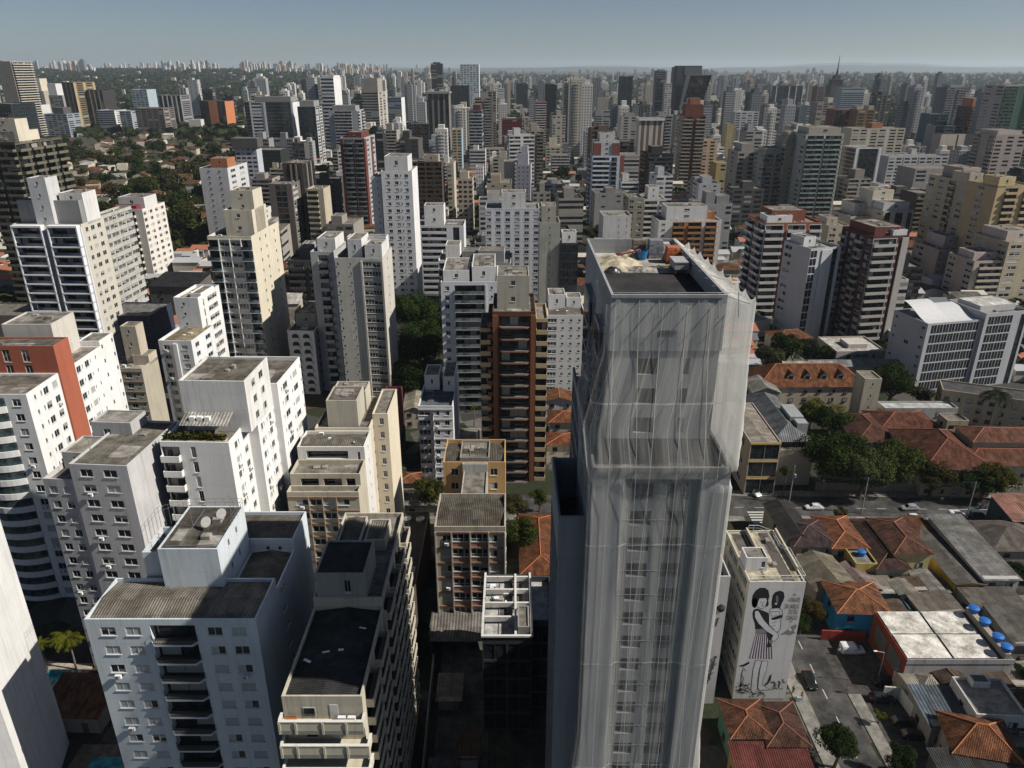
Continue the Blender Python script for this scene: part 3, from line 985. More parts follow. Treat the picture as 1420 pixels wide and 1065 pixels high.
def wrapped(label, x, y, w, d, h, col, seed, name='wrapped_pallet', cat='pallet', wood=True):
    t = thing(name, label, cat, (x, y, zr))
    b = MB()
    if wood:
        for k in range(3): b.box(-w / 2, -d / 2 + k * (d - .12) / 2, 0, w / 2, -d / 2 + k * (d - .12) / 2 + .12, .1)
        b.box(-w / 2, -d / 2, .1, w / 2, d / 2, .14)
        b.build('pallet_base', plain((.3, .2, .11), .8, 0, 'wood'), t)
    b = MB(); n = 8
    for k in range(n + 1):
        z = .14 + (h - .14) * k / n
        for j in range(16):
            a = 2 * pi * j / 16
            c, s_ = cos(a), sin(a)
            q = 1 / max(abs(c), abs(s_))
            f = (1 - .12 * (k / n) ** 3) * (1 + .1 * mnoise.noise(Vector((j * .9 + seed, k * .7, 1))))
            b.v.append((c * q * w / 2 * f, s_ * q * d / 2 * f, z + .08 * mnoise.noise(Vector((j, k, seed)))))
    for k in range(n):
        for j in range(16):
            b.f.append((k * 16 + j, k * 16 + (j + 1) % 16, (k + 1) * 16 + (j + 1) % 16, (k + 1) * 16 + j)); b.m.append(0)
    b.f.append(tuple(n * 16 + j for j in range(16))); b.m.append(0)
    b.build('load', plain(col, .5, 0, 'sheeting'), t)
wrapped('pallet of bricks with a brown crate look in front of the back parapet', 14.3, 83.9, 1.5, 1.0, 1.7, (.2, .15, .12), 1)
wrapped('tall pallet wrapped in grey plastic film on the tower roof', 15.9, 82.6, 1.6, 1.5, 2.0, (.2, .21, .23), 2)
wrapped('narrow stack of white sacks beside the wrapped pallet', 17.2, 83.2, .8, 1.1, 1.5, (.5, .47, .43), 3, 'sack_stack', 'sacks')
wrapped('bulky load under an orange tarpaulin by the right parapet', 17.4, 80.4, 1.5, 1.6, 1.7, (.42, .12, .05), 4, 'covered_load', 'tarpaulin')
t = thing('vent_box', 'grey concrete vent box on short legs casting a shadow on the tower roof', 'vent', (17.3, 76.2, zr))
b = MB()
for x in (-.55, .55):
    for y in (-1, 1): b.box(x - .1, y - .1, 0, x + .1, y + .1, .5)
b.build('leg', wall((.3, .3, .3)), t)
b = MB(); b.box(-.75, -1.3, .5, .75, 1.3, 1.2); b.box(-.8, -1.35, 1.2, .8, 1.35, 1.3)
for k in range(4): b.box(-.6, -1.1 + k * .6, 1.3, .6, -1.0 + k * .6, 1.33)
b.build('box', wall((.42, .42, .41)), t)
b = MB()
rr = random.Random(4)
for k in range(7):
    x, y, a = rr.uniform(-1.5, 1.5), rr.uniform(-.6, .6), rr.uniform(-.5, .5)
    b.tube((x - cos(a), y - sin(a), .05 + .04 * k), (x + cos(a), y + sin(a), .05 + .04 * k), .06, n=4)
tag(b.build('timber_scrap', plain((.36, .29, .2), .8, 0, 'wood'), None, (14.6, 77.5, zr)), 'loose timber battens on the pale screed of the tower roof', 'timber')
b = MB(); b.tube((0, 0, .1), (2.4, -.9, .85), .1, n=6)
tag(b.build('red_tube', plain((.4, .08, .06), .6, 0, 'red_plastic'), None, (11.6, 81.9, zr + .3)), 'red plastic tube lying across the sand heap', 'tube')

# ------------------------------------------------------------------ left foreground
def F(label, cat, x, y, rz=0, det=1, group=None, name='apartment_building', short=None, dims=None):
    bb = Bld(label, cat, x, y, radians(rz), group, name, det)
    if short: note(short, x, y, dims[0], dims[1], radians(rz), dims[2])
    return bb

# white gable wall cut by the left edge of the frame
B = F('tall blank white side wall at the lower left edge, shadow across its foot', 'apartment block', -67 - 19.2, 74 - 5.5, 16, short='blank white wall', dims=(20, 15, 55))
B.block(0, 0, 20, 15.5, 0, 55, 'p1w2p1w2p1w2p1', 'p', '', fh=3, col=PALV['W'], dirt=.5)
B.finish()

# white block with balconies, corrugated roof and dishes
B = F('white apartment block with black railed balconies, corrugated roofs and two satellite dishes', 'apartment block', -51.8, 72.6, 0, short='white block with dishes', dims=(20.8, 24, 44))
WB = (.62, .675, .71)
B.block(0, 0, 20.8, 8, 0, 38.6, 'p.75x.95p.5x.95p.4c2.9p.5x.95p.45x.95p.6', 'p', '', fh=2.85, nf=13, col=WB, roof='corrugated', rcol=(.215, .2, .175), par=.5, dep=.75, dirt=.4)
B.block(14.6, 8.003, 20.8, 16.8, 0, 36.8, '', 's1p1', '', fh=2.85, nf=12, col=WB, roof='corrugated', par=.4, dirt=.25, name='link_wall')
B.block(2.5, 8.003, 8.2, 18, 0, 36.8, '', 'p', '', fh=2.85, nf=12, col=WB, roof='corrugated', par=.4, dirt=.25, name='link_wall')
B.block(10.4, 16.803, 20.81, 24, 0, 38.6, 'p5s1p.4s1p1.2', 'p', '', fh=2.85, nf=13, col=WB, roof='corrugated', par=.5, dirt=.25, name='rear_wall')
B.penthouse(7.0, 6.6, 14.58, 16.7, 36.9, 44.1, WB, 'concrete', 'p', 'p2s1p1s1p2', '', rcol=(.085, .075, .065), par=.12, nf=2)
B.penthouse(3.8, 8.6, 6.98, 14.5, 36.9, 42.2, WB, 'concrete', 'p', '', '', par=1.3)
b = MB()
for (xa, ya), (xb, yb) in (((7, 16.7), (14.5, 16.7)), ((14.5, 16.7), (14.5, 12)), ((3.8, 8.6), (3.8, 14.5)), ((3.8, 14.5), (7, 16.7))):
    n = 6
    za = 42.2 if xa < 4 and xb < 7.5 and ya < 15 else 44.1
    for k in range(n + 1):
        x, y = xa + (xb - xa) * k / n, ya + (yb - ya) * k / n
        b.tube((x, y, 42), (x, y, 45.3), .025, n=4)
    for h in (44.7, 45.3): b.tube((xa, ya, h), (xb, yb, h), .022, n=4)
b.build('roof_railing', METAL, B.root)
for x, y in ((11.6, 11.2), (12.9, 13.2)):
    b = MB()
    b.lathe((0, 0, 0), [(.05, -.22), (.35, -.16), (.6, -.04), (.72, .06)], 18, 0)
    me = b.mesh('dish', [plain((.6, .58, .52), .6, 0, 'dish')])
    o = put('satellite_dish', me, B.root, (x, y, 45.1)); o.rotation_euler = (radians(48), 0, radians(-12))
    b = MB(); b.tube((x, y + .1, 44), (x, y + .05, 45), .05, n=6); b.build('dish_mast', METAL, o).matrix_parent_inverse = o.matrix_basis.inverted()
B.antenna(9.6, 11.6, 44, 3); B.antenna(13.2, 15.6, 44, 2.6); B.antenna(5.4, 10.5, 41, 3)
b = MB()
for k in range(4): b.tube((13.2, 15.6, 46.4), (12 + k * .9, 13.4 + .3 * k, 44.02), .012, n=3)
b.build('guy_wire', METAL, B.root)
B.finish()

# cream stepped block with dark roofs
B = F('cream stepped apartment block with white terrace parapets and dark sheet roofs', 'apartment block', -25.5, 63, 0, short='cream terraced block', dims=(8.9, 35, 41))
CC = (.58, .53, .42)
B.block(0, 0, 8.9, 15, 0, 36.1, 'p', 'p.6b2p.3b2p.5f.2', '', fh=3, nf=13, col=CC, roof='corrugated', rcol=(.05, .052, .055), par=.5, dep=.9, dirt=.8)
B.block(0, 15.003, 8.9, 35, 0, 37.5, '', 'b2p.3b2p.3b2p.3b2', '', fh=3, nf=13, col=CC, roof='concrete', par=.7, dep=.9, dirt=.8, name='rear_wall')
B.penthouse(.5, 15.2, 6.8, 22.5, 36.9, 41.1, (.34, .34, .31), 'bitumen', 'p3w1p1.5', '', '', rcol=(.03, .032, .035), par=.2)
B.penthouse(1.0, 24.5, 4.2, 31.5, 36.9, 39.1, (.5, .46, .38), 'corrugated', '', '', '')
B.penthouse(4.6, 26, 7.6, 31.4, 36.9, 38.7, (.5, .46, .38), 'corrugated', '', '', '', rcol=(.24, .22, .19))
for k in range(5):          # terraces stepping out towards the street
    z = 32.8 - 3.1 * k
    y0 = -1.3 - .45 * k
    xr = 9.1 + (.5 if k > 0 else 0)
    b = MB()
    b.box(-.3, y0, z - .35, xr, -.004, z, 1)
    b.box(-.3, y0, z, xr, y0 + .16, z + .82, 1); b.box(-.3, y0 - .06, z + .82, xr, y0 + .3, z + .94, 0)
    b.box(-.3, y0 + .16, z, -.14, -.004, z + .82, 1); b.box(xr - .16, y0 + .16, z, xr, -.004, z + .82, 1)
    b.box(-.36, y0 + .3, z + .82, -.06, -.004, z + .94, 0); b.box(xr - .24, y0 + .3, z + .82, xr + .06, -.004, z + .94, 0)
    for x in (-.2, 1.6, 4.6, 7.2): b.box(x - .12, y0 - .1, z - .9, x + .12, y0 - .004, z + .78, 1)
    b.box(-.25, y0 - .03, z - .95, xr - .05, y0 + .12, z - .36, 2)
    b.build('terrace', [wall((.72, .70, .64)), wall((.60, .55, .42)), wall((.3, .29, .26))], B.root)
    b = MB(); b.box(2.2, -.05, z + .3, 3.6, -.003, z + 1.7, 0); b.box(2.3, -.07, z + .42, 3.5, -.052, z + 1.6, 1)
    b.build('window', [FRAME, GLASS], B.root)
    b = MB(); b.box(5.2, -.05, z + .02, 6.1, -.003, z + 2.1, 0); b.build('door', plain((.6, .6, .58), .6, 0, 'door'), B.root)
B.finish()
rq = random.Random(6)
for k in range(4):
    b = MB(); L_, W_ = rq.uniform(.4, 1.1), rq.uniform(.15, .35); b.box(0, 0, 0, L_, W_, .06)
    o = b.build('sheet_scrap', WHITE, None, (-24.4 + k * 1.8 + rq.uniform(0, .5), 65 + rq.uniform(0, 10), 36.9), rq.uniform(-.5, .5))
    tag(o, 'loose white sheet scrap lying on the dark roof of the cream terraced block', 'scrap', 'white scraps on the dark roof')
b = MB(); b.box(0, 0, 0, 1.3, .5, .7); b.box(.1, .5, .3, 1.2, .56, .9)
tag(b.build('terrace_bench', plain((.36, .14, .05), .7, 0, 'wood'), None, (-25.2, 61.98, 32.82)), 'orange wooden bench on the top terrace of the cream block', 'bench')
for k, x in enumerate((-19.4, -18.3)):
    b = MB(); b.box(0, 0, 0, .85, .4, .7, 0); b.box(.08, -.03, .1, .77, -.003, .6, 1)
    tag(b.build('air_conditioner', [WHITE, METAL], None, (x, 62.4, 32.81)), ('grey air conditioner on the top terrace, taller of the pair', 'grey air conditioner at the right end of the top terrace')[k], 'air conditioner')

# grey-roofed H-shaped brick block in the middle
B = F('H-shaped block with pink brick bands, concrete ribs and grey sheet roofs', 'apartment block', -14, 114.5, 0, short='pink-banded H-shaped block', dims=(12.8, 34, 24))
TB = (.36, .21, .15)
B.block(0, 0, 12.8, 11.5, 0, 24, 'f.15p.7x1.0f.12R2f.12R2f.12x1.0p.7f.15|', 's1p2s1p2', 's1p2s1p2', fh=2.9, nf=7, col=(.43, .39, .32), trim=TB, roof='corrugated', rcol=(.11, .10, .085), par=1.0, dirt=.7)
B.block(3.9, 11.503, 8.9, 23.5, 0, 22.5, '', 's1p2', 's1p2', fh=2.9, nf=7, col=(.42, .41, .38), roof='concrete', par=.3, dirt=.8, name='link_wall')
B.block(-.4, 23.503, 12.6, 34, 0, 24.3, 'p1w1.6p4.6w1.6p1', 'p', 's1p2', fh=2.9, nf=7, col=(.55, .34, .15), roof='corrugated', rcol=(.11, .10, .085), par=.9, dirt=.5, name='rear_wall')
B.penthouse(3.7, 22.8, 8.9, 23.5, 22, 24.2, (.45, .45, .42), 'concrete', '', '', '', name='stair_wall')
B.penthouse(3.0, 25.2, 9.2, 33, 23.3, 24.5, (.3, .28, .24), 'concrete', '', '', '', par=.4, name='service_yard')
B.antenna(6.3, 33, 24.5, 3)
b = MB(); b.quad((-1.0, -6.5, 3.6), (12.2, -6.5, 3.6), (12.2, -.01, 5.0), (-1.0, -.01, 5.0)); b.box(-1.2, -6.6, 0, -1.01, -.01, 5.1)
b.build('entrance_canopy', roofmat('metal', (.2, .19, .18)), B.root, uv=True)
B.finish()

# dark block with white roof beams
B = F('dark glazed block with an open roof of white concrete beams', 'office block', -4.6, 91.4, 0, name='office_block', short='block with white roof beams', dims=(11, 16, 20))
B.block(0, 0, 7.7, 15.6, 0, 19.3, 'k3k3', 'k3k3k3', 'k3k3k3', fh=3.6, col=(.05, .055, .058), roof='concrete', rcol=(.42, .41, .39), par=1.3, dirt=.3)
B.block(7.703, 4.5, 11.2, 16, 0, 18.6, 'k1', '', '', fh=3.6, col=(.08, .085, .09), roof='concrete', rcol=(.42, .41, .39), par=1.1, name='side_wall')
b = MB()
for k in range(4): b.box(.25, 4.4 + k * 3.4, 18.6, 7.45, 4.75 + k * 3.4, 19.45)
b.box(5.0, .25, 18.6, 5.35, 15.35, 19.6)
b.box(-.15, -.15, 19.3, 7.85, .25, 19.6); b.box(-.15, .25, 19.3, .2, 15.7, 19.6); b.box(7.5, .25, 19.3, 7.85, 15.7, 19.6)
b.build('roof_beam', wall((.66, .65, .62)), B.root)
B.penthouse(5.5, 1, 7.3, 6, 18.1, 20.4, (.3, .29, .27), 'concrete', '', '', '')
B.clutter(.8, 5, 4, 14, 18.0, 3, 6); B.antenna(2.2, 13.8, 18, 3.6); B.antenna(1.2, 8.5, 18, 3.2)
B.finish()

# tall pair of white slabs joined by an orange core
B = F('white slab block split by an orange-red core, curved balconies on its shaded front', 'apartment block', -112, 125, 0, short='white block with orange core', dims=(23.6, 27, 51))
WW = (.83, .82, .80)
B.block(7, 0, 23.6, 10.4, 0, 45.4, 'p.6w1p.5n5p.5w1.2p.6', 'p.6s.5p.3s.35w.8p.3w.8p.25', '', fh=2.95, nf=15, col=WW, roof='concrete', rcol=(.2, .18, .15), par=.35, dep=1.1, dirt=.3)
B.block(5, 10.403, 24.0, 15.6, 0, 51, 'p2t1p.6t1p.6t1p2', 'p', '', fh=2.9, nf=16, col=(.40, .125, .075), roof='concrete', rcol=(.13, .12, .1), par=.3, dirt=.25, name='core_wall')
B.block(8, 15.603, 23.3, 27, 0, 44.9, '', 'p.5w1s.3p.2w1s.3p.6s.4p1', '', fh=2.95, nf=15, col=WW, roof='concrete', rcol=(.2, .18, .15), par=.35, dirt=.3, name='rear_wall')
B.penthouse(9, 19, 19, 27.5, 44.6, 52.5, (.62, .58, .52), 'concrete', 'p', 'p', '', name='tank_house')
B.penthouse(18.5, 27.2, 23.2, 33, 0, 46, WW, 'concrete', '', 's1p2s1', '', nf=14, name='stair_tower')
B.antenna(14, 24, 52.5, 4)
B.finish()

# grey block in shadow, dark roof
B = F('grey-white block in shadow with a weathered flat roof and a small roof terrace', 'apartment block', -75.5, 105, -4, short='shadowed grey block', dims=(14.8, 16, 42))
B.block(5.2, 0, 14.8, 16.3, 0, 42.3, 'p.5w1.2p.4w1.3p.6', 'p', '', fh=2.7, nf=15, col=(.56, .55, .55), roof='concrete', rcol=(.16, .145, .12), par=.35, dirt=.6)
B.block(0, .2, 5.197, 14, 0, 39.3, 'p.3w1p.3w1p.3', '', 'p', fh=2.7, nf=14, col=(.56, .55, .55), roof='concrete', par=.8, dirt=.6, name='side_wall')
B.penthouse(.6, 5, 5.1, 11, 38.4, 41.6, (.52, .52, .5), 'concrete', 'p1w1p1', '', '', rcol=(.26, .24, .2))
B.penthouse(2.4, 11.2, 9.5, 16.2, 39, 44.2, (.5, .5, .5), 'concrete', 'p1w1p2', '', '', rcol=(.3, .28, .25))
B.antenna(5.5, 5.4, 41.6, 3)
B.finish()

# big white stepped block with roof garden
B = F('large white block with a planted roof garden on its shaded front', 'apartment block', -58.5, 111, -2, short='white roof-garden block', dims=(13, 30, 52))
B.block(0, 0, 11.6, 8.5, 0, 43, 'b1.4p.5v.9p2.2', 'p1w.8s.4p.7w1p.4', '', fh=2.85, nf=15, col=WW, roof='concrete', par=.6, dep=.8, dirt=.35)
B.block(2.2, 5.5, 13.4, 17, 42.2, 51.7, 'p', 'p1w.8p.5w1p1', '', fh=2.85, nf=3, col=(.74, .73, .70), roof='concrete', rcol=(.14, .125, .1), par=.4, dirt=.6, name='upper_wall')
B.block(1, 8.503, 13.4, 17, 0, 42.2, '', 'p.5w.7s.4p.4s.4w1p.4s.3', '', fh=2.85, nf=15, col=WW, par=0, dirt=.35, name='middle_wall')
B.block(1.4, 17.003, 14.6, 31, 0, 46.5, '', 'p.4s.3w1p.4s.35w1p.4s.3', '', fh=2.85, nf=16, col=WW, roof='concrete', rcol=(.16, .145, .12), par=.8, dirt=.35, name='rear_wall')
b = MB(); b.quad((2.6, 2.2, 44.9), (10.8, 2.2, 44.9), (10.8, 5.45, 46.0), (2.6, 5.45, 46.0)); b.build('awning', roofmat('metal', (.4, .39, .37)), B.root, uv=True)
b = MB(); b.box(.3, .3, 42.4, 10.9, 1.5, 43.1); b.build('planter', wall((.5, .42, .34)), B.root)
b = MB(); rq = random.Random(2)
for k in range(900):
    c = Vector((rq.uniform(.4, 10.8), rq.uniform(.4, 1.6), 43.1 + abs(rq.gauss(0, .5)))); n_ = Vector((rq.gauss(0, 1), rq.gauss(0, 1), rq.gauss(.4, 1))).normalized(); u_ = n_.orthogonal().normalized(); v_ = n_.cross(u_); s_ = rq.uniform(.12, .3)
    b.quad(c - u_ * s_, c - v_ * s_, c + u_ * s_, c + v_ * s_)
b.build('roof_planting', leafmat((.07, .075, .02)), B.root)
for k in range(3):
    b = MB(); b.box(4 + 1.3 * k, 3.2, 45.2 + .1, 4.9 + 1.3 * k, 3.9, 46.0); b.build('air_conditioner', WHITE, B.root)
B.antenna(6, 14, 51.4, 4)
B.finish()

# beige grid block with terraces
B = F('beige block with a rib-gridded front, white penthouse terraces and blank sunlit side walls', 'apartment block', -42, 121, 0, short='beige gridded block', dims=(15, 32, 33))
CB = (.52, .47, .37)
B.block(0, 0, 13.4, 2.4, 0, 27.3, 'p.6x1F.05x1F.05x1F.05x1p.7|', 'p', '', fh=2.75, nf=9, col=CB, trim=(.33, .24, .17), par=.9, dirt=.6)
B.block(.2, 2.403, 13.4, 8, 0, 29.8, 'p1l2p.4l2p.4l1p.5', 'p', '', fh=2.8, nf=10, col=CB, par=.8, dirt=.5, name='terrace_wall')
B.block(.4, 8.003, 13.4, 15, 0, 32.6, 'p1l6p1t.6p.5', 'p2s1p2', '', fh=2.9, nf=11, col=(.72, .71, .67), par=.7, roof='corrugated', dirt=.3, name='penthouse_wall')
B.block(2.2, 15.003, 13.2, 31, 0, 33.2, '', 'p2s.6p4s.6p2', '', fh=2.9, nf=11, col=(.66, .59, .46), par=.5, roof='concrete', dirt=.5, name='rear_wall')
B.block(13.203, 19, 16.4, 32, 0, 34.5, 'p1w1p.6', 'p', '', fh=2.9, nf=11, col=(.70, .62, .48), par=.4, dirt=.35, name='side_wall')
B.penthouse(4.6, 16.5, 10.8, 24, 32.7, 38.6, (.48, .45, .37), 'concrete', 'p', 'p', '', rcol=(.14, .12, .1))
B.penthouse(4, 24.5, 11, 30, 32.7, 37.2, (.56, .52, .42), 'concrete', 'p2w1p2', 'p', '')
B.clutter(1, 9, 11, 14, 32, 8, 3); B.antenna(9, 27, 37, 4)
B.finish()

# the annex and sheds between
B = F('long low brown annex with two round vents under a dark gable roof', 'annex', -24, 106, 0, name='annex', short='brown annex', dims=(6, 34, 12))
B.block(0, 0, 6, 34, 0, 11, 'p1r1p1', 'p', '', fh=3.2, nf=3, col=(.12, .095, .075), roof='bitumen', par=.3, dirt=.8)
for x in (1.6, 4.4):
    b = MB(); b.lathe((x, 31, 10.7), [(.95, 0), (.95, .5), (.8, .55), (.75, .4), (.1, .4)], 18); b.build('roof_fan', METAL, B.root)
b = MB(); b.quad((-.3, 22, 10.72), (6.3, 22, 10.72), (6.3, 27, 12.4), (-.3, 27, 12.4)); b.quad((6.3, 32.6, 10.72), (-.3, 32.6, 10.72), (-.3, 27.001, 12.4), (6.3, 27.001, 12.4))
B.finish()
# ------------------------------------------------------------------ named buildings of the middle distance and beyond
def T(short, label, side, rot, xl, xc, xr, yt, Y, col, front='w1', other='p', fh=3.0, trim=None, roof='concrete', rcol=None, par=.8,
      pent=(), det=None, dep=1.2, b=None, dirt=.5, cat='tower', name='apartment_building', z0=0, cap=100, rails=None, ant=0, ret4=0):
    x, y, w, d, rz, h = footprint(side, rot, xl, xc, xr, yt, Y, b)
    if det is None: det = 1 if Y < 430 else 0
    c = PALV[col] if isinstance(col, str) else col
    tr = PALV[trim] if isinstance(trim, str) else trim
    bb = Bld(label, cat, x, y, rz, None, name, det)
    nf = max(2, int(round((h - par) / fh)))
    fr, ri, le = (front, other, '') if side == 'R' else (front, '', other)
    bb.block(0, 0, w, d, z0, h, fr, ri, le, '', nf=nf, col=c, trim=tr, roof=roof, rcol=rcol, par=par, dep=dep, dirt=dirt, rails=rails)
    for p in pent:
        fx0, fy0, fx1, fy1, dz = p[:5]
        pc = PALV[p[5]] if len(p) > 5 else c
        nm = p[6] if len(p) > 6 else 'penthouse'
        bb.penthouse(fx0 * w, fy0 * d, fx1 * w, fy1 * d, h - par + .004, h + dz, pc, 'concrete', 'p1s1p1' if dz > 2 and det else '', '', '', name=nm, nf=max(1, int(dz / 3)))
    if det: bb.clutter(.15 * w, .1 * d, .8 * w, .9 * d, h - par, int(x * 7 + y), 3)
    if ant: bb.antenna(w * .5, d * .5, h + (pent[0][4] if pent else 0), ant)
    bb.finish(cap)
    note(short, x, y, w, d, rz, h)
    return (bb, w, h - par, (h - par) / nf) if ret4 else bb

PH = (.25, .3, .75, .8, 4)
# ---- near left and centre
T('beige three-bay block', 'small beige block with brown floor bands, blank tan side wall and a tall tank room', 'R', -2, 139, 196, 217, 511, 184, (.44, .40, .32), 'p.3s.6p.4w1p.5w1p.4s.6p.2|', 'p', 2.9, trim=(.26, .2, .14), pent=((.42, .55, .8, 1.0, 10, 'B', 'tank_room'), (.6, .5, 1, 1, 2, 'B')), rcol=(.4, .37, .31))
T('white half-column block', 'narrow white block with a rounded pilaster between two window columns and a sheet roof', 'R', -4, 219, 265, 281, 473, 195, (.78, .79, .8), 'p.4w1p.3f.5p.3w1p.4', 'p.3w.6p.6w.8p.4', 2.85, roof='corrugated', rcol=(.3, .26, .18), b=14)
T('tall white slab', 'bright white block with four wide ribbon windows stacked on its sunlit side', 'R', -4, 240, 274, 304, 413, 207, (.82, .81, .79), 'p1s1p2', 'p.5v.4p.4r1.4p.5', 3.0, roof='concrete', rcol=(.34, .31, .26), pent=((.5, .2, .95, .8, .5, 'W'),))
T('cream tower with loggia grid', 'cream tower with a white-framed double-height loggia grid and a stepped penthouse', 'R', -3, 287, 348, 374, 328, 225, (.68, .62, .49), 'h1F.06r1F.06r1F.06h1|', 'p1s.4p.5s.4p1s.4p.6', 3.2, trim=(.66, .67, .68), dep=.8, b=24, pent=((.3, .2, .95, .7, 7, 'C'), (.42, .3, .95, .62, 12.5, 'C')), dirt=.35)
T('white arched-balcony block', 'short white block with two columns of arched balcony openings', 'R', -3, 398, 435, 456, 459, 229, (.72, .70, .68), 'p.3a1p.15a1p.35', 'p.4w.8p.3w.8p.3w.8p.4', 2.85, roof='bitumen', rcol=(.05, .055, .06), b=22, pent=((.1, .3, .9, 1, 3.5, 'g'),), dirt=.35)
T('white slab with deep side wings', 'tall off-white slab with ribbed blank panel, wide balcony windows and sunlit edge wall', 'R', -2, 464, 530, 537, 358, 216, (.55, .53, .47), 's.5p.9s.35p.9f.2R1.9F.2', 'p1s.4p1', 2.85, trim=(.36, .34, .29), b=15, dirt=.5, pent=((.25, .15, .55, .8, 5, 'w'), (.62, .1, .98, .6, 3.6, 'w'), (.1, .7, .95, .98, 4, 'w')))
T('pale stepped rear wing', 'pale grey stepped wing with small balconies left of the off-white slab', 'R', -2, 430, 462, 466, 349, 232, (.47, .48, .47), 'p1b1.3p.8', 'p', 2.9, b=16, pent=((.2, .2, 1, .9, 3.5, 'w'),), dirt=.6)
T('white tower with square windows', 'white residential tower with planted balconies between two square-window walls', 'L', 1, 609, 611, 690, 391, 215, (.70, .71, .73), 'p.35w.8p.45h3.9F.2p.3s.7p.4', 'p', 2.75, trim=(.6, .6, .6), b=20, dep=.9, dirt=.25, rails=glass((.12, .14, .14), .15), pent=((.04, .1, .5, .9, 3, 'W'), (.55, .1, .96, .95, 4, 'W')))
T('brown balcony tower', 'dark red-brown tower with stacked balconies and angled beige side balconies', 'L', 0, 667, 683, 743, 432, 172, (.13, .055, .035), 'F.5c3.4F.5', 'b1p.3b1', 2.95, trim=(.2, .085, .045), b=16, dep=1.3, dirt=.3, pent=((.1, .3, .85, .95, 7.5, 'V'),), rails=glass((.1, .14, .15), .1))
bx = at(743.5, 440, Y=173)
BB = Bld('beige wing with angled balconies stuck to the right of the brown tower', 'tower', bx.x, 173.6, 0, None, 'apartment_building', 1)
BB.block(0, 0, 2.9, 13, 0, bx.z - .5, 'b1', '', '', fh=2.95, col=(.46, .36, .22), par=.6, dep=1.4, dirt=.4); BB.finish()
bx = at(667.5, 440, Y=173)
BB = Bld('beige wing with angled balconies stuck to the left of the brown tower', 'tower', bx.x - .4, 173.6, 0, None, 'apartment_building', 1)
BB.block(0, 0, 2.6, 13, 0, bx.z - 3, 'b1', '', '', fh=2.95, col=(.46, .36, .22), par=.6, dep=1.4, dirt=.4); BB.finish()
T('white block behind brown tower', 'plain white block right of the brown tower, six window columns and a dark sheet roof', 'L', 0, 757, 759.5, 812, 437, 230, (.66, .65, .63), 'r1p.3s.7p.2s.7p.2s.7p.3', 'p', 2.75, roof='corrugated', b=16, dirt=.4, pent=((.05, .5, .5, 1, 4.5, 'w'), (.55, .6, .95, 1, 3, 'w')))
T('white brown-panelled block', 'low white block with brown panels between ribs and a blue-grey flat roof', 'R', 0, 579.5, 627.6, 635, 563, 170, (.68, .68, .69), 'r1.8p.5N.001w1p.5w1p.4|', 'p', 2.75, trim=(.5, .5, .5), roof='bitumen', rcol=(.08, .095, .11), b=22, dirt=.3, pent=((.05, .55, .5, .9, 3.4, 'W'), (.62, .5, .98, 1, 3.4, 'W')))
T('maroon annex', 'low maroon-walled block with a black flat roof in shadow', 'R', 0, 521, 545, 548, 573, 178, (.16, .04, .04), 'p', 'p2s1p2', 3, roof='bitumen', b=18, cat='low block')
T('cornice block', 'white block with a dark roof overhang, ribbed glass strips and a recessed balcony bay', 'R', 0, 560, 643, 645, 313, 350, (.66, .67, .69), 'p.3d.7p.6l2.6p.5d.7p.4', 'p', 3, b=16, dirt=.25, pent=((.33, .3, .66, .85, 8.5, 'W'),), rcol=(.13, .12, .11))
T('white dotted tower', 'tall narrow white tower with three columns of small square windows', 'R', -1, 528, 571, 575, 237, 320, (.74, .74, .73), 'p.6w.8p.5w.8s.5p.2w.8p.5', 'p', 2.9, b=17, dirt=.3, pent=((.1, .15, .85, .9, 5.5, 'w'),))
T('white tower shoulder', 'lower white shoulder left of the narrow white tower, few small windows', 'R', -1, 514.5, 527.6, 528, 245, 323, (.66, .66, .66), 'p1s.6p.4', 'p', 2.9, b=16, dirt=.3)
T('white checker slab', 'wide white slab with a checker of square windows and grey panels', 'L', 0, 671, 673, 748, 289, 322, (.58, .60, .63), 'w1P.5w1P.5w1P.5w1P.5w1P.5w1', 'p', 2.85, trim=(.72, .72, .74), b=15, dirt=.3, pent=((.3, .3, .75, .9, 6, 'w'),))
T('ribbed concrete slab', 'rain-streaked concrete slab with a slit and a small penthouse', 'L', 0, 746, 748.5, 777, 309, 292, (.40, .40, .35), 'p1s.3p1', 'p', 3, b=14, dirt=.9, pent=((.1, .2, .8, .9, 6, 'V'),))
T('dark curtain-wall slab', 'black glass slab beside the rain-streaked concrete slab', 'L', 0, 776.4, 777, 802, 337, 291, (.045, .055, .055), 'k1k1k1', 'p', 3.2, b=14, cat='office tower', name='office_tower', pent=((.1, .1, .9, .5, 4, 'W'),))
T('white blank slab', 'pale blank slab with a column of tiny windows, seen behind the construction tower', 'L', 2, 834, 837, 876, 299, 365, (.6, .59, .58), 'p2s.3p.8s.3p.5', 'p', 3, b=14, dirt=.5)
T('white stepped block with orange bands', 'white stepped block with orange-brown piers and curved terraces', 'L', 2, 908, 914, 1001, 306, 380, (.66, .65, .62), 's.8p.4B1P.3B1.2p.3B1p.4', 'w1p1', 3, trim=(.40, .2, .08), b=18, dep=1.4, pent=((.15, .3, .8, 1, 6, 'w'), (.55, .4, .95, 1, 3, 'O')))
T('grey boxy penthouse block', 'grey block with dark lift towers behind the orange-banded block', 'L', 2, 960, 966, 1016, 283, 430, (.33, .33, .34), 'w1p1w1p1w1', 'p', 3, b=18, pent=((.3, .2, .55, .7, 6, 'g'), (.6, .2, .95, .8, 4, 'g')))
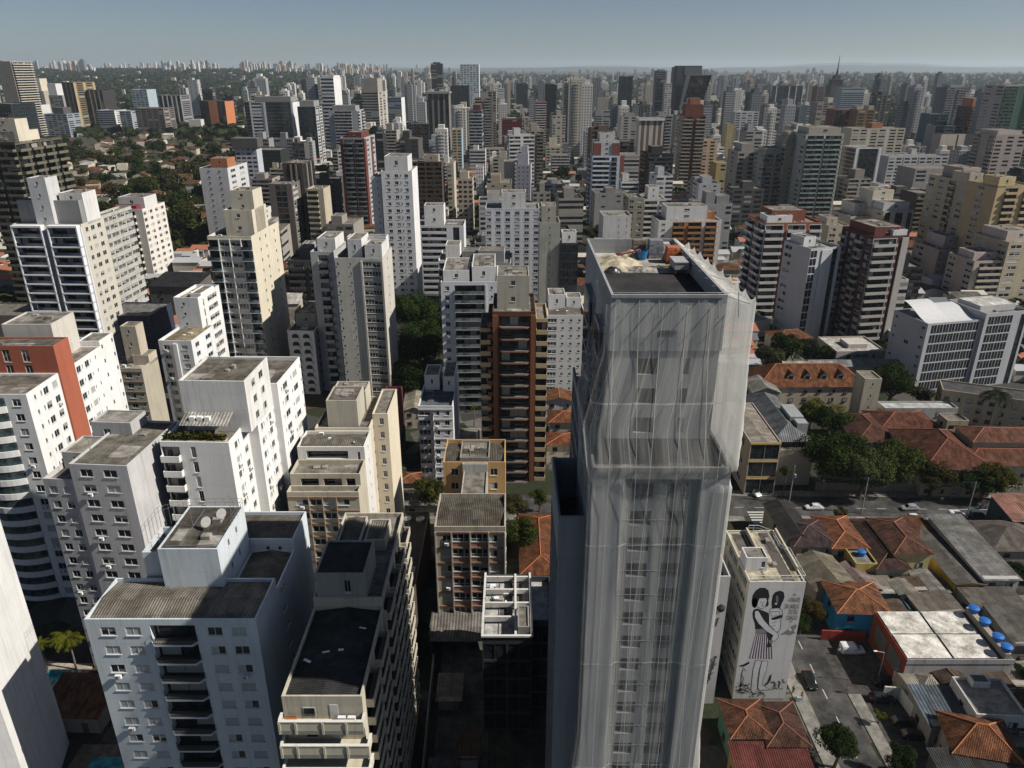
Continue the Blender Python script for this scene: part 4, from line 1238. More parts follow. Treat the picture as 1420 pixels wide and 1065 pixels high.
T('striped white balcony block', 'slim block with dark glass and white balcony bands', 'L', 2, 890, 894, 924, 276, 420, (.62, .60, .57), 'b2p.3b1', 's1p1', 2.9, trim=(.6, .58, .55), b=16, dep=1, pent=((.2, .2, .7, .8, 6, 'w'),))
T('olive narrow block', 'olive-grey narrow block between white balcony towers', 'L', 2, 870, 872, 892, 274, 405, (.34, .31, .22), 'w1p.4w1', 'w1p1', 2.9, b=16)
T('round blue and white tower', 'rounded tower of white and pale blue balcony bands with a brick crown', 'L', 0, 818, 822, 860, 216, 520, (.55, .62, .70), 'b3p.3H1p.5', 'b1p1', 3, trim=(.68, .72, .76), b=17, det=1, dep=1.6, dirt=.2, pent=((.05, .05, .95, .95, 9, 'S'), (.02, .02, .3, .3, 8, 'R'), (.72, .02, .98, .3, 8, 'R'), (.25, .2, .8, .8, 14, 'S')))
T('brick and cream block', 'block with one brick-red edge and rows of cream bands', 'L', 0, 856, 860, 887, 214, 600, (.50, .47, .42), 'F.9r3', 'W1', 3, trim=(.3, .1, .07), b=15)
T('chevron striped tower', 'tall tower striped vertically in cream and brown with a flat white roof slab', 'L', 0, 884, 887, 921, 166, 740, (.62, .58, .52), 'p.3P.5p.35P.4p.6P.4p.35P.5p.3', 'p', 3, trim=(.22, .14, .11), b=18, pent=((-.03, -.05, 1.03, 1.05, 1.2, 'W'),))
T('red and cream stepped tower', 'reddish-brown tower of jagged cream balconies stepping up to an orange lift house', 'L', -4, 921, 948, 979, 160, 700, (.24, .07, .04), 'b1.5p.5b1.5', 'W1p.3W1p.3W1', 3.1, trim=(.5, .42, .33), b=30, dep=2.4, pent=((.1, .1, .85, .8, 9, 'R'), (.3, .2, .75, .7, 14, 'O')))
T('tan windowed slab', 'tan slab with a grid of small paired windows', 'L', 0, 969, 972, 996, 194, 720, (.56, .46, .32), 'p.3w1p.3w1p.4', 'p', 3, b=15)
T('tilted black glass tower', 'black tower whose sloping glass front leans out under a striped grey crown', 'L', 0, 945, 955, 980, 104, 1500, (.04, .042, .045), 'k2', 'p', 3.3, b=36, cat='office tower', name='office_tower')
# ---- left half
T('dark terrace tower', 'dark brown tower of deep balconies at the left edge with a cream roof house', 'R', -6, -30, 20, 58, 197, 330, (.085, .075, .06), 'b1p.2b1', 'B1p.2B1p.2B1p.2B1', 3.1, trim=(.16, .15, .11), b=30, dep=2.0, det=1, pent=((.3, .1, 1.0, .35, 9, 'C'), (.1, .1, .9, .6, 4, 'C')))
BLUE = T('blue balcony tower', 'tower of deep blue-shaded balconies in white frames flanking a dark centre strip', 'R', -2, 17, 112, 146, 311, 236, (.58, .54, .46), 'F.35h5F.2d.6F.2h5F.35', 'p.4w.5p.2w.7p.2w.7p.4', 3.1, trim=(.74, .75, .78), det=1, dep=1.7, b=13, dirt=.2, rails=glass((.008, .022, .06), .1),
  ret4=1, pent=((.08, .15, .98, .95, 7, 'g'), (.36, .02, .62, .5, 14, 'S', 'lift_tower'), (.66, .3, 1.0, .9, 9, 'w')))
_w = BLUE[1]
for lo, hi in ((.02, .46), (.54, .98)):
    b = MB()
    for k in range(17):
        z = k * BLUE[3] + .02
        b.box(_w * lo, -1.95, z - .32, _w * hi, -.01, z + .1)
    b.box(_w * lo, -1.95, 0, _w * lo + .4, -.01, BLUE[2]); b.box(_w * hi - .4, -1.95, 0, _w * hi, -.01, BLUE[2]); b.box(_w * lo, -2.0, BLUE[2] + .004, _w * hi, -.01, BLUE[2] + .6)
    b.build('balcony_frame', wall((.8, .81, .84), .2), BLUE[0].root)
T('scaffolded pale tower', 'pale rendered slab with scaffolding bands right of the blue balcony tower', 'R', -2, 120, 138, 172, 300, 268, (.50, .48, .43), 'p1', 'r1p.2r1p.2r1p.2r1|', 3.0, b=22, dirt=.8)
T('white planted-balcony block', 'white block with a shaded grey front of planted balconies and red awning on top', 'R', -4, 157, 197, 241, 290, 372, (.74, .70, .63), 'p1.6b1.2p1', 'w1p.35s.3w.8p.5w1p.3s.3w.9p.3', 3.2, b=22, dirt=.3, pent=((.05, .2, .95, .75, 5, 'w'), (.0, .02, .8, .18, 1.5, 'M')))
T('orange-topped white block', 'white narrow block with brown window slots under an orange roof box', 'R', -3, 276, 315, 344, 233, 450, (.62, .62, .62), 'p.5s.6p.4s.6p.5', 'p.3w1p.4w1p.4', 3.2, b=30, det=1, pent=((.35, .1, .95, .5, 5, 'O'),))
T('grey-framed office tower', 'white-framed office tower with a projecting top slab behind the orange-topped block', 'R', 0, 325, 355, 362, 203, 600, (.5, .52, .56), 'w1w1w1w1', 'p', 3.2, pent=((-.1, -.1, 1.1, 1, 6, 'D'),), cat='office tower', name='office_tower')
T('low black glass block', 'low dark louvred block with a planted roof', 'R', 0, 342, 388, 392, 208, 740, (.03, .035, .03), 'r1', 'p', 3.3, b=30, cat='office block', name='office_block')
T('glass slab with white edge', 'broad green-black glass slab with a white patterned bay and a bright white edge', 'R', -3, 338, 405, 420, 141, 900, (.16, .18, .19), 'k.6W1.6F.2k3F.2', 'F1', 3.6, trim=(.74, .74, .74), b=42, cat='office tower', name='office_tower', pent=((.2, .1, .95, .6, 5, 'g'),))
T('black glass tower with grey flank', 'black glass tower with a grey gridded flank right of the broad glass slab', 'R', 0, 412, 437, 449, 148, 870, (.045, .05, .052), 'k1k1k1', 'W1p.3W1', 3.3, trim=(.5, .5, .5), cat='office tower', name='office_tower', b=30, pent=((.1, .1, .9, .9, 6, 'g'),))
T('white ribbon tower', 'slender white tower banded with dark ribbon windows, higher than all round it', 'R', -5, 444, 462, 467, 107, 1000, (.78, .78, .78), 'r1', 'p', 4.2, b=30, pent=((.1, .1, 1, .9, 2, 'W'),))
T('grey block with ribbed wings', 'grey residential block with two blank wings round dark balconies', 'R', -2, 455, 495, 508, 153, 780, (.40, .40, .41), 'p.8b2.6p.8', 'b1p.5b1', 3, b=30, pent=((.1, .2, .9, .8, 4, 'g'),))
T('tall beige stepped tower', 'tall grey-beige tower with a sunlit ribbed flank and a smaller top tier', 'R', -4, 501, 524, 541, 127, 990, (.34, .33, .30), 'r1r1', 'P.4w1P.4w1P.4', 3.2, trim=(.5, .47, .4), b=44, pent=((.1, .1, .95, .7, 15, 'T'),))
T('blue-grey glass tower', 'blue-grey gridded tower with a white edge right of the tall beige tower', 'R', -2, 537, 556, 559, 135, 1190, (.22, .27, .33), 'r1r1', 'F1', 3.2, trim=(.74, .74, .74), b=30, cat='office tower', name='office_tower')
T('unfinished concrete tower', 'brown unfinished concrete tower of open floors', 'R', 0, 567, 598, 600, 172, 1020, (.27, .22, .18), 'l1l1l1', 'l1', 3.3, b=24)
T('dark slim far tower', 'dark slim tower standing alone on the skyline left of the pale gridded tower', 'R', 0, 597, 613, 614, 88, 1900, (.05, .05, .052), 'r1r1', 'p', 3.4, b=28, pent=((.2, .2, .8, .8, 3, 'D'),))
T('grey-brown slab', 'grey-brown slab with fine vertical ribs and an overhanging roof', 'R', 0, 593, 622, 631, 129, 1000, (.20, .19, .17), 'd1p.4d1p.4d1p.4d1', 'p', 3.2, b=32, cat='office tower', name='office_tower', pent=((-.05, -.05, 1.05, 1, 1.5, 'g'),))
T('black twin slab', 'low wide black slab in front of the pale gridded skyline tower', 'R', 0, 624, 650, 660, 119, 1600, (.03, .03, .035), 'k1k1', 'p', 3.3, b=36, cat='office tower', name='office_tower')
T('pale gridded tower', 'pale blue-white tower with a fine window grid rising over the skyline', 'R', 0, 638, 664, 667, 89, 1750, (.55, .62, .66), 'w1w1w1w1w1w1', 'p', 3.6, b=40, cat='office tower', name='office_tower')
T('small white ribbon slab', 'small white slab with black ribbon windows, far behind the dark red block', 'R', 0, 690, 699, 700, 123, 1900, (.74, .74, .74), 'r1', 'p', 3.8, b=24)
T('red and white balcony tower', 'brick-red and white balcony tower with glazed verandas', 'R', -4, 471, 505, 525, 191, 505, (.42, .42, .43), 'F.5h1.4P.2h1.4F.3', 'P.6w1p.4F.5w1', 3.1, trim=(.16, .055, .04), b=28, det=1, dep=1.2, pent=((.2, .2, .8, .9, 3, 'r'),), rails=glass((.16, .19, .2), .2))
T('black strip tower', 'brown-black tower of vertical strips with narrow pale ribs', 'R', -3, 391, 419, 431, 226, 440, (.085, .07, .06), 'p.6d.5F.25d.5F.25d.5p.4', 'd1F.3d1F.3d1', 3.2, trim=(.24, .2, .16), b=22, det=1, cat='office tower', name='office_tower', dirt=.3)
T('cream stair-cut block', 'cream block with diagonal balcony cuts right of the black strip tower', 'R', -3, 425, 448, 452, 262, 430, (.50, .44, .33), 'b1p.5', 'p', 3.0, b=14, det=1)
T('black slot tower', 'dark tower of black glass between two grey piers', 'R', -2, 372, 404, 411, 255, 425, (.16, .14, .13), 'p.7k1.4p.6', 'w1p.3', 3.2, b=16, det=1, cat='office tower', name='office_tower', dirt=.3)
T('dark loggia block', 'dark brown block of deep loggias with a rusty roof box', 'R', -1, 567, 612, 620, 224, 520, (.10, .07, .05), 'l1p.15l1p.15l1p.15l1', 'p', 3.1, b=18, det=1, trim=(.2, .13, .08), pent=((.45, .1, .9, .6, 4, 'b'),))
T('cream slim block', 'cream slim block with one window column beside the dark loggia block', 'R', -1, 620, 629, 633, 226, 530, (.55, .50, .41), 'w1p.4', 'p', 3, b=16)
T('beige corner block', 'small beige block with a terrace on its roof', 'R', -1, 635, 655, 660, 248, 500, (.50, .41, .31), 'w1p.2w1p.2w1', 'w1p.6w1', 3, b=15, pent=((.1, .2, .7, .8, 4, 'B'),))
T('slim white dotted block', 'slim white block with tiny windows right of the beige corner block', 'R', 0, 660, 670, 672, 231, 620, (.68, .68, .66), 's1s1s1', 'p', 3, b=12)
T('dark blue striped tower', 'dark tower striped with grey balconies and a brown top', 'R', -2, 650, 668, 672, 153, 790, (.15, .17, .2), 'b1', 'r1', 3.1, trim=(.4, .42, .45), b=22, pent=((.3, .1, .9, .8, 5, 'r'),))
T('pale blue and cream pair', 'narrow cream and pale blue block half hidden by the dark striped tower', 'R', 0, 627, 640, 647, 179, 830, (.58, .50, .36), 'w1w1', 'P1', 3, trim=(.32, .45, .56), b=20)
T('dark red block', 'deep red block with a dark frame grid', 'R', 0, 696, 724, 727, 165, 1050, (.17, .02, .03), 'w1w1w1w1', 'p', 3.2, b=22, cat='office tower', name='office_tower')
T('pale windowed block', 'pale stone block with a regular window grid below the dark red block', 'R', 0, 672, 700, 703, 206, 880, (.46, .42, .36), 'w1w1w1w1', 'p', 3, b=18)
T('lavender stepped block', 'lavender-grey stepped block with one white sunlit wall', 'R', -4, 715, 736, 753, 229, 600, (.40, .39, .44), 'p.4s.5p.3s.5p.3s.5p.3', 'p', 3, b=20, pent=((.1, .3, .8, 1, 8, 'L'), (.3, .5, .75, 1, 13, 'L')), dirt=.3)
T('cream left neighbour', 'plain cream slab left of the lavender stepped block', 'R', 0, 699, 714, 715, 224, 620, (.55, .52, .46), 'p', 'p', 3, b=14)
T('small cream terrace block', 'small cream block stepping up to a square top among trees', 'R', 0, 757, 777, 784, 204, 850, (.52, .47, .36), 'w1w1w1', 'w1w1', 3, b=16, pent=((.25, .2, .8, .8, 9, 'C'),))
T('grey low balcony block', 'low grey block of white-edged balconies beside the small cream block', 'R', 0, 765, 790, 797, 215, 780, (.36, .36, .37), 'b1b1', 'w1', 3, trim=(.55, .55, .55), b=18)
T('pink striped tower', 'pink and white striped balcony tower with a dark crown', 'R', 0, 742, 758, 762, 141, 1060, (.42, .22, .18), 'b1', 'r1', 3.1, trim=(.66, .62, .58), b=20)
T('black tower with pale edge', 'black tower with one pale sunlit edge behind the pink striped tower', 'R', 0, 757, 772, 777, 117, 1300, (.03, .03, .033), 'k1', 'p', 3.3, trim=(.6, .58, .52), b=34, pent=((.9, 0, 1.05, 1, .3, 'W'),))
T('dark wide far slab', 'dark wide slab far away left of the black tower with pale edge', 'R', 0, 716, 732, 738, 116, 2000, (.045, .05, .055), 'k1', 'r1', 3.4, b=40)
T('grey block with white cap', 'grey block with white terrace cap and blank upper box', 'R', 0, 826, 846, 849, 153, 1100, (.38, .37, .36), 'r1p.2r1', 'w1', 3, b=20, pent=((.1, .1, .9, .8, 16, 'T'),))
T('grey fluted block', 'grey-beige fluted block left of the chevron striped tower', 'L', 0, 858, 862, 886, 161, 900, (.42, .39, .36), 'p.3w1p.3w1p.3', 'p', 3, b=18, pent=((.2, .2, .8, .8, 3, 'T'),))
T('tall grey pair', 'tall grey tower with a whiter lower twin on the skyline', 'L', 0, 908, 911, 925, 98, 1300, (.20, .20, .21), 'r1', 'p', 3.3, b=22, pent=((.2, .1, .8, .8, 2, 'g'),))
T('white stepped twin', 'white stepped tower right beside the tall grey tower', 'L', 0, 922, 923, 932, 115, 1280, (.62, .6, .56), 'w1w1', 'p', 3.3, b=22, pent=((.2, .1, .8, .8, 18, 'W'),))
T('blue steel tower', 'blue-grey glass tower half hidden behind the tilted black tower', 'L', 0, 934, 936, 950, 93, 1700, (.12, .16, .2), 'r1', 'p', 3.4, b=34, cat='office tower', name='office_tower')
T('navy glass tower', 'square navy glass tower on the skyline', 'L', 0, 858, 861, 878, 106, 1500, (.05, .07, .085), 'k1k1', 'p', 3.4, b=30, cat='office tower', name='office_tower')
T('tan strip tower far left', 'golden-brown tower with a bright ribbed side rising from the garden suburb', 'R', -7, 85, 101, 117, 114, 1330, (.20, .15, .09), 'd1p.3d1p.3d1', 'P.3w1P.3w1P.3', 3.4, trim=(.42, .34, .2), b=56, cat='office tower', name='office_tower')
T('black fluted block', 'black fluted block with a beige edge wall right of the golden-brown tower', 'R', -5, 118, 141, 150, 125, 1350, (.055, .05, .048), 'd1F.3d1F.3d1F.3d1', 'p', 3.3, trim=(.3, .27, .22), b=36)
T('cream crown block', 'cream block with a square stepped crown near the left edge', 'R', -4, 42, 60, 68, 126, 1700, (.44, .41, .34), 'd1p1d1p1', 'p', 3.2, b=40, pent=((.2, .2, .7, .8, 24, 'C'),))
T('grey slab with cube', 'grey slab with a white cube on its roof', 'R', -4, 67, 86, 92, 132, 1650, (.32, .31, .3), 'w1w1w1', 'p', 3.2, b=30, pent=((.0, .1, .6, .8, 22, 'w'),))
T('white colonnade block', 'low white block with tall dark window slots', 'R', -4, 24, 48, 53, 146, 1250, (.68, .67, .64), 'd1p.6d1p.6d1p.6d1p.6', 'p', 3.3, b=36)
T('twisted balcony tower', 'beige tower of flared balconies cut by the left frame edge', 'R', -8, -6, 14, 24, 85, 1150, (.38, .35, .29), 'p1', 'b1', 3.3, trim=(.55, .51, .44), b=40, dep=3)
T('dark office with copper edge', 'dark glass office with a copper edge at the left frame edge', 'R', -6, -20, 14, 26, 144, 900, (.04, .045, .05), 'k1k1', 'k1', 3.4, trim=(.3, .14, .06), b=40, cat='office block', name='office_block')
T('blue-grey residential slab', 'blue-grey residential slab with dense windows', 'R', -4, 56, 92, 98, 158, 1240, (.28, .32, .36), 'w1w1w1w1w1', 'w1w1', 3, b=34, pent=((.4, .2, .8, .8, 9, 'D'),))
T('white-blue ribbon block', 'low white and blue block with ribbon windows', 'R', -5, 133, 158, 165, 153, 1300, (.42, .46, .52), 'r1', 'W1', 3.2, trim=(.68, .67, .64), b=36)
T('grey twin gable block', 'grey double-fronted block with pale sunlit returns', 'R', -5, 165, 181, 188, 154, 1270, (.34, .38, .43), 'w1w1', 'w1', 3.2, b=34, trim=(.6, .58, .53))
T('white-blue tall block', 'taller white and pale blue gridded block among grey slabs', 'R', -4, 181, 203, 211, 124, 1600, (.40, .48, .54), 'w1w1w1w1', 'p', 3.2, trim=(.7, .7, .68), b=36)
T('brown-grey wide block', 'wide brown-grey block at the edge of the garden suburb', 'R', -4, 186, 226, 234, 150, 1280, (.20, .175, .16), 'w1w1w1w1w1', 'w1w1', 3.1, b=36)
T('striped grey and white block', 'grey block striped with vertical white ribs', 'R', -5, 219, 249, 258, 132, 1400, (.24, .23, .25), 'd1F.3d1F.3d1F.3d1F.3d1', 'w1', 3.2, trim=(.6, .58, .55), b=38)
T('orange strip tower', 'dark glass tower with two bright orange vertical strips', 'R', -4, 276, 311, 320, 140, 1370, (.06, .035, .035), 'k1F.9k.9', 'F1', 3.4, trim=(.58, .22, .10), b=36, cat='office tower', name='office_tower')
# ---- right half
T('brick and white terrace tower', 'brick tower of white balcony bands with a planted stepped roof', 'L', 4, 1026, 1062, 1140, 309, 312, (.34, .13, .065), 'B1.5p.3B1.5p.3B1', 'B1p.3B1', 3.05, trim=(.62, .61, .6), b=20, det=1, dep=1.3, pent=((.2, .3, .8, .9, 4, 'R'), (.05, .1, .5, .5, 2.5, 'W')), dirt=.3)
T('grey fin office', 'slim grey office with a white fin wall and dark glass strip leaning over the gardens', 'L', 18, 1096, 1125, 1167, 345, 280, (.50, .51, .53), 'k1p.6f1.5d.9p.4', 'w1p1.6', 3.1, b=16, det=1, cat='office tower', name='office_tower', pent=((.1, .4, .5, .9, 3, 'S'),), dirt=.3)
T('dark red banded tower', 'dark maroon tower with pale balcony bands round its corner and a grey edge wall', 'L', 10, 1163, 1212, 1261, 328, 275, (.085, .036, .034), 'B2.6p.5F.7', 'b1p.3w1p.3b1p.3w1', 3.0, trim=(.42, .40, .37), b=20, det=1, dep=1.2, pent=((.1, .1, .9, .9, 3, 'r'), (.55, .02, .95, .3, 2, 'S')), dirt=.3)
T('green glass balcony tower', 'tall tower of glazed green-white balconies with a cream crown', 'L', 2, 1100, 1118, 1171, 186, 520, (.42, .43, .39), 'p.2h2P.12h2p.2', 'w1p1w1', 3.1, trim=(.58, .57, .52), b=24, det=1, dep=1.4, rails=glass((.16, .22, .21), .15), pent=((.1, .1, .95, .9, 4, 'V'),))
T('olive blank slab', 'olive-grey slab with a column of small windows left of the green glass tower', 'L', 2, 1084, 1092, 1112, 190, 535, (.30, .28, .22), 'p.6s.5p.8', 'w1p1w1', 3.1, b=22, pent=((.2, .2, .8, .8, 3, 'V'),))
T('grey glazed balcony block', 'grey block of glazed balconies below the olive slab', 'L', 2, 1052, 1060, 1090, 212, 540, (.34, .335, .30), 'h1p.2h1', 'w1p.6w1', 3.1, trim=(.46, .45, .41), b=20, det=1, dep=1.1, pent=((.1, .1, .9, .9, 3, 'V'),), rails=glass((.15, .18, .17), .15))
T('tall grey-beige tower', 'tall grey-beige tower seen over the brick terrace tower', 'L', 2, 1016, 1024, 1052, 210, 560, (.36, .33, .29), 'w1p.4w1p.4', 'p1w1p1', 3.1, b=24, pent=((.2, .1, .8, .8, 5, 'T'),))
T('white frame slab', 'grey slab inside a bright white portal frame with black glass flanks', 'L', 6, 1172, 1188, 1223, 205, 600, (.66, .66, .66), 'p.22D2.2p.22', 'k1', 3.2, trim=(.30, .30, .30), b=20, cat='office tower', name='office_tower')
T('white and brown apartment row', 'long low white apartment row with brown window bays', 'L', 4, 1228, 1233, 1316, 217, 680, (.50, .51, .53), 'w1w1P.2w1w1P.2w1w1P.2w1w1', 'p', 3, trim=(.30, .17, .1), b=18)
T('cream sunlit facade block', 'cream block with white-framed windows catching the sun', 'L', 3, 1174, 1182, 1256, 178, 820, (.52, .47, .37), 'w1w1P.3w1w1P.3w1w1', 'p', 3.1, trim=(.6, .56, .47), b=22, pent=((.4, .2, .6, .8, 5, 'O'),))
T('maroon and white pair', 'maroon tower with a white gridded half', 'L', 2, 1152, 1158, 1192, 152, 900, (.17, .06, .06), 'd1p.5r1.5', 'p', 3.2, trim=(.55, .54, .5), b=22)
T('brown twin-crown tower', 'brown tower with a notched crown above the cream block', 'L', 2, 1186, 1190, 1214, 152, 880, (.22, .13, .07), 'w1w1', 'p', 3.2, b=20, pent=((.0, .2, .3, .8, 4, 'b'), (.7, .2, 1, .8, 4, 'b')))
T('grid office slab', 'dark gridded office slab with three white fins at the wood edge', 'L', 0, 1073, 1077, 1115, 119, 1750, (.10, .12, .13), 'F.15k1k1F.15k1F.15k1F.15', 'p', 3.4, trim=(.6, .6, .6), b=26, cat='office tower', name='office_tower')
T('blue ribbon block', 'blue-grey ribbon-window block with one bright white edge', 'L', 2, 1164, 1168, 1200, 122, 1450, (.30, .36, .40), 'r1', 'p', 3.3, b=24, pent=((.93, 0, 1.05, 1, .3, 'W'),))
T('dark red far tower', 'slim dark tower with white side right of the grid office slab', 'L', 2, 1130, 1134, 1145, 120, 1350, (.17, .13, .13), 'w1', 'p', 3.2, b=22, pent=((.2, .2, .8, .8, 3, 'g'),))
T('grey ribbon pair', 'pale blue ribbon block in front of the wood edge', 'L', 2, 1117, 1120, 1132, 146, 1150, (.32, .36, .40), 'r1', 'p', 3.2, b=20)
T('brown gridded tower', 'brown-grey gridded tower in front of the needle tower', 'L', 2, 1130, 1134, 1157, 142, 1080, (.28, .24, .2), 'w1w1w1', 'p', 3.2, b=22, pent=((.7, .2, 1, .8, 6, 'C'),))
T('dark grey balcony tower right', 'dark grey balcony tower with one white edge standing before the woods', 'L', 4, 1308, 1314, 1341, 121, 1200, (.15, .15, .17), 'b1p.4b1', 'p', 3.3, trim=(.24, .24, .26), b=28, pent=((.2, .1, .9, .8, 3, 'g'),))
T('rust orange tower', 'rust-orange tower with a flat orange crown and jagged balconies', 'L', 6, 1338, 1348, 1374, 148, 930, (.13, .06, .035), 'B1p.4B1', 'w1', 3.2, trim=(.40, .15, .05), b=26, dep=2, pent=((.05, .05, .95, .8, 9, 'O'),))
T('green-shaded edge tower', 'large pink-grey tower with a green panel cut by the right frame edge', 'L', 4, 1376, 1394, 1450, 118, 800, (.40, .36, .36), 'b1P.7b1', 'w1p.4w1', 3.2, trim=(.06, .13, .09), b=30, dep=1.5)
T('grey blue slim tower', 'slim blue-grey tower between the rust tower and the right edge', 'L', 4, 1370, 1374, 1392, 128, 900, (.25, .28, .31), 'r1p.5', 'p', 3.2, b=22)
T('beige blank pair', 'pair of blank beige boxes with tree tops at their feet', 'L', 6, 1298, 1306, 1352, 186, 900, (.47, .42, .36), 'p1d.12p1', 'p', 3.1, b=16)
T('teal glass office', 'teal glass office with a bright blue top edge', 'L', 3, 1288, 1291, 1316, 158, 960, (.07, .13, .16), 'k1k1', 'p', 3.3, b=22, cat='office block', name='office_block')
T('black gridded office', 'black and white gridded office in front of the teal one', 'L', 3, 1294, 1298, 1350, 174, 930, (.30, .31, .32), 'k1k1k1k1', 'p', 3.3, b=20, cat='office block', name='office_block')
T('pink-beige ledge tower', 'pink-beige tower with stepped ledges near the right edge', 'L', 5, 1370, 1382, 1424, 187, 620, (.40, .34, .31), 'w1p.3w1p.3w1', 'b1p1b1', 3.1, b=26, dep=1.2, pent=((.1, .1, .9, .9, 3, 'P'),))
T('large beige balcony tower', 'large sunlit beige tower with deep balconies and circular crown openings', 'L', 7, 1288, 1343, 1386, 252, 375, (.50, .42, .29), 'p.7b2.2p.5', 'w1p.4w1p.4b1p.4w1', 3.0, b=30, det=1, dep=1.2, pent=((-.01, -.01, .42, .4, 4, 'B'), (.3, .4, .9, .9, 5, 'b')))
T('yellow-beige edge tower', 'yellow-beige tower with an arched crown at the right frame edge', 'L', 8, 1372, 1384, 1440, 258, 350, (.48, .38, .22), 'p.6b1p.4b1', 'p1w1p1', 3.0, b=20, det=1, dep=1.1, pent=((.0, .0, .4, .5, 4, 'Y'),))
T('cream complex with dark flats', 'cream block with dark flat penthouse and white-framed front windows', 'L', 6, 1196, 1226, 1268, 293, 400, (.54, .50, .40), 'p.2d1p.6d1.4p.6d.8p.2', 's1p1s1', 3.0, b=26, det=1, pent=((.05, .1, .9, .5, 4, 'S'), (.0, .5, .7, 1, 9, 'C')))
T('cream stepped left wing', 'cream stepped wing left of the cream complex with a terrace top', 'L', 6, 1170, 1180, 1208, 300, 410, (.52, .47, .36), 'w1p1w1', 's1p1', 3.0, b=20, det=1, pent=((.4, .3, 1, 1, 6, 'C'),))
T('cream small block', 'small cream block with a roof terrace above the grey fin office', 'L', 4, 1144, 1150, 1180, 313, 380, (.50, .44, .32), 'w1p.5w1', 's1p1', 3.0, b=18, det=1, pent=((.1, .3, .6, .9, 3, 'B'),))
T('pink rounded balcony block', 'pink-beige block with rounded balconies behind the angled office', 'L', 6, 1333, 1352, 1402, 362, 330, (.50, .43, .36), 'p.3b2p.2', 'w1p1w1', 3.0, b=18, det=1, dep=1.3, pent=((.1, .2, .9, .8, 3, 'P'),))
T('pink blank block', 'pink block with scattered small windows left of the rounded one', 'L', 6, 1290, 1302, 1336, 346, 360, (.45, .37, .32), 's1p1s1p1', 'w1p1', 3.0, b=20, det=1, pent=((.5, .3, 1, 1, 5, 'P'),))
T('beige right edge slab', 'beige slab with blue-tinted windows cut by the right edge', 'L', 8, 1386, 1400, 1450, 336, 330, (.46, .40, .28), 'w1p.3w1', 'w1p1w1', 3.0, b=22, det=1, pent=((.1, .2, .9, .9, 4, 'P'),))
T('grey lilac flat block', 'grey-lilac block with a wide flat roof behind the cream complex', 'L', 4, 1262, 1270, 1335, 234, 560, (.34, .31, .31), 'w1p.3w1p.3w1', 'p', 3.0, b=24)
T('brown edge block', 'dark brown block under the large beige tower', 'L', 4, 1262, 1272, 1300, 268, 470, (.10, .075, .06), 'b1', 'p', 3, b=18, trim=(.2, .15, .11))
T('white-topped far block', 'white windowed block right of the tilted black tower', 'L', 1, 1018, 1020, 1053, 155, 1150, (.55, .56, .57), 'w1w1w1w1', 'p', 3.2, b=20)
T('olive mid slab', 'olive-yellow slab behind the tan windowed slab', 'L', 1, 1006, 1009, 1020, 172, 900, (.42, .36, .2), 'p1s.4', 'p', 3.1, b=18)
T('gold corner block', 'golden-yellow block with one windowed side', 'L', 2, 990, 994, 1016, 226, 620, (.48, .36, .16), 'p.6w1w1', 'p', 3.1, b=18)

# white office block with the wave roof, right
C0 = at(1289.5, 440, Y=231)
B = Bld('white and grey office block with a scooped wave roof and gridded glass front', 'office block', C0.x, C0.y, radians(13), None, 'office_block', 1)
h = C0.z
note('white wave-roof office', C0.x, C0.y, 38, 16, radians(13), h)
WO = (.43, .44, .46)
B.block(0, 0, 21, 16, 0, h - 2.2, 'p.6k1k1k1k1k1k1k1k1p.5', '', 's1p1x.7p1s1', fh=3.1, nf=7, col=WO, roof='metal', rcol=(.3, .31, .32), par=.6, dirt=.3)
B.block(21.003, -.8, 38, 16, 0, h, 'p.5k1k1k1k1p1.2d1p.3', 'p', '', fh=3.1, nf=8, col=WO, roof='concrete', par=1.2, dirt=.3, name='right_wall')
for (x0, x1, zb, zt2) in ((1.0, 10.5, h - 2.6, h + 1.6), (10.6, 20.6, h - 2.6, h - .1)):
    b = MB(); n = 12
    for k in range(n):
        t0, t1 = k / n, (k + 1) / n
        f = lambda t: zb + (zt2 - zb) * (.5 - .5 * cos(pi * t))
        b.quad((x0, 1 + 13 * t0, f(t0)), (x1, 1 + 13 * t0, f(t0)), (x1, 1 + 13 * t1, f(t1)), (x0, 1 + 13 * t1, f(t1)))
    b.build('wave_roof', plain((.55, .55, .55), .5, 0, 'roof_sheet'), B.root)
B.penthouse(23, 4, 37, 14, h - 1.2, h + 1.0, (.5, .5, .5), 'metal', '', '', '', rcol=(.7, .7, .68))
B.finish()

# landmark additions
C0 = at(1163, 108, Y=1600)
t = thing('needle_tower', 'dark tower with a tapering top and a needle mast on the right skyline', 'tower', (C0.x - 12, C0.y, 0))
b = MB(); b.box(0, 0, 0, 26, 26, C0.z - 14); b.box(3, 3, C0.z - 14, 23, 23, C0.z - 3); b.box(7, 7, C0.z - 3, 19, 19, C0.z + 5)
for k in range(24): b.box(-.15, -.15, 4 + k * 3.3, 26.15, 26.15, 4.9 + k * 3.3, 1)
b.build('shaft', [wall((.09, .085, .085)), wall((.16, .15, .15))], t)
b = MB(); b.tube((13, 13, C0.z + 5), (13, 13, C0.z + 16), 3, 1.6, 8); b.tube((13, 13, C0.z + 16), (13, 13, C0.z + 42), 1.2, .3, 6)
b.build('mast', plain((.07, .075, .08), .6, .2, 'mast'), t)
note('needle tower', C0.x - 12, C0.y, 26, 26, 0, C0.z)
C0, C1 = at(945, 91, Y=1506), at(980, 91, Y=1506)
t = thing('crown_block', 'tall dark block with a finely ribbed crown behind the leaning glass front', 'office tower', (C0.x, 1540, 0))
w = C1.x - C0.x
b = MB(); b.box(0, 0, 0, w, 30, C0.z, 0)
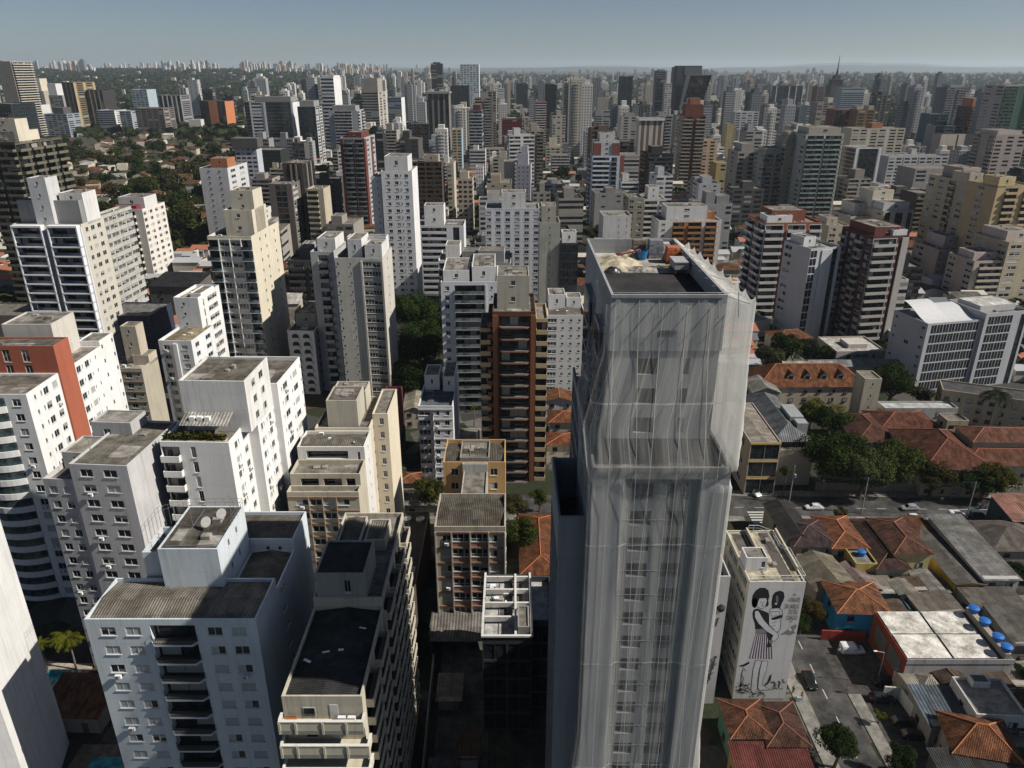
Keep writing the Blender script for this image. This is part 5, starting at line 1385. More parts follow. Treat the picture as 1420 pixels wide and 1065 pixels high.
for k in range(16): b.box(w * .3 + k * w * .7 / 16, -.8, C0.z - 16, w * .3 + (k + .5) * w * .7 / 16, -.004, C0.z - 2, 1)
b.build('shaft', [wall((.06, .062, .065)), wall((.24, .26, .27))], t)
C2 = at(955, 104, Y=1480); C3 = at(984, 104, Y=1480)
b = MB(); w2 = C3.x - C2.x; x0 = C2.x - C0.x
zb, zt3 = 30, C2.z
P4 = [(x0 - 8, -60, zb), (x0 - 8 + w2 * .9, -60, zb), (x0 + w2, -78, zt3), (x0, -78, zt3)]
Q4 = [(x0 - 8, -36, zb), (x0 - 8 + w2 * .9, -36, zb), (x0 + w2, -40, zt3), (x0, -40, zt3)]
b.quad(*P4); b.quad(*Q4[::-1])
for i in range(4): b.quad(P4[i], Q4[i], Q4[(i + 1) % 4], P4[(i + 1) % 4], 1)
b.build('leaning_front', [glass((.012, .012, .014), .12), plain((.3, .3, .3), .6, 0, 'edge')], t)
# ------------------------------------------------------------------ mural buildings on the right
B = F('white mural block, drawn woman holding a child, roof terrace with glass rails', 'apartment block', 37.9, 98, 0, short='mural block', dims=(8.9, 15, 26))
B.block(0, 0, 8.9, 14.5, 0, 24.6, 'p', '', 'p.4s.4p.3r1.6p.3r1.6p.4', fh=2.9, nf=8, col=(.56, .53, .43), roof='concrete', rcol=(.42, .38, .28), par=.25, dirt=.4)
b = MB(); b.box(-.05, -.12, .2, 8.95, -.004, 24.7); b.build('mural_wall', wall((.60, .59, .585), .3), B.root)
B.penthouse(.1, 3.0, 3.6, 6.0, 24.3, 27.0, (.62, .62, .62), 'concrete', 'p3w1p.3', '', '', par=.2)
b = MB(); b.box(3.4, 6.1, 24.36, 3.7, 14.3, 25.3); b.box(.2, 6.1, 24.36, 3.39, 6.3, 25.1); b.box(8.5, 3, 24.36, 8.8, 14.3, 25.2)
b.build('terrace_wall', wall((.55, .5, .38)), B.root)
b = MB(); b.box(5.6, .6, 24.37, 7.2, 14, 24.41); b.build('terrace_deck', plain((.09, .075, .065), .8, 0, 'deck'), B.root)
b = MB()
pts = [(.1, .1), (8.8, .1), (8.8, 7.5), (7.6, 8.6), (7.6, 12.6), (5.6, 14.3), (3.9, 14.3)]
for (xa, ya), (xb, yb) in zip(pts, pts[1:]):
    n = max(2, int(sqrt((xb - xa) ** 2 + (yb - ya) ** 2) / 1.3))
    for k in range(n + 1): b.tube((xa + (xb - xa) * k / n, ya + (yb - ya) * k / n, 24.5), (xa + (xb - xa) * k / n, ya + (yb - ya) * k / n, 25.75), .035, n=4)
    b.tube((xa, ya, 25.75), (xb, yb, 25.75), .05, n=5); b.tube((xa, ya, 25.2), (xb, yb, 25.2), .03, n=4)
b.build('terrace_railing', plain((.7, .72, .72), .4, .2, 'rail'), B.root)
# the drawing: flat painted shapes in the wall's own units
def mural_pt(zx, zy):
    v = (zy - 55) / 905
    return ((zx - 225 + 140 * v) / (430 - 45 * v) * 8.95 - .03, 24.6 - v * 24.4)
INK, PALE, GREYI, MAUVE = (plain((.012, .013, .016), .8, 0, 'ink'), plain((.60, .61, .62), .8, 0, 'pale_paint'), plain((.2, .2, .22), .8, 0, 'grey_paint'), plain((.2, .12, .19), .8, 0, 'mauve_paint'))
def blob(cx, cy, rx, ry, n=22):
    return [(cx + rx * cos(2 * pi * k / n), cy + ry * sin(2 * pi * k / n)) for k in range(n)]
LAYER = [0]
def paint(polys, mat, name='painted_figure'):
    LAYER[0] += 1
    y = -.121 - .0012 * LAYER[0]
    b = MB()
    for pl in polys:
        q = [Vector((mural_pt(u, v)[0], y, mural_pt(u, v)[1])) for u, v in pl]
        for tri in tessellate_polygon([q]): b.poly([q[i] for i in tri])
    return b.build(name, mat, B.root)
def line(pts, w=2.2):
    out = []
    for (a, b_), (c, d) in zip(pts, pts[1:]):
        L = sqrt((c - a) ** 2 + (d - b_) ** 2) or 1
        nx, ny = -(d - b_) / L * w, (c - a) / L * w
        out.append([(a + nx, b_ + ny), (c + nx, d + ny), (c - nx, d - ny), (a - nx, b_ - ny)])
    return out
HAIR = [(245, 232), (240, 190), (246, 150), (270, 115), (302, 95), (340, 95), (368, 114), (376, 160), (366, 185), (371, 215), (356, 237), (344, 226), (357, 190), (350, 168), (302, 168), (290, 196), (281, 226), (264, 246)]
FACE = [(294, 170), (356, 168), (360, 205), (341, 235), (320, 248), (292, 242), (280, 226)]
ARM = [(264, 266), (290, 262), (330, 330), (386, 395), (436, 430), (442, 465), (402, 502), (385, 480), (401, 450), (350, 420), (290, 360), (262, 310)]
LEGS = [[(265, 648), (312, 650), (290, 720), (275, 800), (270, 890), (297, 915), (240, 917), (225, 890), (235, 800), (245, 720)], [(315, 650), (358, 655), (340, 740), (316, 800), (311, 850), (370, 885), (290, 890), (276, 870), (286, 790), (300, 700)]]
CLOTH = [(382, 250), (440, 240), (470, 255), (476, 300), (460, 330), (456, 400), (430, 430), (400, 400), (370, 368), (370, 290)]
paint([FACE], PALE); paint([HAIR, blob(262, 205, 22, 36)], INK)
paint([[(255, 255), (285, 248), (330, 265), (366, 280), (373, 330), (376, 396), (265, 405), (262, 360), (248, 320), (245, 280)]], INK)
paint([CLOTH], PALE)
paint([[(393, 246), (391, 200), (400, 150), (420, 126), (455, 115), (484, 125), (491, 160), (481, 190), (466, 215), (456, 246)]], INK)
paint([blob(434, 178, 10, 30)], MAUVE); paint([blob(425, 212, 10, 6)], PALE)
paint([[(390, 326), (412, 311), (450, 300), (470, 290), (471, 314), (440, 326), (410, 333)], blob(402, 324, 14, 9)], INK)
paint([[(270, 405), (373, 396), (379, 425), (268, 440)]], GREYI)
paint([[(268, 440), (379, 425), (389, 500), (391, 637), (215, 631), (240, 540)]], MAUVE)
paint([[(272 + k * 14, 440), (277 + k * 14, 440), (234 + k * 21, 634), (225 + k * 21, 634)] for k in range(8)], PALE)
paint([[(279 + k * 14, 438), (282 + k * 14, 438), (242 + k * 21, 634), (237 + k * 21, 634)] for k in range(8)], INK)
paint([[(350, 425), (386, 430), (401, 470), (371, 490), (381, 540), (350, 546), (361, 490)]], INK)
paint([ARM], PALE); paint(LEGS, PALE)
paint(sum((line(q + q[:1], 1.7) for q in LEGS + [ARM, CLOTH, FACE]), []) + line([(385, 270), (450, 268), (452, 300), (388, 304), (385, 270)], 1.4) + line([(390, 356), (430, 346)], 1.4) + line([(392, 384), (420, 372)], 1.4), INK)
paint([blob(310, 200, 4, 4), blob(335, 198, 4, 4), blob(322, 228, 9, 2.6), [(320, 205), (326, 216), (318, 216)]], INK)
rr = random.Random(5); sc = []
for k in range(120):
    q = k % 4
    u, v = ((rr.uniform(122, 165), rr.uniform(835, 915)) if q == 0 else (rr.uniform(165, 215), rr.uniform(830, 905)) if q == 1 else (rr.uniform(205, 330), rr.uniform(905, 945)) if q == 2 else (rr.uniform(372, 450), rr.uniform(815, 885)))
    a = rr.uniform(0, 6.28); L = rr.uniform(6, 18)
    sc += line([(u, v), (u + L * cos(a), v + L * sin(a)), (u + L * cos(a + .9), v + L * sin(a + .9))], 1.5)
sc += line([(170, 715), (158, 760), (150, 830), (140, 900)], 2.4) + line([(158, 760), (172, 790), (160, 830)], 2) + line([(440, 815), (430, 870)], 3) + line([(455, 800), (472, 803), (458, 812), (476, 815), (460, 826), (490, 828)], 1.8)
paint(sc, INK, 'painted_plants')
paint([[(135, 690), (170, 680), (215, 655), (220, 670), (190, 690), (160, 697)], [(325, 846), (350, 820), (370, 765), (382, 762), (375, 800), (355, 835), (335, 852)]] + line([(170, 695), (180, 722), (196, 730)], 2), INK, 'painted_bird')
paint([[(455, 446), (500, 415), (540, 380), (575, 365), (578, 385), (555, 415), (570, 430), (530, 448), (500, 440)]], GREYI, 'painted_bird')
paint([[(512, 400), (530, 388), (545, 410), (530, 420)]], PALE, 'painted_bird')
FNT = bpy.data.curves.new('lettering', 'FONT')
def text(body, x, z, size, y, parent, mat, rz=0, sx=1.0, name='lettering', align='CENTER'):
    c = bpy.data.curves.new(name, 'FONT'); c.body = body; c.size = size; c.align_x = align
    o = bpy.data.objects.new(name, c); COL.objects.link(o)
    bpy.context.view_layer.update()
    me = bpy.data.meshes.new_from_object(o.evaluated_get(bpy.context.evaluated_depsgraph_get()))
    bpy.data.objects.remove(o); bpy.data.curves.remove(c)
    me.materials.clear(); me.materials.append(mat)
    q = put(name, me, parent, (x, y, z)); q.rotation_euler = (pi / 2, 0, rz); q.scale = (sx, 1, 1)
    return q
for body, u, v, wd in (('ATRAVÉS', 563, 200, 1.85), ('DAS JANELAS', 543, 247, 2.3), ('DO SEU', 553, 288, 1.5), ('CORAÇÃO', 540, 332, 1.8)):
    x, z = mural_pt(u, v)
    q = text(body, x, z, 1.3, -.15, B.root, INK)
    xs = [c.co.x for c in q.data.vertices]; q.scale = (wd / (max(xs) - min(xs)), 1, 1)
paint(line([(556, 150), (566, 140), (576, 152)], 2.4) + line([(526, 344), (548, 346)], 2), INK, 'painted_mark')
B.finish()

B = F('white mural block half hidden by the netted tower, drawn flower stems on its wall', 'apartment block', 24, 97, 0, short='half-hidden mural block', dims=(10.4, 16, 26.5))
B.block(0, 0, 10.4, 7, 0, 26.4, 'p', 's1p1s1', '', fh=2.9, nf=8, col=(.50, .49, .48), roof='bitumen', par=1.8, dirt=.4)
B.block(3, 7.003, 9.9, 17, 0, 25.4, 'p1s.3p.3s.3p.6', 'p1w1p1', '', fh=2.9, nf=8, col=(.46, .45, .42), roof='metal', rcol=(.5, .5, .48), par=.15, dirt=.6, name='rear_wall')
o = []
for x, z0, h in ((9.2, 5.5, 3.2), (9.55, 7.6, 2.6), (8.9, 4.4, 2.0)):
    b = MB(); b.tube((x, -.02, z0), (x + .15, -.02, z0 + h), .07, n=4); b.lathe((x + .15, -.03, z0 + h), [(.05, -.2), (.3, 0), (.05, .25)], 8)
    for k in range(3): b.tube((x, -.02, z0 + h * k / 4), (x + (.5 if k % 2 else -.5), -.02, z0 + h * k / 4 + .6), .05, n=4)
    b.build('painted_flower', INK, B.root)
b = MB(); b.lathe((9.5, -.03, 20.3), [(.05, -.9), (.62, -.3), (.66, .2), (.1, .7)], 14); b.tube((9.3, -.02, 18.3), (9.05, -.02, 16.6), .1, n=4); b.build('painted_figure', INK, B.root)
B.finish()

# ------------------------------------------------------------------ houses
def house(label, px, py, w, d, rz=0, h=6, roof='hip', ridge='x', wc=(.5, .46, .38), rc=None, rk='tile', rh=None, over=.5, name='house', cat='house', group=None, wins=(2, 1), xy=None, base=0.0, parts=True):
    p = at(px, py, z=h) if xy is None else Vector((xy[0], xy[1], h))
    if name == 'house':
        for kw in ('workshop', 'shed', 'outhouse', 'pavilion', 'shop', 'porch', 'garage', 'podium wing', 'school block', 'service block', 'glass block', 'dark block', 'tank house', 'lean-to', 'school'):
            if kw in ' '.join(label.split()[:7]): name = {'service block': 'low_block', 'glass block': 'low_block', 'dark block': 'low_block', 'school block': 'school'}.get(kw, kw.replace(' ', '_').replace('-', '_')); cat = kw; break
    t = thing(name, label, cat, (p.x, p.y, base), radians(rz), group)
    W, D = w / 2, d / 2
    H = h - base
    b = MB()
    b.box(-W, -D, 0, W, D, H, 0)
    rh = rh if rh is not None else (min(w, d) / 2 * .42)
    r = MB()
    a, c = W + over, D + over
    z = H - .06
    if roof == 'hip':
        if ridge == 'x':
            k = max(.1, a - c)
            A, Bq = (-k, 0, z + rh), (k, 0, z + rh)
            r.quad((-a, -c, z), (a, -c, z), Bq, A); r.quad((a, c, z), (-a, c, z), A, Bq)
            r.poly([(-a, c, z), (-a, -c, z), A]); r.poly([(a, -c, z), (a, c, z), Bq])
        else:
            k = max(.1, c - a)
            A, Bq = (0, -k, z + rh), (0, k, z + rh)
            r.quad((-a, c, z), (-a, -c, z), A, Bq); r.quad((a, -c, z), (a, c, z), Bq, A)
            r.poly([(-a, -c, z), (a, -c, z), A]); r.poly([(a, c, z), (-a, c, z), Bq])
    elif roof == 'gable':
        if ridge == 'x':
            r.quad((-a, -c, z), (a, -c, z), (a, 0, z + rh), (-a, 0, z + rh)); r.quad((a, c, z), (-a, c, z), (-a, 0, z + rh), (a, 0, z + rh))
            for s in (-1, 1):
                q = [(s * W, -D, H - .05), (s * W, D, H - .05), (s * W, 0, z + rh - .1)]
                b.poly(q if s > 0 else q[::-1], 0)
        else:
            r.quad((-a, c, z), (-a, -c, z), (0, -c, z + rh), (0, c, z + rh)); r.quad((a, -c, z), (a, c, z), (0, c, z + rh), (0, -c, z + rh))
            for s in (-1, 1):
                q = [(-W, s * D, H - .05), (W, s * D, H - .05), (0, s * D, z + rh - .1)]
                b.poly(q if s < 0 else q[::-1], 0)
    elif roof == 'mono':
        r.quad((-a, -c, z), (a, -c, z), (a, c, z + rh), (-a, c, z + rh))
        b.poly([(W, -D, H - .1), (W, D, H - .1), (W, D, z + rh - .05)], 0); b.poly([(-W, D, H - .1), (-W, -D, H - .1), (-W, D, z + rh - .05)], 0)
        b.quad((W, D, H - .1), (-W, D, H - .1), (-W, D, z + rh - .05), (W, D, z + rh - .05), 0)
    else:
        b.box(-W, -D, H, W, -D + .2, H + .5, 0); b.box(-W, D - .2, H, W, D, H + .5, 0)
        b.box(-W, -D + .2, H, -W + .2, D - .2, H + .5, 0); b.box(W - .2, -D + .2, H, W, D - .2, H + .5, 0)
        r.quad((-W + .2, -D + .2, H + .012), (W - .2, -D + .2, H + .012), (W - .2, D - .2, H + .012), (-W + .2, D - .2, H + .012))
    b.build('wall', wall(wc, .7), t)
    rm = roofmat(rk, rc)
    ro = r.build('roof', rm, t, uv=True)
    if roof in ('hip', 'gable') and rk == 'tile' and parts:
        c_ = MB()
        ends = [(q, p_) for q in ((A, Bq) if roof == 'hip' else ()) for p_ in ((-a, -c, z), (a, -c, z), (a, c, z), (-a, c, z))]
        if roof == 'hip':
            c_.tube(A, Bq, .13, n=5)
            for q, p_ in ends:
                if (q[0] - p_[0]) ** 2 + (q[1] - p_[1]) ** 2 <= 1.02 * min((A[0] - p_[0]) ** 2 + (A[1] - p_[1]) ** 2, (Bq[0] - p_[0]) ** 2 + (Bq[1] - p_[1]) ** 2): c_.tube(p_, q, .12, n=5)
        else:
            c_.tube((-a, 0, z + rh) if ridge == 'x' else (0, -c, z + rh), (a, 0, z + rh) if ridge == 'x' else (0, c, z + rh), .13, n=5)
        c_.build('ridge_tile', plain(lin(rc or (.34, .13, .07), 1.0), .9, 0, 'ridge_tile'), ro)
    if parts:
        n = wins[0]
        for fl in range(max(1, int(H // 2.9))):
            for k in range(n):
                x = -W + w * (k + .5) / n
                if fl == 0 and k == n - 1:
                    q = MB(); q.box(-.5, -.05, 0, .5, -.003, 2.1); q.build('door', plain((.16, .09, .05), .7, 0, 'door'), t, (x, -D, .02))
                else:
                    q = put('window', window_mesh(k % 4, True), t, (x, -D - .03, fl * 2.9 + 1.0)); q.scale = (min(1.3, w / n * .5), 1, 1.2)
            for k in range(wins[1]):
                y = -D + d * (k + .5) / max(1, wins[1])
                q = put('window', window_mesh(0, True), t, (-W - .03, y, fl * 2.9 + 1.0), -pi / 2); q.scale = (1.1, 1, 1.2)
    SPECD.append(('', px_box(p.x - W, p.y - D, w, d, 0, h), (p.x, p.y, .55 * max(w, d)), h, (p.x - W, p.y - D, w, d, 0)))
    return t

TB1, TB2, TB3 = (.17, .085, .06), (.28, .105, .05), (.24, .09, .055)
GR = (.13, .125, .115)
house('small house with a black corrugated roof at the street corner by the crosswalk', 1094, 722, 6, 14, 2, 6, 'gable', 'y', (.42, .38, .31), (.045, .042, .042), 'corrugated')
house('house with a purple-brown hipped tile roof behind the mural terrace', 1120, 738, 9, 10, 0, 6, 'hip', 'x', (.4, .36, .3), (.15, .085, .07))
house('house with a bright orange hipped tile roof beside the purple-brown one', 1164, 737, 7.5, 12, 0, 6, 'hip', 'y', (.48, .4, .25), (.45, .16, .07))
house('long narrow house with a dark brown tile roof running back to the avenue', 1212, 752, 6.5, 18, 0, 5.5, 'hip', 'y', (.42, .38, .3), (.15, .07, .05))
house('tall yellow house with brown double roof slopes', 1246, 742, 7.5, 13, 0, 7.5, 'hip', 'y', (.52, .46, .24), (.24, .095, .055))
house('long house with a flat dark grey roof and a bright yellow side wall', 1302, 760, 5.5, 24, 0, 5, 'gable', 'y', (.55, .36, .06), GR, 'corrugated', .5)
house('long white-walled workshop with a striped grey sheet roof', 1347, 758, 7, 22, 0, 6, 'mono', 'x', (.44, .43, .42), (.2, .2, .2), 'corrugated', .9)
house('house with a broad grey-brown hipped sheet roof near the right edge', 1396, 742, 12, 11, 0, 6, 'hip', 'x', (.3, .28, .26), (.15, .13, .12), 'corrugated')
house('dark-walled shed with a rusty and white striped roof by the avenue', 1428, 706, 12, 10, -4, 7, 'mono', 'x', (.06, .075, .085), (.3, .16, .12), 'metal', .8)
house('shed with a broad mossy grey gable roof behind the mural block', 1143, 794, 8.5, 10, 8, 5, 'gable', 'y', (.4, .36, .3), (.20, .18, .14), 'corrugated')
house('small lilac and cream gabled shed between grey roofs', 1188, 802, 6, 8, 12, 4, 'gable', 'y', (.44, .4, .33), (.26, .2, .19), 'corrugated')
HY = house('yellow flat-roofed house carrying a blue water tank', 1193, 772, 4.5, 6, 0, 5.5, 'flat', 'x', (.48, .38, .12), (.2, .19, .17), 'concrete')
house('bright blue house under an orange hipped tile roof facing the car park', 1187, 828, 9.5, 9, -3, 6, 'hip', 'x', (.03, .22, .42), (.42, .155, .065))
house('narrow pale grey shed right of the lilac shed', 1215, 803, 4.5, 8, 0, 3.6, 'mono', 'x', (.4, .38, .34), (.3, .28, .24), 'corrugated', .4)
house('low shed with a light and dark patched roof behind the white warehouse', 1296, 836, 8, 5, 6, 4, 'mono', 'x', (.35, .32, .28), (.17, .155, .135), 'corrugated', .5)
house('low grey shed group with mossy sheets near the right edge', 1375, 828, 10, 7, 3, 4, 'mono', 'x', (.3, .28, .26), (.14, .13, .12), 'corrugated', .5)
house('shed with a striped dark sheet roof cut by the right edge', 1416, 866, 8, 10, 0, 5, 'mono', 'x', (.25, .24, .23), (.13, .125, .115), 'corrugated', .7)
house('dusty courtyard shed between the yellow wall and the workshop', 1330, 800, 5, 7, 4, 3.2, 'mono', 'x', (.3, .28, .25), (.16, .15, .14), 'corrugated', .3)
house('grey sheet-roofed outhouse at the foot of the long grey roof', 1290, 806, 4.5, 7, 6, 3.4, 'gable', 'y', (.42, .4, .36), (.24, .23, .21), 'corrugated', .5)
house('rusty annex with a narrow tiled roof behind the yellow house', 1276, 735, 4, 9, 0, 5, 'mono', 'x', (.3, .2, .12), TB2, 'tile', .8)
house('green house with a weathered orange tile roof at the foot of the mural', 1034, 996, 6, 7, 0, 5.5, 'hip', 'y', (.12, .26, .17), (.27, .10, .05))
house('brown-tiled house wing right of the green house', 1082, 1003, 6, 8, 0, 5.2, 'hip', 'y', (.4, .3, .2), (.19, .08, .05))
house('house with a dark red sheet roof at the bottom edge', 1068, 1050, 11, 4, 0, 4.5, 'mono', 'x', (.4, .3, .12), (.13, .04, .035), 'corrugated', .6)
HF = house('white flat-roofed house with clean parapets near the lower right', 1371, 968, 8, 8, -3, 6, 'flat', 'x', (.55, .55, .54), (.30, .28, .25), 'concrete')
b = MB(); b.box(-1.6, 2.1, 6.02, 1.2, 3.9, 7.2); b.box(-1.3, 2.3, 7.2, .9, 3.7, 7.24, 1); b.build('roof_hatch', [wall((.56, .56, .55)), roofmat('metal', (.25, .22, .2))], HF)
house('low shop with a blue-grey sheet awning left of the flat white house', 1306, 980, 6.6, 8, -3, 4.4, 'mono', 'x', (.3, .28, .25), (.10, .125, .16), 'metal', .3)
house('house with a sharply ridged orange tile roof at the lower right', 1357, 1021, 9, 7.5, -12, 5.5, 'hip', 'x', (.36, .3, .24), (.40, .14, .06), rh=2.6)
house('dark sheet-roofed shed along the bottom right corner', 1372, 1062, 15, 5, 0, 5, 'mono', 'x', (.12, .12, .12), (.05, .052, .055), 'corrugated', .4)
house('tiny brown-tiled porch against the white warehouse', 1318, 938, 4, 4, 10, 4.2, 'gable', 'y', (.35, .28, .2), (.2, .11, .07))
house('small grey pointed porch beside the warehouse wall', 1286, 945, 3, 3, 0, 3.6, 'hip', 'x', (.45, .43, .4), (.3, .28, .25), 'corrugated', 1.2)
# beyond the avenue
HB = F('three-storey shop block with dark glass fronts and yellow floor bands', 'shop', 58.9, 165, 0, name='shop_block', short='yellow-banded shop block', dims=(7.6, 24, 15))
HB.block(0, 0, 7.6, 24, 0, 15, 'k1|', 'p', 'p1w1p2w1p1', fh=4.4, nf=3, col=(.42, .36, .28), trim=(.46, .3, .07), roof='metal', rcol=(.32, .29, .25), par=.3, dirt=.4); HB.finish()
HB = F('grey metal hip-roofed house above a plain beige garden wall', 'house', 67, 170, 0, name='house', short='grey metal-roofed house', dims=(10, 32, 13))
HB.block(0, 0, 10.2, 5, 0, 10.3, 'p', '', '', fh=3, col=(.38, .35, .29), roof='concrete', par=.5, dirt=.4, name='terrace_wall')
HB.block(.6, 2.5, 9.6, 31, 9.8 if False else 0, 11.6, 'k1', 'p', '', fh=3.6, col=(.2, .19, .17), par=0, roof='concrete', name='wall'); HB.finish()
b = MB()
A, Bq, z = (5.1, 6.5, 14.8), (5.1, 27, 14.8), 11.62
for q in (((-.2, 31.6, z), (-.2, 1.8, z), A, Bq), ((10.4, 1.8, z), (10.4, 31.6, z), Bq, A)): b.quad(*q)
b.poly([(-.2, 1.8, z), (10.4, 1.8, z), A]); b.poly([(10.4, 31.6, z), (-.2, 31.6, z), Bq])
b.build('roof', roofmat('metal', (.15, .165, .18)), HB.root, uv=True)
b = MB(); b.box(6.5, 9, 12, 10, 17, 15.4); b.box(7.4, 6, 12, 10.2, 8.9, 14.9); b.build('dormer', wall((.3, .31, .32)), HB.root)
HD = house('school wing with a wide orange hipped roof and four dormers', 1116, 524, 34, 14, 1, 9, 'hip', 'x', (.5, .42, .32), (.40, .135, .055), rh=5, wins=(8, 3))
for k in range(4):
    x = -6.5 + k * 5.2
    b = MB(); b.box(x - 1, -4.9, 10.2, x + 1, -2, 11.7, 0)
    b.quad((x - 1.3, -5.2, 11.7), (x, -5.2, 12.9), (x, -1.2, 12.9), (x - 1.3, -1.2, 11.7), 1); b.quad((x, -5.2, 12.9), (x + 1.3, -5.2, 11.7), (x + 1.3, -1.2, 11.7), (x, -1.2, 12.9), 1)
    b.poly([(x - 1, -4.9, 11.7), (x + 1, -4.9, 11.7), (x, -4.9, 12.7)], 0); b.box(x - .7, -4.96, 10.4, x + .7, -4.905, 11.6, 2)
    b.build('dormer', [wall((.6, .58, .52)), roofmat('tile', (.38, .13, .055)), GLASS], HD, uv=True)
TW = F('plain cream stair tower at the end of the dormer school wing', 'tower', 104.5, 205, 0, name='stair_tower', short='cream stair tower', dims=(5, 6, 16))
TW.block(0, 0, 5, 6.5, 0, 15.5, 'p1s.5p1', 'p', 'p', fh=3.3, nf=4, col=(.5, .45, .35), par=.4, roof='concrete'); TW.finish()
house('grey concrete side house left of the dormer wing', 1056, 535, 8, 10, 0, 9.5, 'gable', 'y', (.36, .35, .34), (.25, .24, .22), 'corrugated')
house('long grey vaulted shed behind the dormer wing', 1190, 503, 34, 6, 1, 7, 'gable', 'x', (.3, .3, .31), (.22, .24, .26), 'metal', 1.2)
house('pale sawtooth shed roof behind the dormers', 1118, 506, 16, 6, 1, 7.5, 'gable', 'x', (.4, .36, .3), (.40, .36, .3), 'metal', 1.5)
house('school wing with a dark orange roof slope half under trees', 1200, 592, 12, 18, 0, 6, 'hip', 'y', (.45, .38, .28), (.22, .085, .05))
house('school wing with a square red hipped roof and a grey gutter strip', 1250, 582, 17, 12, 0, 6.5, 'hip', 'x', (.5, .42, .32), (.30, .10, .055))
house('school front with a long red hipped roof and small pediments', 1303, 622, 17, 22, -3, 8, 'hip', 'y', (.5, .43, .32), (.30, .10, .055), rh=4.5, wins=(5, 3))
house('upper tier of the two-tier red roof at the right edge', 1402, 602, 24, 9, -2, 11, 'hip', 'x', (.46, .39, .3), (.34, .13, .07), wins=(8, 2))
house('lower tier of the two-tier red roof at the right edge', 1398, 632, 26, 10, -2, 7.5, 'hip', 'x', (.48, .42, .32), (.32, .115, .06), wins=(8, 2))
house('long beige school block with two rows of small windows and a flat dark roof', 1382, 545, 30, 9, -22, 9.5, 'flat', 'x', (.45, .38, .28), (.06, .06, .06), 'bitumen', wins=(10, 3))
house('small cubic tank house among the red school roofs', 1322, 580, 6, 5, 0, 9, 'flat', 'x', (.42, .36, .27), (.2, .18, .15), 'concrete')
house('pale flat roof strip behind the red school roofs', 1272, 563, 22, 5, 0, 6, 'flat', 'x', (.4, .42, .42), (.42, .42, .4), 'concrete')
PS = house('low pale pavilion with dark lettering over its porch', 1180, 478, 18, 16, 3, 6, 'flat', 'x', (.52, .48, .42), (.42, .40, .37), 'concrete')
b = MB()
for k in range(7): b.box(-2.6 + k * .8, -8.1, 4.2, -2.1 + k * .8, -8.003, 4.9 + .25 * (k % 3))
b.build('lettering', INK, PS)
b = MB(); b.box(-3, -4, 6.05, 4, 3, 7.6); b.build('roof_light', wall((.5, .47, .42)), PS)
house('orange-tiled house at the foot of the grey fin office', 1094, 464, 14, 10, 12, 6, 'hip', 'x', (.45, .4, .3), (.36, .13, .06))
# the white-roofed warehouse
WH = F('red-fronted warehouse with a broad whitewashed sheet roof in four panels', 'warehouse', 67.6, 100, 0, name='warehouse', short='white-roofed warehouse', dims=(18.5, 12, 7))
b = MB(); b.box(0, 0, 0, 18.4, 12.2, 6.6, 0); b.box(-.12, 0, 0, -.003, 12.2, 6.9, 1); b.box(0, -.1, 5.9, 18.4, -.003, 6.9, 0)
for y in (1.2, 6.3): b.box(-.2, y, 2.0, -.125, y + 4.2, 5.4, 2)
b.build('wall', [wall((.42, .41, .41), .8), wall((.22, .05, .03)), plain((.09, .1, .1), .6, 0, 'poster')], WH.root)
b = MB()
for i in range(2):
    for j in range(2):
        x0, y0 = .2 + i * 8.0, .2 + j * 6.1
        b.quad((x0, y0, 6.95), (x0 + 7.6, y0, 6.95), (x0 + 7.6, y0 + 5.7, 7.1), (x0, y0 + 5.7, 7.1))
b.build('roof', roofmat('concrete', (.62, .60, .55)), WH.root)
b = MB(); b.box(0, 0, 6.6, 18.4, 12.2, 6.8); b.build('roof_gutter', plain((.09, .085, .08), .8, 0, 'gutter'), WH.root)
b = MB(); b.box(16.6, 0, 6.81, 17.6, 12.2, 8.0); b.build('tank_beam', wall((.36, .31, .25)), WH.root)
for k, (y, lab) in enumerate(((.9, 'nearest blue water tank on the warehouse beam'), (3.4, 'second nearest blue water tank on the warehouse beam'), (7.4, 'blue water tank third along the warehouse beam'), (10.8, 'farthest blue water tank on the warehouse beam'))):
    b = MB(); b.lathe((0, 0, 0), [(.72, 0), (.9, .9), (.98, .92), (.98, 1.02), (.5, 1.2), (.05, 1.22)], 18)
    tag(b.build('water_tank', plain((.02, .13, .42), .4, 0, 'blue_plastic'), None, (67.6 + 17.1, 100 + y, 8.0)), lab, 'water tank')
p = at(1195, 766, z=6.2)
b = MB(); b.lathe((0, 0, 0), [(.7, 0), (.85, .9), (.92, .92), (.92, 1.02), (.4, 1.2), (.05, 1.22)], 16)
tag(b.build('water_tank', plain((.02, .13, .42), .4, 0, 'blue_plastic'), None, (p.x, p.y, 5.52)), 'blue water tank on the yellow flat roof', 'water tank')
p = at(1379, 842, z=4.6)
b = MB(); b.lathe((0, 0, 0), [(.6, 0), (.7, .8), (.78, .82), (.5, 1.0), (.05, 1.05)], 14)
tag(b.build('water_tank', plain((.5, .45, .34), .6, 0, 'tank'), None, (p.x, p.y, 4.3)), 'cream water tank on the grey sheds', 'water tank')
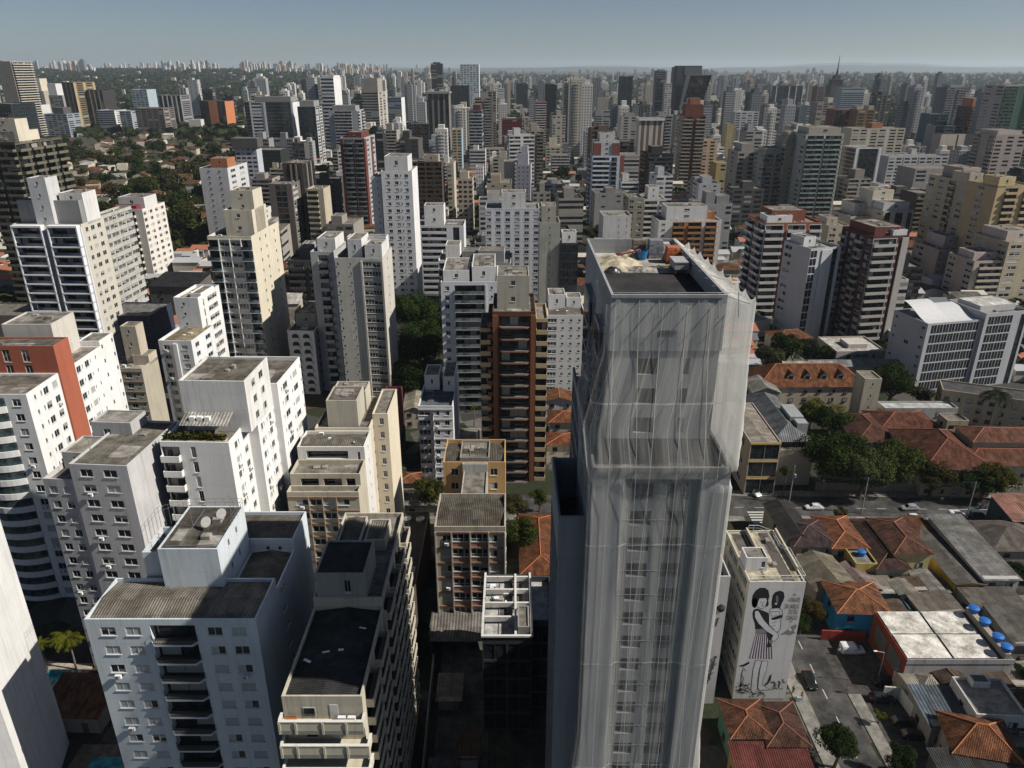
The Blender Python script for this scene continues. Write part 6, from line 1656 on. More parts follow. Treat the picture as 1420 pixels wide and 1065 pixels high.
# shading block out of frame on the right
B = F('tall beige block just outside the right edge shading the lower corner', 'apartment block', 99, 72, 0, dims=(16, 20, 42))
B.block(0, 0, 16, 20, 0, 29, 'w1p.4w1p.4w1', '', 'w1p.4w1', col=PALV['B']); B.finish(40)
def garden_wall(label, pts, h, t, col, name='garden_wall'):
    x0, y0 = pts[0]
    b = MB()
    for (xa, ya), (xb, yb) in zip(pts, pts[1:]):
        L = sqrt((xb - xa) ** 2 + (yb - ya) ** 2); u = ((xb - xa) / L, (yb - ya) / L); n = (u[1], -u[0])
        b.obox((xa - x0, ya - y0), u, n, 0, L, -t / 2, t / 2, 0, h)
    return tag(b.build(name, wall(col, .7), None, (x0, y0, 0)), label, 'wall')
a_, c_ = at(1229, 800, z=3.5), at(1262, 845, z=3.5)
garden_wall('long teal-blue garden wall between the sheds and the planted yard', [(a_.x, a_.y), (c_.x, c_.y)], 3.6, .3, (.04, .12, .16))
garden_wall('white garden wall with a curved gate top beside the parked cars', [(63.8, 98.2), (66.5, 98.0), (66.8, 94)], 2.6, .25, (.6, .59, .57))
garden_wall('low red wall at the front of the car park beside the blue house', [(58.6, 112.6), (66.8, 112.2)], 2.2, .3, (.28, .05, .035))
garden_wall('pale yard wall along the alley beside the pink-banded block', [(-13.2, 70), (-14.2, 106)], 2.6, .2, (.4, .4, .38))
garden_wall('grey school wall along the far side of the avenue', [(78, 167.5), (150, 165)], 2.2, .3, (.33, .3, .26))
# ------------------------------------------------------------------ ground, roads, pavements
def terrain():
    ys, y = [-400], -400
    while y < 38000:
        y += max(60, .12 * max(0, y)); ys.append(y)
    b = MB(); N = 60
    for y in ys:
        half = 1500 + 1.1 * max(0, y)
        for i in range(N + 1):
            x = -half + 2 * half * i / N
            b.v.append((x, y, ground_z(x, y)))
    for j in range(len(ys) - 1):
        for i in range(N):
            a = j * (N + 1) + i
            b.f.append((a, a + 1, a + N + 2, a + N + 1)); b.m.append(0)
    m, nt, bs = _new('city_ground')
    v = _n(nt, 'ShaderNodeTexVoronoi'); v.inputs['Scale'].default_value = 1.0
    nt.links.new(_mapped(nt, (.12, .12, .12)), v.inputs['Vector'])
    sep = _n(nt, 'ShaderNodeSeparateColor'); nt.links.new(v.outputs['Color'], sep.inputs[0])
    r = _n(nt, 'ShaderNodeValToRGB'); cr = r.color_ramp; cr.interpolation = 'CONSTANT'
    cr.elements[0].position = 0; cr.elements[0].color = (.03, .036, .02, 1)
    cr.elements[1].position = .34; cr.elements[1].color = (.05, .048, .045, 1)
    for p_, c_ in ((.5, (.06, .058, .052)), (.66, (.07, .05, .038)), (.78, (.085, .08, .072)), (.9, (.13, .125, .11))):
        e = cr.elements.new(p_); e.color = (*c_, 1)
    nt.links.new(sep.outputs[0], r.inputs[0])
    big = _noise(nt, _mapped(nt, (.0016, .0016, .0016)), 1.0, 6, .6)
    mx = _n(nt, 'ShaderNodeMixRGB'); nt.links.new(_ramp(nt, big, .44, .56, (0, 0, 0), (1, 1, 1)), mx.inputs[0])
    nt.links.new(r.outputs[0], mx.inputs[1])
    g = _ramp(nt, _noise(nt, _mapped(nt, (.05, .05, .05)), 1.0, 6, .7), .35, .65, (.016, .024, .012), (.06, .065, .035))
    nt.links.new(g, mx.inputs[2])
    c = _mul(nt, mx.outputs[0], _ramp(nt, _noise(nt, _mapped(nt, (.9, .9, .9)), 1.0, 4), .3, .7, (.7, .7, .7), (1.15, 1.15, 1.15)))
    nt.links.new(c, bs.inputs['Base Color']); bs.inputs['Roughness'].default_value = .95; bs.inputs['Specular IOR Level'].default_value = .1
    return struct(b.build('ground', m, smooth=False))
terrain()

def strip(name, pts, w, z, mat, thick=0.0):
    b = MB()
    L, R_ = [], []
    for i, (x, y) in enumerate(pts):
        a = pts[max(0, i - 1)]; c = pts[min(len(pts) - 1, i + 1)]
        dx, dy = c[0] - a[0], c[1] - a[1]; l = sqrt(dx * dx + dy * dy)
        n = (-dy / l * w / 2, dx / l * w / 2)
        L.append((x + n[0], y + n[1])); R_.append((x - n[0], y - n[1]))
    for i in range(len(pts) - 1):
        b.quad((*R_[i], z), (*R_[i + 1], z), (*L[i + 1], z), (*L[i], z))
        if thick:
            for E in (L, R_):
                b.quad((*E[i], z - thick), (*E[i + 1], z - thick), (*E[i + 1], z), (*E[i], z))
    return struct(b.build(name, mat))
def off(pts, d):
    out = []
    for i, (x, y) in enumerate(pts):
        a = pts[max(0, i - 1)]; c = pts[min(len(pts) - 1, i + 1)]
        dx, dy = c[0] - a[0], c[1] - a[1]; l = sqrt(dx * dx + dy * dy)
        out.append((x - dy / l * d, y + dx / l * d))
    return out
AVE = [(-60, 161), (40, 160), (80, 159.5), (240, 156)]
SIDE = [(54.3, 20), (54.3, 104), (55.2, 118), (59, 140), (61.0, 155.2)]
strip('avenue', AVE, 9, .008, ASPH)
strip('side_street', SIDE, 6.6, .004, ASPH)
strip('pavement', off(AVE, 6.0)[1:], 2.6, .13, PAVE, .13)
strip('pavement', [(65.5, 154.2), (150, 152.2), (240, 150.2)], 2.2, .13, PAVE, .13)
strip('pavement', [(-60, 155.2), (56, 154)], 2.2, .13, PAVE, .13)
strip('pavement', off(SIDE, 4.6)[:4], 2.4, .13, PAVE, .13)
strip('pavement', [(59.3, 60), (59.3, 99)], 2.2, .13, PAVE, .13)
b = MB(); b.quad((57.7, 99.2, .012), (67.4, 99.2, .012), (67.4, 112, .012), (57.9, 112, .012)); b.quad((60.5, 70, .012), (66, 70, .012), (66, 97, .012), (60.5, 97, .012))
struct(b.build('car_park', groundmat((.06, .056, .052), .6, 'worn_asphalt', .4)))
b = MB()
for k in range(9): b.quad((57.6 + .0, 147.5 + k * 1.15, .014), (63.2, 147.5 + k * 1.15, .014), (63.2, 148.05 + k * 1.15, .014), (57.6, 148.05 + k * 1.15, .014))
for y in (86, 92, 98, 104, 110): b.quad((54.22, y, .012), (54.36, y, .012), (54.36, y + 2.2, .012), (54.22, y + 2.2, .012))
for k in range(40): b.quad((40 + k * 5, 159.4 - (k * 5) * .018, .014), (42.2 + k * 5, 159.4 - (k * 5) * .018, .014), (42.2 + k * 5, 159.54 - (k * 5) * .018, .014), (40 + k * 5, 159.54 - (k * 5) * .018, .014))
b.quad((64.0, 146, .014), (64.2, 146, .014), (64.4, 155, .014), (64.2, 155, .014))
struct(b.build('road_marking', plain((.5, .5, .47), .8, 0, 'road_paint')))
b = MB(); b.quad((-11.6, 60, .01), (-3.8, 60, .01), (-3.8, 113, .01), (-13, 113, .01)); struct(b.build('alley', groundmat((.10, .095, .085), .5, 'alley_paving', .4)))
b = MB(); b.quad((-3.5, 84, .01), (22, 84, .01), (22, 140, .01), (-3.5, 140, .01)); struct(b.build('yard', groundmat((.07, .066, .05), .3, 'yard_earth', .5)))

# ------------------------------------------------------------------ vehicles
_VM = {}
def loft(b, st, m=0):
    """closed body from cross sections: x, half width low, z low, half width belt, z belt, half width top, z top"""
    n = 0; base = len(b.v)
    for x, w0, z0, w1, z1, w2, z2 in st:
        for w, z in ((-w0, z0), (-w1, (z0 + z1) / 2), (-w1, z1), (-w2, z2), (w2, z2), (w1, z1), (w1, (z0 + z1) / 2), (w0, z0)):
            b.v.append((x, w, z))
    for i in range(len(st) - 1):
        for k in range(8):
            a, c = base + i * 8, base + (i + 1) * 8
            b.f.append((a + k, a + (k + 1) % 8, c + (k + 1) % 8, c + k)); b.m.append(m)
    b.f.append(tuple(base + k for k in range(8))[::-1]); b.m.append(m)
    b.f.append(tuple(base + (len(st) - 1) * 8 + k for k in range(8))); b.m.append(m)

def car(label, x, y, deg, col, kind='car', z=.02, name=None, cat=None):
    nm = name or {'car': 'parked_car', 'van': 'parked_van'}[kind]
    t = thing(nm, label, cat or kind, (x, y, z), radians(deg))
    P_ = plain(col, .25, .1, 'car_paint', .5)
    if kind not in _VM:
        b, g = MB(), MB()
        if kind == 'car':
            loft(b, [(-2.1, .66, .34, .74, .62, .7, .82), (-1.95, .74, .24, .84, .72, .78, .94), (-1.2, .78, .2, .87, .8, .80, .95), (-.4, .78, .2, .88, .82, .8, .95), (.7, .78, .2, .88, .80, .78, .93), (1.6, .76, .2, .86, .70, .72, .82), (2.05, .70, .26, .78, .56, .66, .66), (2.15, .6, .36, .66, .5, .58, .56)])
            loft(b, [(-1.9, .6, .9, .7, .94, .62, .96), (-1.35, .7, .9, .74, 1.1, .6, 1.40), (-.8, .72, .9, .76, 1.2, .6, 1.47), (.1, .72, .9, .76, 1.2, .58, 1.46), (.5, .72, .9, .74, 1.1, .56, 1.36), (1.15, .66, .88, .68, .9, .6, .92)])
            g.quad((1.12, -.58, .95), (1.12, .58, .95), (.56, .52, 1.36), (.56, -.52, 1.36)); g.quad((-1.9, .6, 1.0), (-1.9, -.6, 1.0), (-1.42, -.52, 1.38), (-1.42, .52, 1.38))
            for s in (-1, 1):
                g.quad((-1.3, s * .765, .98), (.62, s * .765, .98), (.35, s * .69, 1.34), (-1.05, s * .68, 1.36)); 
            wx = (-1.3, 1.3); R0 = .31; fx, fz = 2.1, .56
        else:
            loft(b, [(-2.2, .8, .3, .86, .8, .84, 1.0), (-2.15, .82, .24, .9, .9, .86, 1.1), (0, .82, .22, .92, 1.0, .88, 1.1), (1.2, .8, .22, .9, .92, .8, 1.02), (2.0, .76, .26, .84, .7, .7, .86), (2.2, .6, .36, .7, .55, .6, .66)])
            loft(b, [(-2.18, .84, 1.0, .88, 1.4, .8, 1.82), (-1.9, .86, 1.0, .9, 1.45, .8, 1.9), (.2, .86, 1.0, .9, 1.45, .78, 1.88), (.6, .8, 1.0, .86, 1.3, .7, 1.62), (1.35, .74, .96, .76, 1.0, .66, 1.04)])
            g.quad((1.34, -.64, 1.06), (1.34, .64, 1.06), (.68, .62, 1.6), (.68, -.62, 1.6))
            for s in (-1, 1): g.quad((.05, s * .905, 1.12), (1.0, s * .84, 1.08), (.6, s * .8, 1.5), (.05, s * .86, 1.6))
            wx = (-1.35, 1.35); R0 = .33; fx, fz = 2.12, .62
        w = MB()
        w.tube((0, -.1, 0), (0, .1, 0), R0, n=16, m=0); w.tube((0, -.105, 0), (0, .105, 0), R0 * .6, n=10, m=1)
        l = MB(); l.box(-.04, -.16, -.08, .06, .16, .08)
        _VM[kind] = (b, g.mesh('windows', [glass((.008, .009, .01), .06)]), w.mesh('wheel', [plain((.02, .02, .02), .8, 0, 'rubber'), METAL]), wx, R0, fx, fz, l)
    b, gm, wm, wx, R0, fx, fz, l = _VM[kind]
    b.build('body', P_, t, smooth=False)
    put('windows', gm, t)
    for X in wx:
        for s in (-.76, .76): put('wheel', wm, t, (X, s, R0))
    for s in (-.52, .52):
        l.build('headlight', plain((.7, .7, .66), .15, 0, 'lamp'), t, (fx - .06, s, fz))
        l.build('tail_light', plain((.35, .01, .01), .2, 0, 'tail_lamp'), t, (-2.1 if kind == 'car' else -2.18, s, .78))
    return t
def gcar(label, px, py, deg, col, kind='car', **k):
    p = at(px, py, z=.6); return car(label, p.x, p.y, deg, col, kind, **k)
BK, SV, WH_ = (.015, .017, .018), (.42, .43, .44), (.72, .73, .74)
gcar('black car driving down the side street beside the mural', 1123, 943, -90, (.012, .014, .013), name='moving_car')
gcar('white delivery van standing in the shaded car park', 1182, 901, 0, WH_, 'van')
gcar('dark car parked at the mouth of the car park below the warehouse', 1226, 944, 10, BK)
gcar('black car parked behind the white curved wall', 1223, 968, -8, (.02, .022, .026))
gcar('dark blue car parked in the shade beside the bright bush', 1254, 1000, 0, (.02, .025, .035))
gcar('dark car lowest of the row in the shaded forecourt', 1268, 1019, -4, (.015, .016, .02))
gcar('white car parked nose out before the yellow-banded shop', 1046, 682, -70, WH_)
gcar('white car passing behind the grey tin roof on the avenue', 1129, 703, 180, WH_, name='moving_car')
gcar('blue-grey car beside the utility pole on the avenue', 1086, 703, 180, (.12, .17, .2), name='moving_car')
gcar('silver and black car on the avenue under the large trees', 1262, 704, 180, (.3, .31, .33), name='moving_car')
gcar('white car parked along the near kerb behind the yellow house', 1269, 718, 0, WH_)
gcar('white van parked along the near kerb behind the workshop', 1328, 715, 0, WH_, 'van')
gcar('dark teal van parked right of the white van', 1358, 716, 0, (.03, .07, .08), 'van')
p = at(1363, 703, z=.5)
t = thing('motorcycle', 'dark motorcycle with a rider in the far lane of the avenue', 'motorcycle', (p.x, p.y, .02))
b = MB(); b.tube((-.55, 0, .72), (.4, 0, .8), .17, .12, 8); b.tube((.4, 0, .8), (.62, 0, .32), .05, n=6); b.box(-.8, -.12, .62, -.1, .12, .76); b.tube((.35, -.35, 1.0), (.35, .35, 1.0), .03, n=5); b.build('body', plain((.03, .03, .035), .3, .2, 'paint'), t)
for x in (-.6, .66):
    b = MB(); b.tube((x, -.06, .3), (x, .06, .3), .3, n=14); b.build('wheel', plain((.02, .02, .02), .8, 0, 'rubber'), t)

# ------------------------------------------------------------------ people
def person(label, px, py, face, shirt, trousers, walk=.25, xy=None, z=.02, sit=False):
    p = at(px, py, z=0) if xy is None else Vector((*xy, 0))
    V = [(0, 0, .95), (0, 0, 1.15), (0, .0, 1.38), (0, 0, 1.48), (0, .02, 1.6), (0, .03, 1.72)]
    E = [(0, 1), (1, 2), (2, 3), (3, 4), (4, 5)]
    Rr = [(.16, .12), (.15, .11), (.17, .11), (.06, .06), (.095, .11), (.07, .085)]
    kind_ = [0, 1, 1, 2, 2, 2]
    def add(v, r, par, k=0):
        V.append(v); Rr.append((r, r)); E.append((par, len(V) - 1)); kind_.append(k); return len(V) - 1
    for s in (-1, 1):
        st = s * walk
        if sit:
            h = add((s * .1, .05, .9), .1, 0); kn = add((s * .13, .42, .85), .075, h); an = add((s * .13, .42, .42), .05, kn); add((s * .13, .56, .38), .04, an)
        else:
            h = add((s * .1, 0, .88), .1, 0); kn = add((s * .1, st * .5 + .04, .48), .07, h); an = add((s * .1, st - .02, .09), .045, kn); add((s * .11, st + .16, .05), .04, an)
        sh = add((s * .2, 0, 1.4), .065, 2); el = add((s * .27, -.05 - st * .3, 1.14), .048, sh); wr = add((s * .26, .08 - st * .6, .92), .034, el)
        pm = add((s * .26, .1 - st * .62, .85), .036, wr)
        for f, (dx, L) in enumerate(((-.03, .075), (-.01, .09), (.012, .085), (.03, .065))): add((s * .26 + dx, .12 - st * .62, .85 - L), .009, pm)
        add((s * .22, .14 - st * .62, .82), .01, pm)
    me = bpy.data.meshes.new('body'); me.from_pydata(V, E, [])
    o = bpy.data.objects.new('person', me); COL.objects.link(o)
    m = o.modifiers.new('skin', 'SKIN')
    for i, r in enumerate(Rr): me.skin_vertices[0].data[i].radius = r
    me.skin_vertices[0].data[0].use_root = True
    o.modifiers.new('smooth', 'SUBSURF').levels = 1
    bpy.context.view_layer.update()
    nm = bpy.data.meshes.new_from_object(o.evaluated_get(bpy.context.evaluated_depsgraph_get()))
    bpy.data.objects.remove(o)
    nm.materials.clear()
    for mm in (plain(trousers, .8, 0, 'trousers'), plain(shirt, .8, 0, 'shirt'), plain((.3, .17, .11), .6, 0, 'skin'), plain((.02, .02, .02), .6, 0, 'shoes')): nm.materials.append(mm)
    for f in nm.polygons:
        c = f.center
        f.material_index = 3 if c.z < .1 else 0 if c.z < .93 and abs(c.x) < .235 else 2 if (c.z > 1.47 or c.z < 1.1) else 1
        f.use_smooth = True
    q = put('person', nm, None, (p.x, p.y, z), radians(face))
    tag(q, label, 'person')
    b = MB(); b.lathe((0, .02, 1.6), [(.1, .02), (.112, .08), (.1, .14), (.06, .185), (.01, .2)], 12)
    b.build('hair', plain((.02, .015, .012), .7, 0, 'hair'), q, smooth=True)
    b = MB()
    for s in (-1, 1): b.box(s * .035 - .012, .118, 1.645, s * .035 + .012, .13, 1.66)
    b.box(-.03, .112, 1.565, .03, .125, 1.575); b.box(-.012, .115, 1.59, .012, .145, 1.63)
    b.build('face', plain((.12, .05, .04), .7, 0, 'face'), q)
    return q
person('person in a bright red jacket standing at the right kerb of the side street', 1173.5, 961, 70, (.62, .05, .03), (.08, .08, .1))
person('person in an orange-red shirt crouched low with a cart on the pavement below the mural', 1111, 970, -60, (.6, .09, .04), (.25, .3, .4), .15)
person('person in dark clothes walking on the pavement close to the mural', 1099, 962, -20, (.05, .05, .05), (.04, .04, .05))
person('person in a pale shirt beside the white van', 1162, 908, 180, (.6, .6, .6), (.1, .1, .14))
p = at(1363, 703, z=.5); person('rider in dark clothes seated on the motorcycle', 0, 0, -90, (.05, .05, .06), (.04, .05, .07), 0, xy=(p.x - .12, p.y), z=-.06, sit=True)
p = at(1096, 968, z=0)
b = MB(); b.box(-.4, -.3, .25, .4, .3, .8); b.tube((-.3, -.34, .2), (-.3, .34, .2), .2, n=12); b.tube((.4, -.2, .8), (.75, -.2, 1.05), .03, n=5)
tag(b.build('hand_cart', plain((.3, .34, .36), .6, .2, 'metal'), None, (at(1107, 972, z=0).x, at(1107, 972, z=0).y, .14)), 'small grey hand cart on the pavement below the mural', 'cart')

# ------------------------------------------------------------------ poles
def pole(label, px, py, h, arms, tr=False, name='utility_pole'):
    p = at(px, py, z=0); t = thing(name, label, 'pole', (p.x, p.y, 0))
    b = MB(); b.tube((0, 0, 0), (0, 0, h), .16, .1, 8); b.build('post', wall((.34, .33, .31)), t)
    for z in arms:
        b = MB(); b.box(-1.1, -.06, h - z, 1.1, .06, h - z + .12)
        for x in (-1, -.5, .5, 1): b.lathe((x, 0, h - z + .12), [(.05, 0), (.09, .05), (.05, .2)], 6)
        b.build('cross_arm', RAIL, t)
    if tr:
        b = MB(); b.lathe((.35, 0, h - 3.4), [(.3, 0), (.36, .1), (.36, 1.0), (.2, 1.1)], 12); b.build('transformer', METAL, t)
    return p
p1 = pole('utility pole with a transformer drum at the street corner', 1094, 697, 10.5, (.4, 1.6), True)
p2 = pole('slim utility pole with one cross arm above the orange roofs', 1194, 712, 10, (.5,))
p3 = pole('utility pole on the avenue beside the parked white vans', 1340, 718, 10, (.5, 1.3))
b = MB()
for (A, Bq) in ((p1, p2), (p2, p3)):
    for k in range(3):
        o_ = (k - 1) * .9; pts = []
        for j in range(13):
            t_ = j / 12
            pts.append((A.x + (Bq.x - A.x) * t_ - p1.x + o_ * .2, A.y + (Bq.y - A.y) * t_ - p1.y + o_ * .2, 10 - 1.2 * (1 - (2 * t_ - 1) ** 2) - .4 * (k % 2)))
        for u, v in zip(pts, pts[1:]): b.tube(u, v, .025, n=4, cap=False)
tag(b.build('power_cable', RAIL, None, (p1.x, p1.y, 0)), 'black power cables sagging between the poles along the avenue', 'cables')
p = at(1216, 948, z=0)
t = thing('street_lamp', 'white-armed street lamp in front of the red warehouse wall', 'street lamp', (p.x, p.y, 0))
b = MB(); b.tube((0, 0, 0), (0, 0, 7), .09, .06, 8); b.tube((0, 0, 7), (-1.4, 0, 7.3), .05, n=6); b.build('post', METAL, t)
b = MB(); b.box(-1.9, -.12, 7.25, -1.3, .12, 7.38); b.build('lamp_head', WHITE, t)

# ------------------------------------------------------------------ trees
_TM = {}
def crown_mesh(kind, seed):
    key = (kind, seed)
    if key in _TM: return _TM[key]
    r = random.Random(seed * 31 + len(kind))
    R0, N, LS, flat = {'small': (2.2, 2200, .36, .9), 'mid': (4.2, 6500, .5, .78), 'big': (7.0, 15000, .62, .7), 'far': (5.0, 650, 1.35, .75)}[kind]
    b = MB()
    lobes = []
    for k in range({'small': 9, 'mid': 18, 'big': 30, 'far': 11}[kind]):
        a, q = r.uniform(0, 2 * pi), sqrt(r.random()) * R0 * .72
        rr_ = R0 * r.uniform(.26, .5)
        lobes.append((q * cos(a), q * sin(a), (r.uniform(-.35, .75)) * R0 * flat * (1 - .45 * (q / R0)), rr_))
    for _ in range(N):
        cx, cy, cz, lr = lobes[int(r.random() * len(lobes))]
        d = Vector((r.gauss(0, 1), r.gauss(0, 1), r.gauss(.25, 1))).normalized()
        q = lr * (r.random() ** .28)
        p = Vector((cx, cy, cz)) + Vector((d.x * q, d.y * q, d.z * q * .82))
        n = (d + Vector((r.gauss(0, .6), r.gauss(0, .6), r.gauss(.5, .5)))).normalized()
        u = n.orthogonal().normalized(); v = n.cross(u)
        a = r.uniform(0, 6.28); u, v = u * cos(a) + v * sin(a), v * cos(a) - u * sin(a)
        s = LS * r.uniform(.5, 1.1)
        b.quad(p - u * s * .55, p - v * s * .3 + n * s * .12, p + u * s * .55, p + v * s * .3 + n * s * .12)
    _TM[key] = (b, R0)
    return _TM[key]
_CM = {}
def tree(label, x, y, r, zc, kind='mid', col=(.035, .055, .018), seed=0, z=0.0, group=None, parts=True, name='tree', stretch=1.0):
    b, R0 = crown_mesh(kind, seed)
    key = (kind, seed, col)
    s = r / R0
    if parts:
        t = thing(name, label, 'tree', (x, y, z), 0, group)
        k = MB(); h = zc - z; rr_ = random.Random(seed + int(x))
        k.tube((0, 0, 0), (.1 * r, 0, h * .55), .07 * r + .05, .05 * r + .03, 7)
        for j in range(5):
            a = j * 1.26 + seed; k.tube((.1 * r, 0, h * (.4 + .03 * j)), (.55 * r * cos(a), .55 * r * sin(a), h * (.85 + .06 * (j % 3))), .04 * r + .02, .012 * r, 5)
        k.build('trunk', plain((.09, .065, .045), .9, 0, 'bark'), t)
        if key not in _CM: _CM[key] = b.mesh('crown', [leafmat(col)])
        o = put('crown', _CM[key], t, (0, 0, h), seed * 1.3 + x)
        o.scale = (s, s, s * stretch)
        return t
    key2 = key + ('far',)
    if key2 not in _CM:
        k = MB(); k.tube((0, 0, -R0 * 1.3), (0, 0, 0), .3, .2, 5, 1); k.join(b)
        _CM[key2] = k.mesh(name, [leafmat(col), plain((.09, .065, .045), .9, 0, 'bark')])
    o = put(name, _CM[key2], None, (x, y, z + (zc - z)), seed + x)
    o.scale = (s, s, s * stretch)
    return tag(o, label, 'tree', group)
G1, G2, G3, G4 = (.026, .048, .010), (.042, .065, .012), (.075, .078, .012), (.018, .034, .009)
def ptree(label, px, py, rpx, zc, kind='mid', col=G1, seed=0, stretch=1.0, name='tree'):
    p = at(px, py, z=zc); d = p.y * cos(PITCH) + (CAMH - zc) * sin(PITCH)
    r = rpx / FPX * d * 1.05
    tree(label, p.x, p.y, r, zc, kind, col, seed, stretch=stretch, name=name)
    SPECD.append(('', (px - rpx, px + rpx, py - rpx, py + rpx), (p.x, p.y, r), zc, (p.x - r, p.y - r, 2 * r, 2 * r, 0)))
ptree('large tree with pale grey-green leaves over the avenue kerb', 1198, 652, 36, 8, 'big', (.066, .088, .034), 1)
ptree('huge dark spreading tree in the school garden left of the pale-leaved one', 1158, 634, 44, 9, 'big', G1, 2)
ptree('wide dark green tree before the long red roof', 1247, 640, 35, 8.5, 'big', (.05, .068, .014), 3)
ptree('dark bushy tree at the foot of the school pediments', 1295, 660, 26, 6, 'mid', (.04, .042, .012), 4)
ptree('yellowish tree at the right end of the school wall', 1384, 664, 26, 6, 'mid', G3, 5)
ptree('dark tree left of the yellowish one by the school wall', 1352, 668, 24, 5.5, 'mid', G1, 6)
ptree('dark tree overhanging the avenue left of the school', 1122, 628, 22, 7, 'mid', G4, 7)
ptree('green garden tree below the dormer wing, left', 1125, 572, 20, 6, 'mid', G2, 8)
ptree('dense garden tree below the dormer wing, centre', 1156, 585, 24, 6, 'mid', G1, 9)
ptree('round dark tree right of the cream stair tower', 1236, 532, 33, 8, 'big', G1, 10)
ptree('pale blossoming shrub tree beside the round dark tree', 1278, 548, 15, 4, 'mid', (.09, .085, .06), 11)
ptree('grey-green tree at the foot of the netted tower, beyond the sheds', 1066, 496, 22, 8, 'mid', (.055, .062, .032), 12)
ptree('dark tree behind the dormer wing, second from the left', 1090, 482, 24, 8, 'mid', G1, 13)
ptree('dark tree behind the dormer wing, right of the orange house', 1120, 486, 20, 7, 'mid', G4, 14)
ptree('dark tree in front of the pale pavilion', 1142, 492, 16, 6, 'mid', G1, 15)
ptree('tallest dark tree between the off-white slab and the white square-window tower', 573, 432, 33, 14, 'big', (.028, .052, .012), 1)
ptree('broad dark tree in the middle of the gap beside the off-white slab', 582, 480, 36, 12, 'big', (.024, .045, .012), 2)
ptree('lower dark tree in the gap beside the off-white slab', 572, 520, 32, 10, 'big', (.02, .038, .012), 3)
ptree('right-hand tree of the gap, touching the white square-window tower', 603, 455, 24, 12, 'mid', (.03, .055, .013), 4)
ptree('bright green tree edge by the small dark car yard', 598, 510, 20, 7, 'mid', G2, 5)
ptree('leafy tree between the pink-banded block and the netted tower', 722, 738, 24, 7, 'mid', (.04, .06, .017), 6)
ptree('dusty tree behind the leafy one, left of the netted tower', 716, 700, 18, 5, 'mid', (.06, .062, .03), 7)
ptree('grey-green shrub at the foot of the netted tower wing', 748, 690, 14, 4, 'small', G2, 8)
ptree('dark shrub mass below the brown balcony tower', 690, 690, 13, 3, 'small', G1, 9)
ptree('yellow-green bushy tree beside the white brown-panelled block', 596, 680, 22, 6, 'mid', (.06, .065, .018), 10)
ptree('reddish-brown leaved tree hugging the mural block', 1126, 846, 19, 4, 'mid', (.065, .05, .018), 11)
ptree('dark green shrub tree at the right foot of the mural', 1112, 862, 15, 3, 'mid', G1, 12)
ptree('dark tree overhanging the road at the bottom edge', 1164, 1032, 30, 5, 'mid', G4, 13)
ptree('dark tree in the shade at the lower right kerb', 1250, 1054, 22, 4, 'mid', G4, 14)
ptree('small bright green bush on the pavement corner', 1221, 990, 9, 2, 'small', (.09, .11, .02), 15)
ptree('yellow-green shrub in the walled yard left of the teal wall', 1246, 806, 12, 2.5, 'small', (.06, .08, .02), 16)
ptree('bright shrub behind the white warehouse', 1282, 818, 10, 2, 'small', (.07, .1, .02), 17)
ptree('dark tree behind the workshop at the right edge', 1412, 795, 18, 4, 'mid', G4, 18)
ptree('small tree against the warehouse corner at the right edge', 1418, 930, 12, 4, 'small', G1, 19)
ptree('orange-tinged shrub at the roadside among the avenue roofs', 1166, 712, 10, 3, 'small', (.1, .075, .02), 20)
ptree('dark tree beside the low roofs left of the white arched-balcony block', 388, 392, 14, 6, 'mid', G1, 1)
ptree('ivy tree growing over the beige garden wall', 1090, 655, 9, 7, 'small', G2, 2)
ptree('round park tree left of the blue and white round tower', 767, 250, 13, 9, 'mid', G1, 3)
ptree('dark park tree behind the small cream terrace block', 780, 240, 12, 9, 'mid', G4, 4)
ptree('dark park tree below the cream terrace block', 762, 278, 15, 8, 'mid', G1, 5)
ptree('park tree nearest the round blue and white tower', 785, 290, 13, 8, 'mid', G1, 6)
ptree('grey-green tree beside the white blank slab', 822, 322, 14, 8, 'mid', (.05, .052, .03), 7)
def palm(label, x, y, h, L=3.0, n=18, col=(.10, .11, .015), z=0.0, seed=0, fall=.55):
    t = thing('palm_tree', label, 'palm tree', (x, y, z))
    k = MB(); k.tube((0, 0, 0), (.15, 0, h * .5), .2, .15, 8); k.tube((.15, 0, h * .5), (.05, 0, h), .15, .12, 8); k.build('trunk', plain((.16, .13, .1), .9, 0, 'palm_bark'), t)
    r = random.Random(seed); b = MB()
    for i in range(n):
        a = 2 * pi * i / n + r.uniform(-.2, .2); up = r.uniform(.15, 1.0); LL = L * r.uniform(.8, 1.1)
        pts = []
        for j in range(8):
            q = j / 7
            rad = LL * (q * cos(up * .6)); zz = LL * (up * q * .75 - fall * q * q)
            pts.append(Vector((cos(a) * rad, sin(a) * rad, zz + h)))
        side = Vector((-sin(a), cos(a), 0))
        for j in range(7):
            p, q = pts[j], pts[j + 1]
            for s in (-1, 1):
                for e in range(2):
                    pp = p.lerp(q, e * .5)
                    w = L * .26 * (1 - abs((j + e * .5) / 7 - .4)) 
                    tip = pp + side * s * w + (q - p) * .8 + Vector((0, 0, -w * .45))
                    b.poly([pp, pp + (q - p) * .4, tip])
            b.tube(p, q, .025, n=3, cap=False)
    b.build('crown', leafmat(col), t)
def ppalm(label, px, py, h, L, col=(.10, .11, .015), n=18, seed=0, fall=.55):
    p = at(px, py, z=h); palm(label, p.x, p.y, h, L, n, col, 0, seed, fall)
ppalm('sunlit yellow-green palm cluster below the curved balconies', 93, 884, 7.5, 3.4, n=26, seed=1)
ppalm('smaller palm at the left of the sunlit palm cluster', 54, 893, 6.5, 2.2, seed=2)
ppalm('tall palm rising from the shed roofs left of the bushy tree', 551, 655, 9, 3.0, (.05, .07, .025), seed=3)
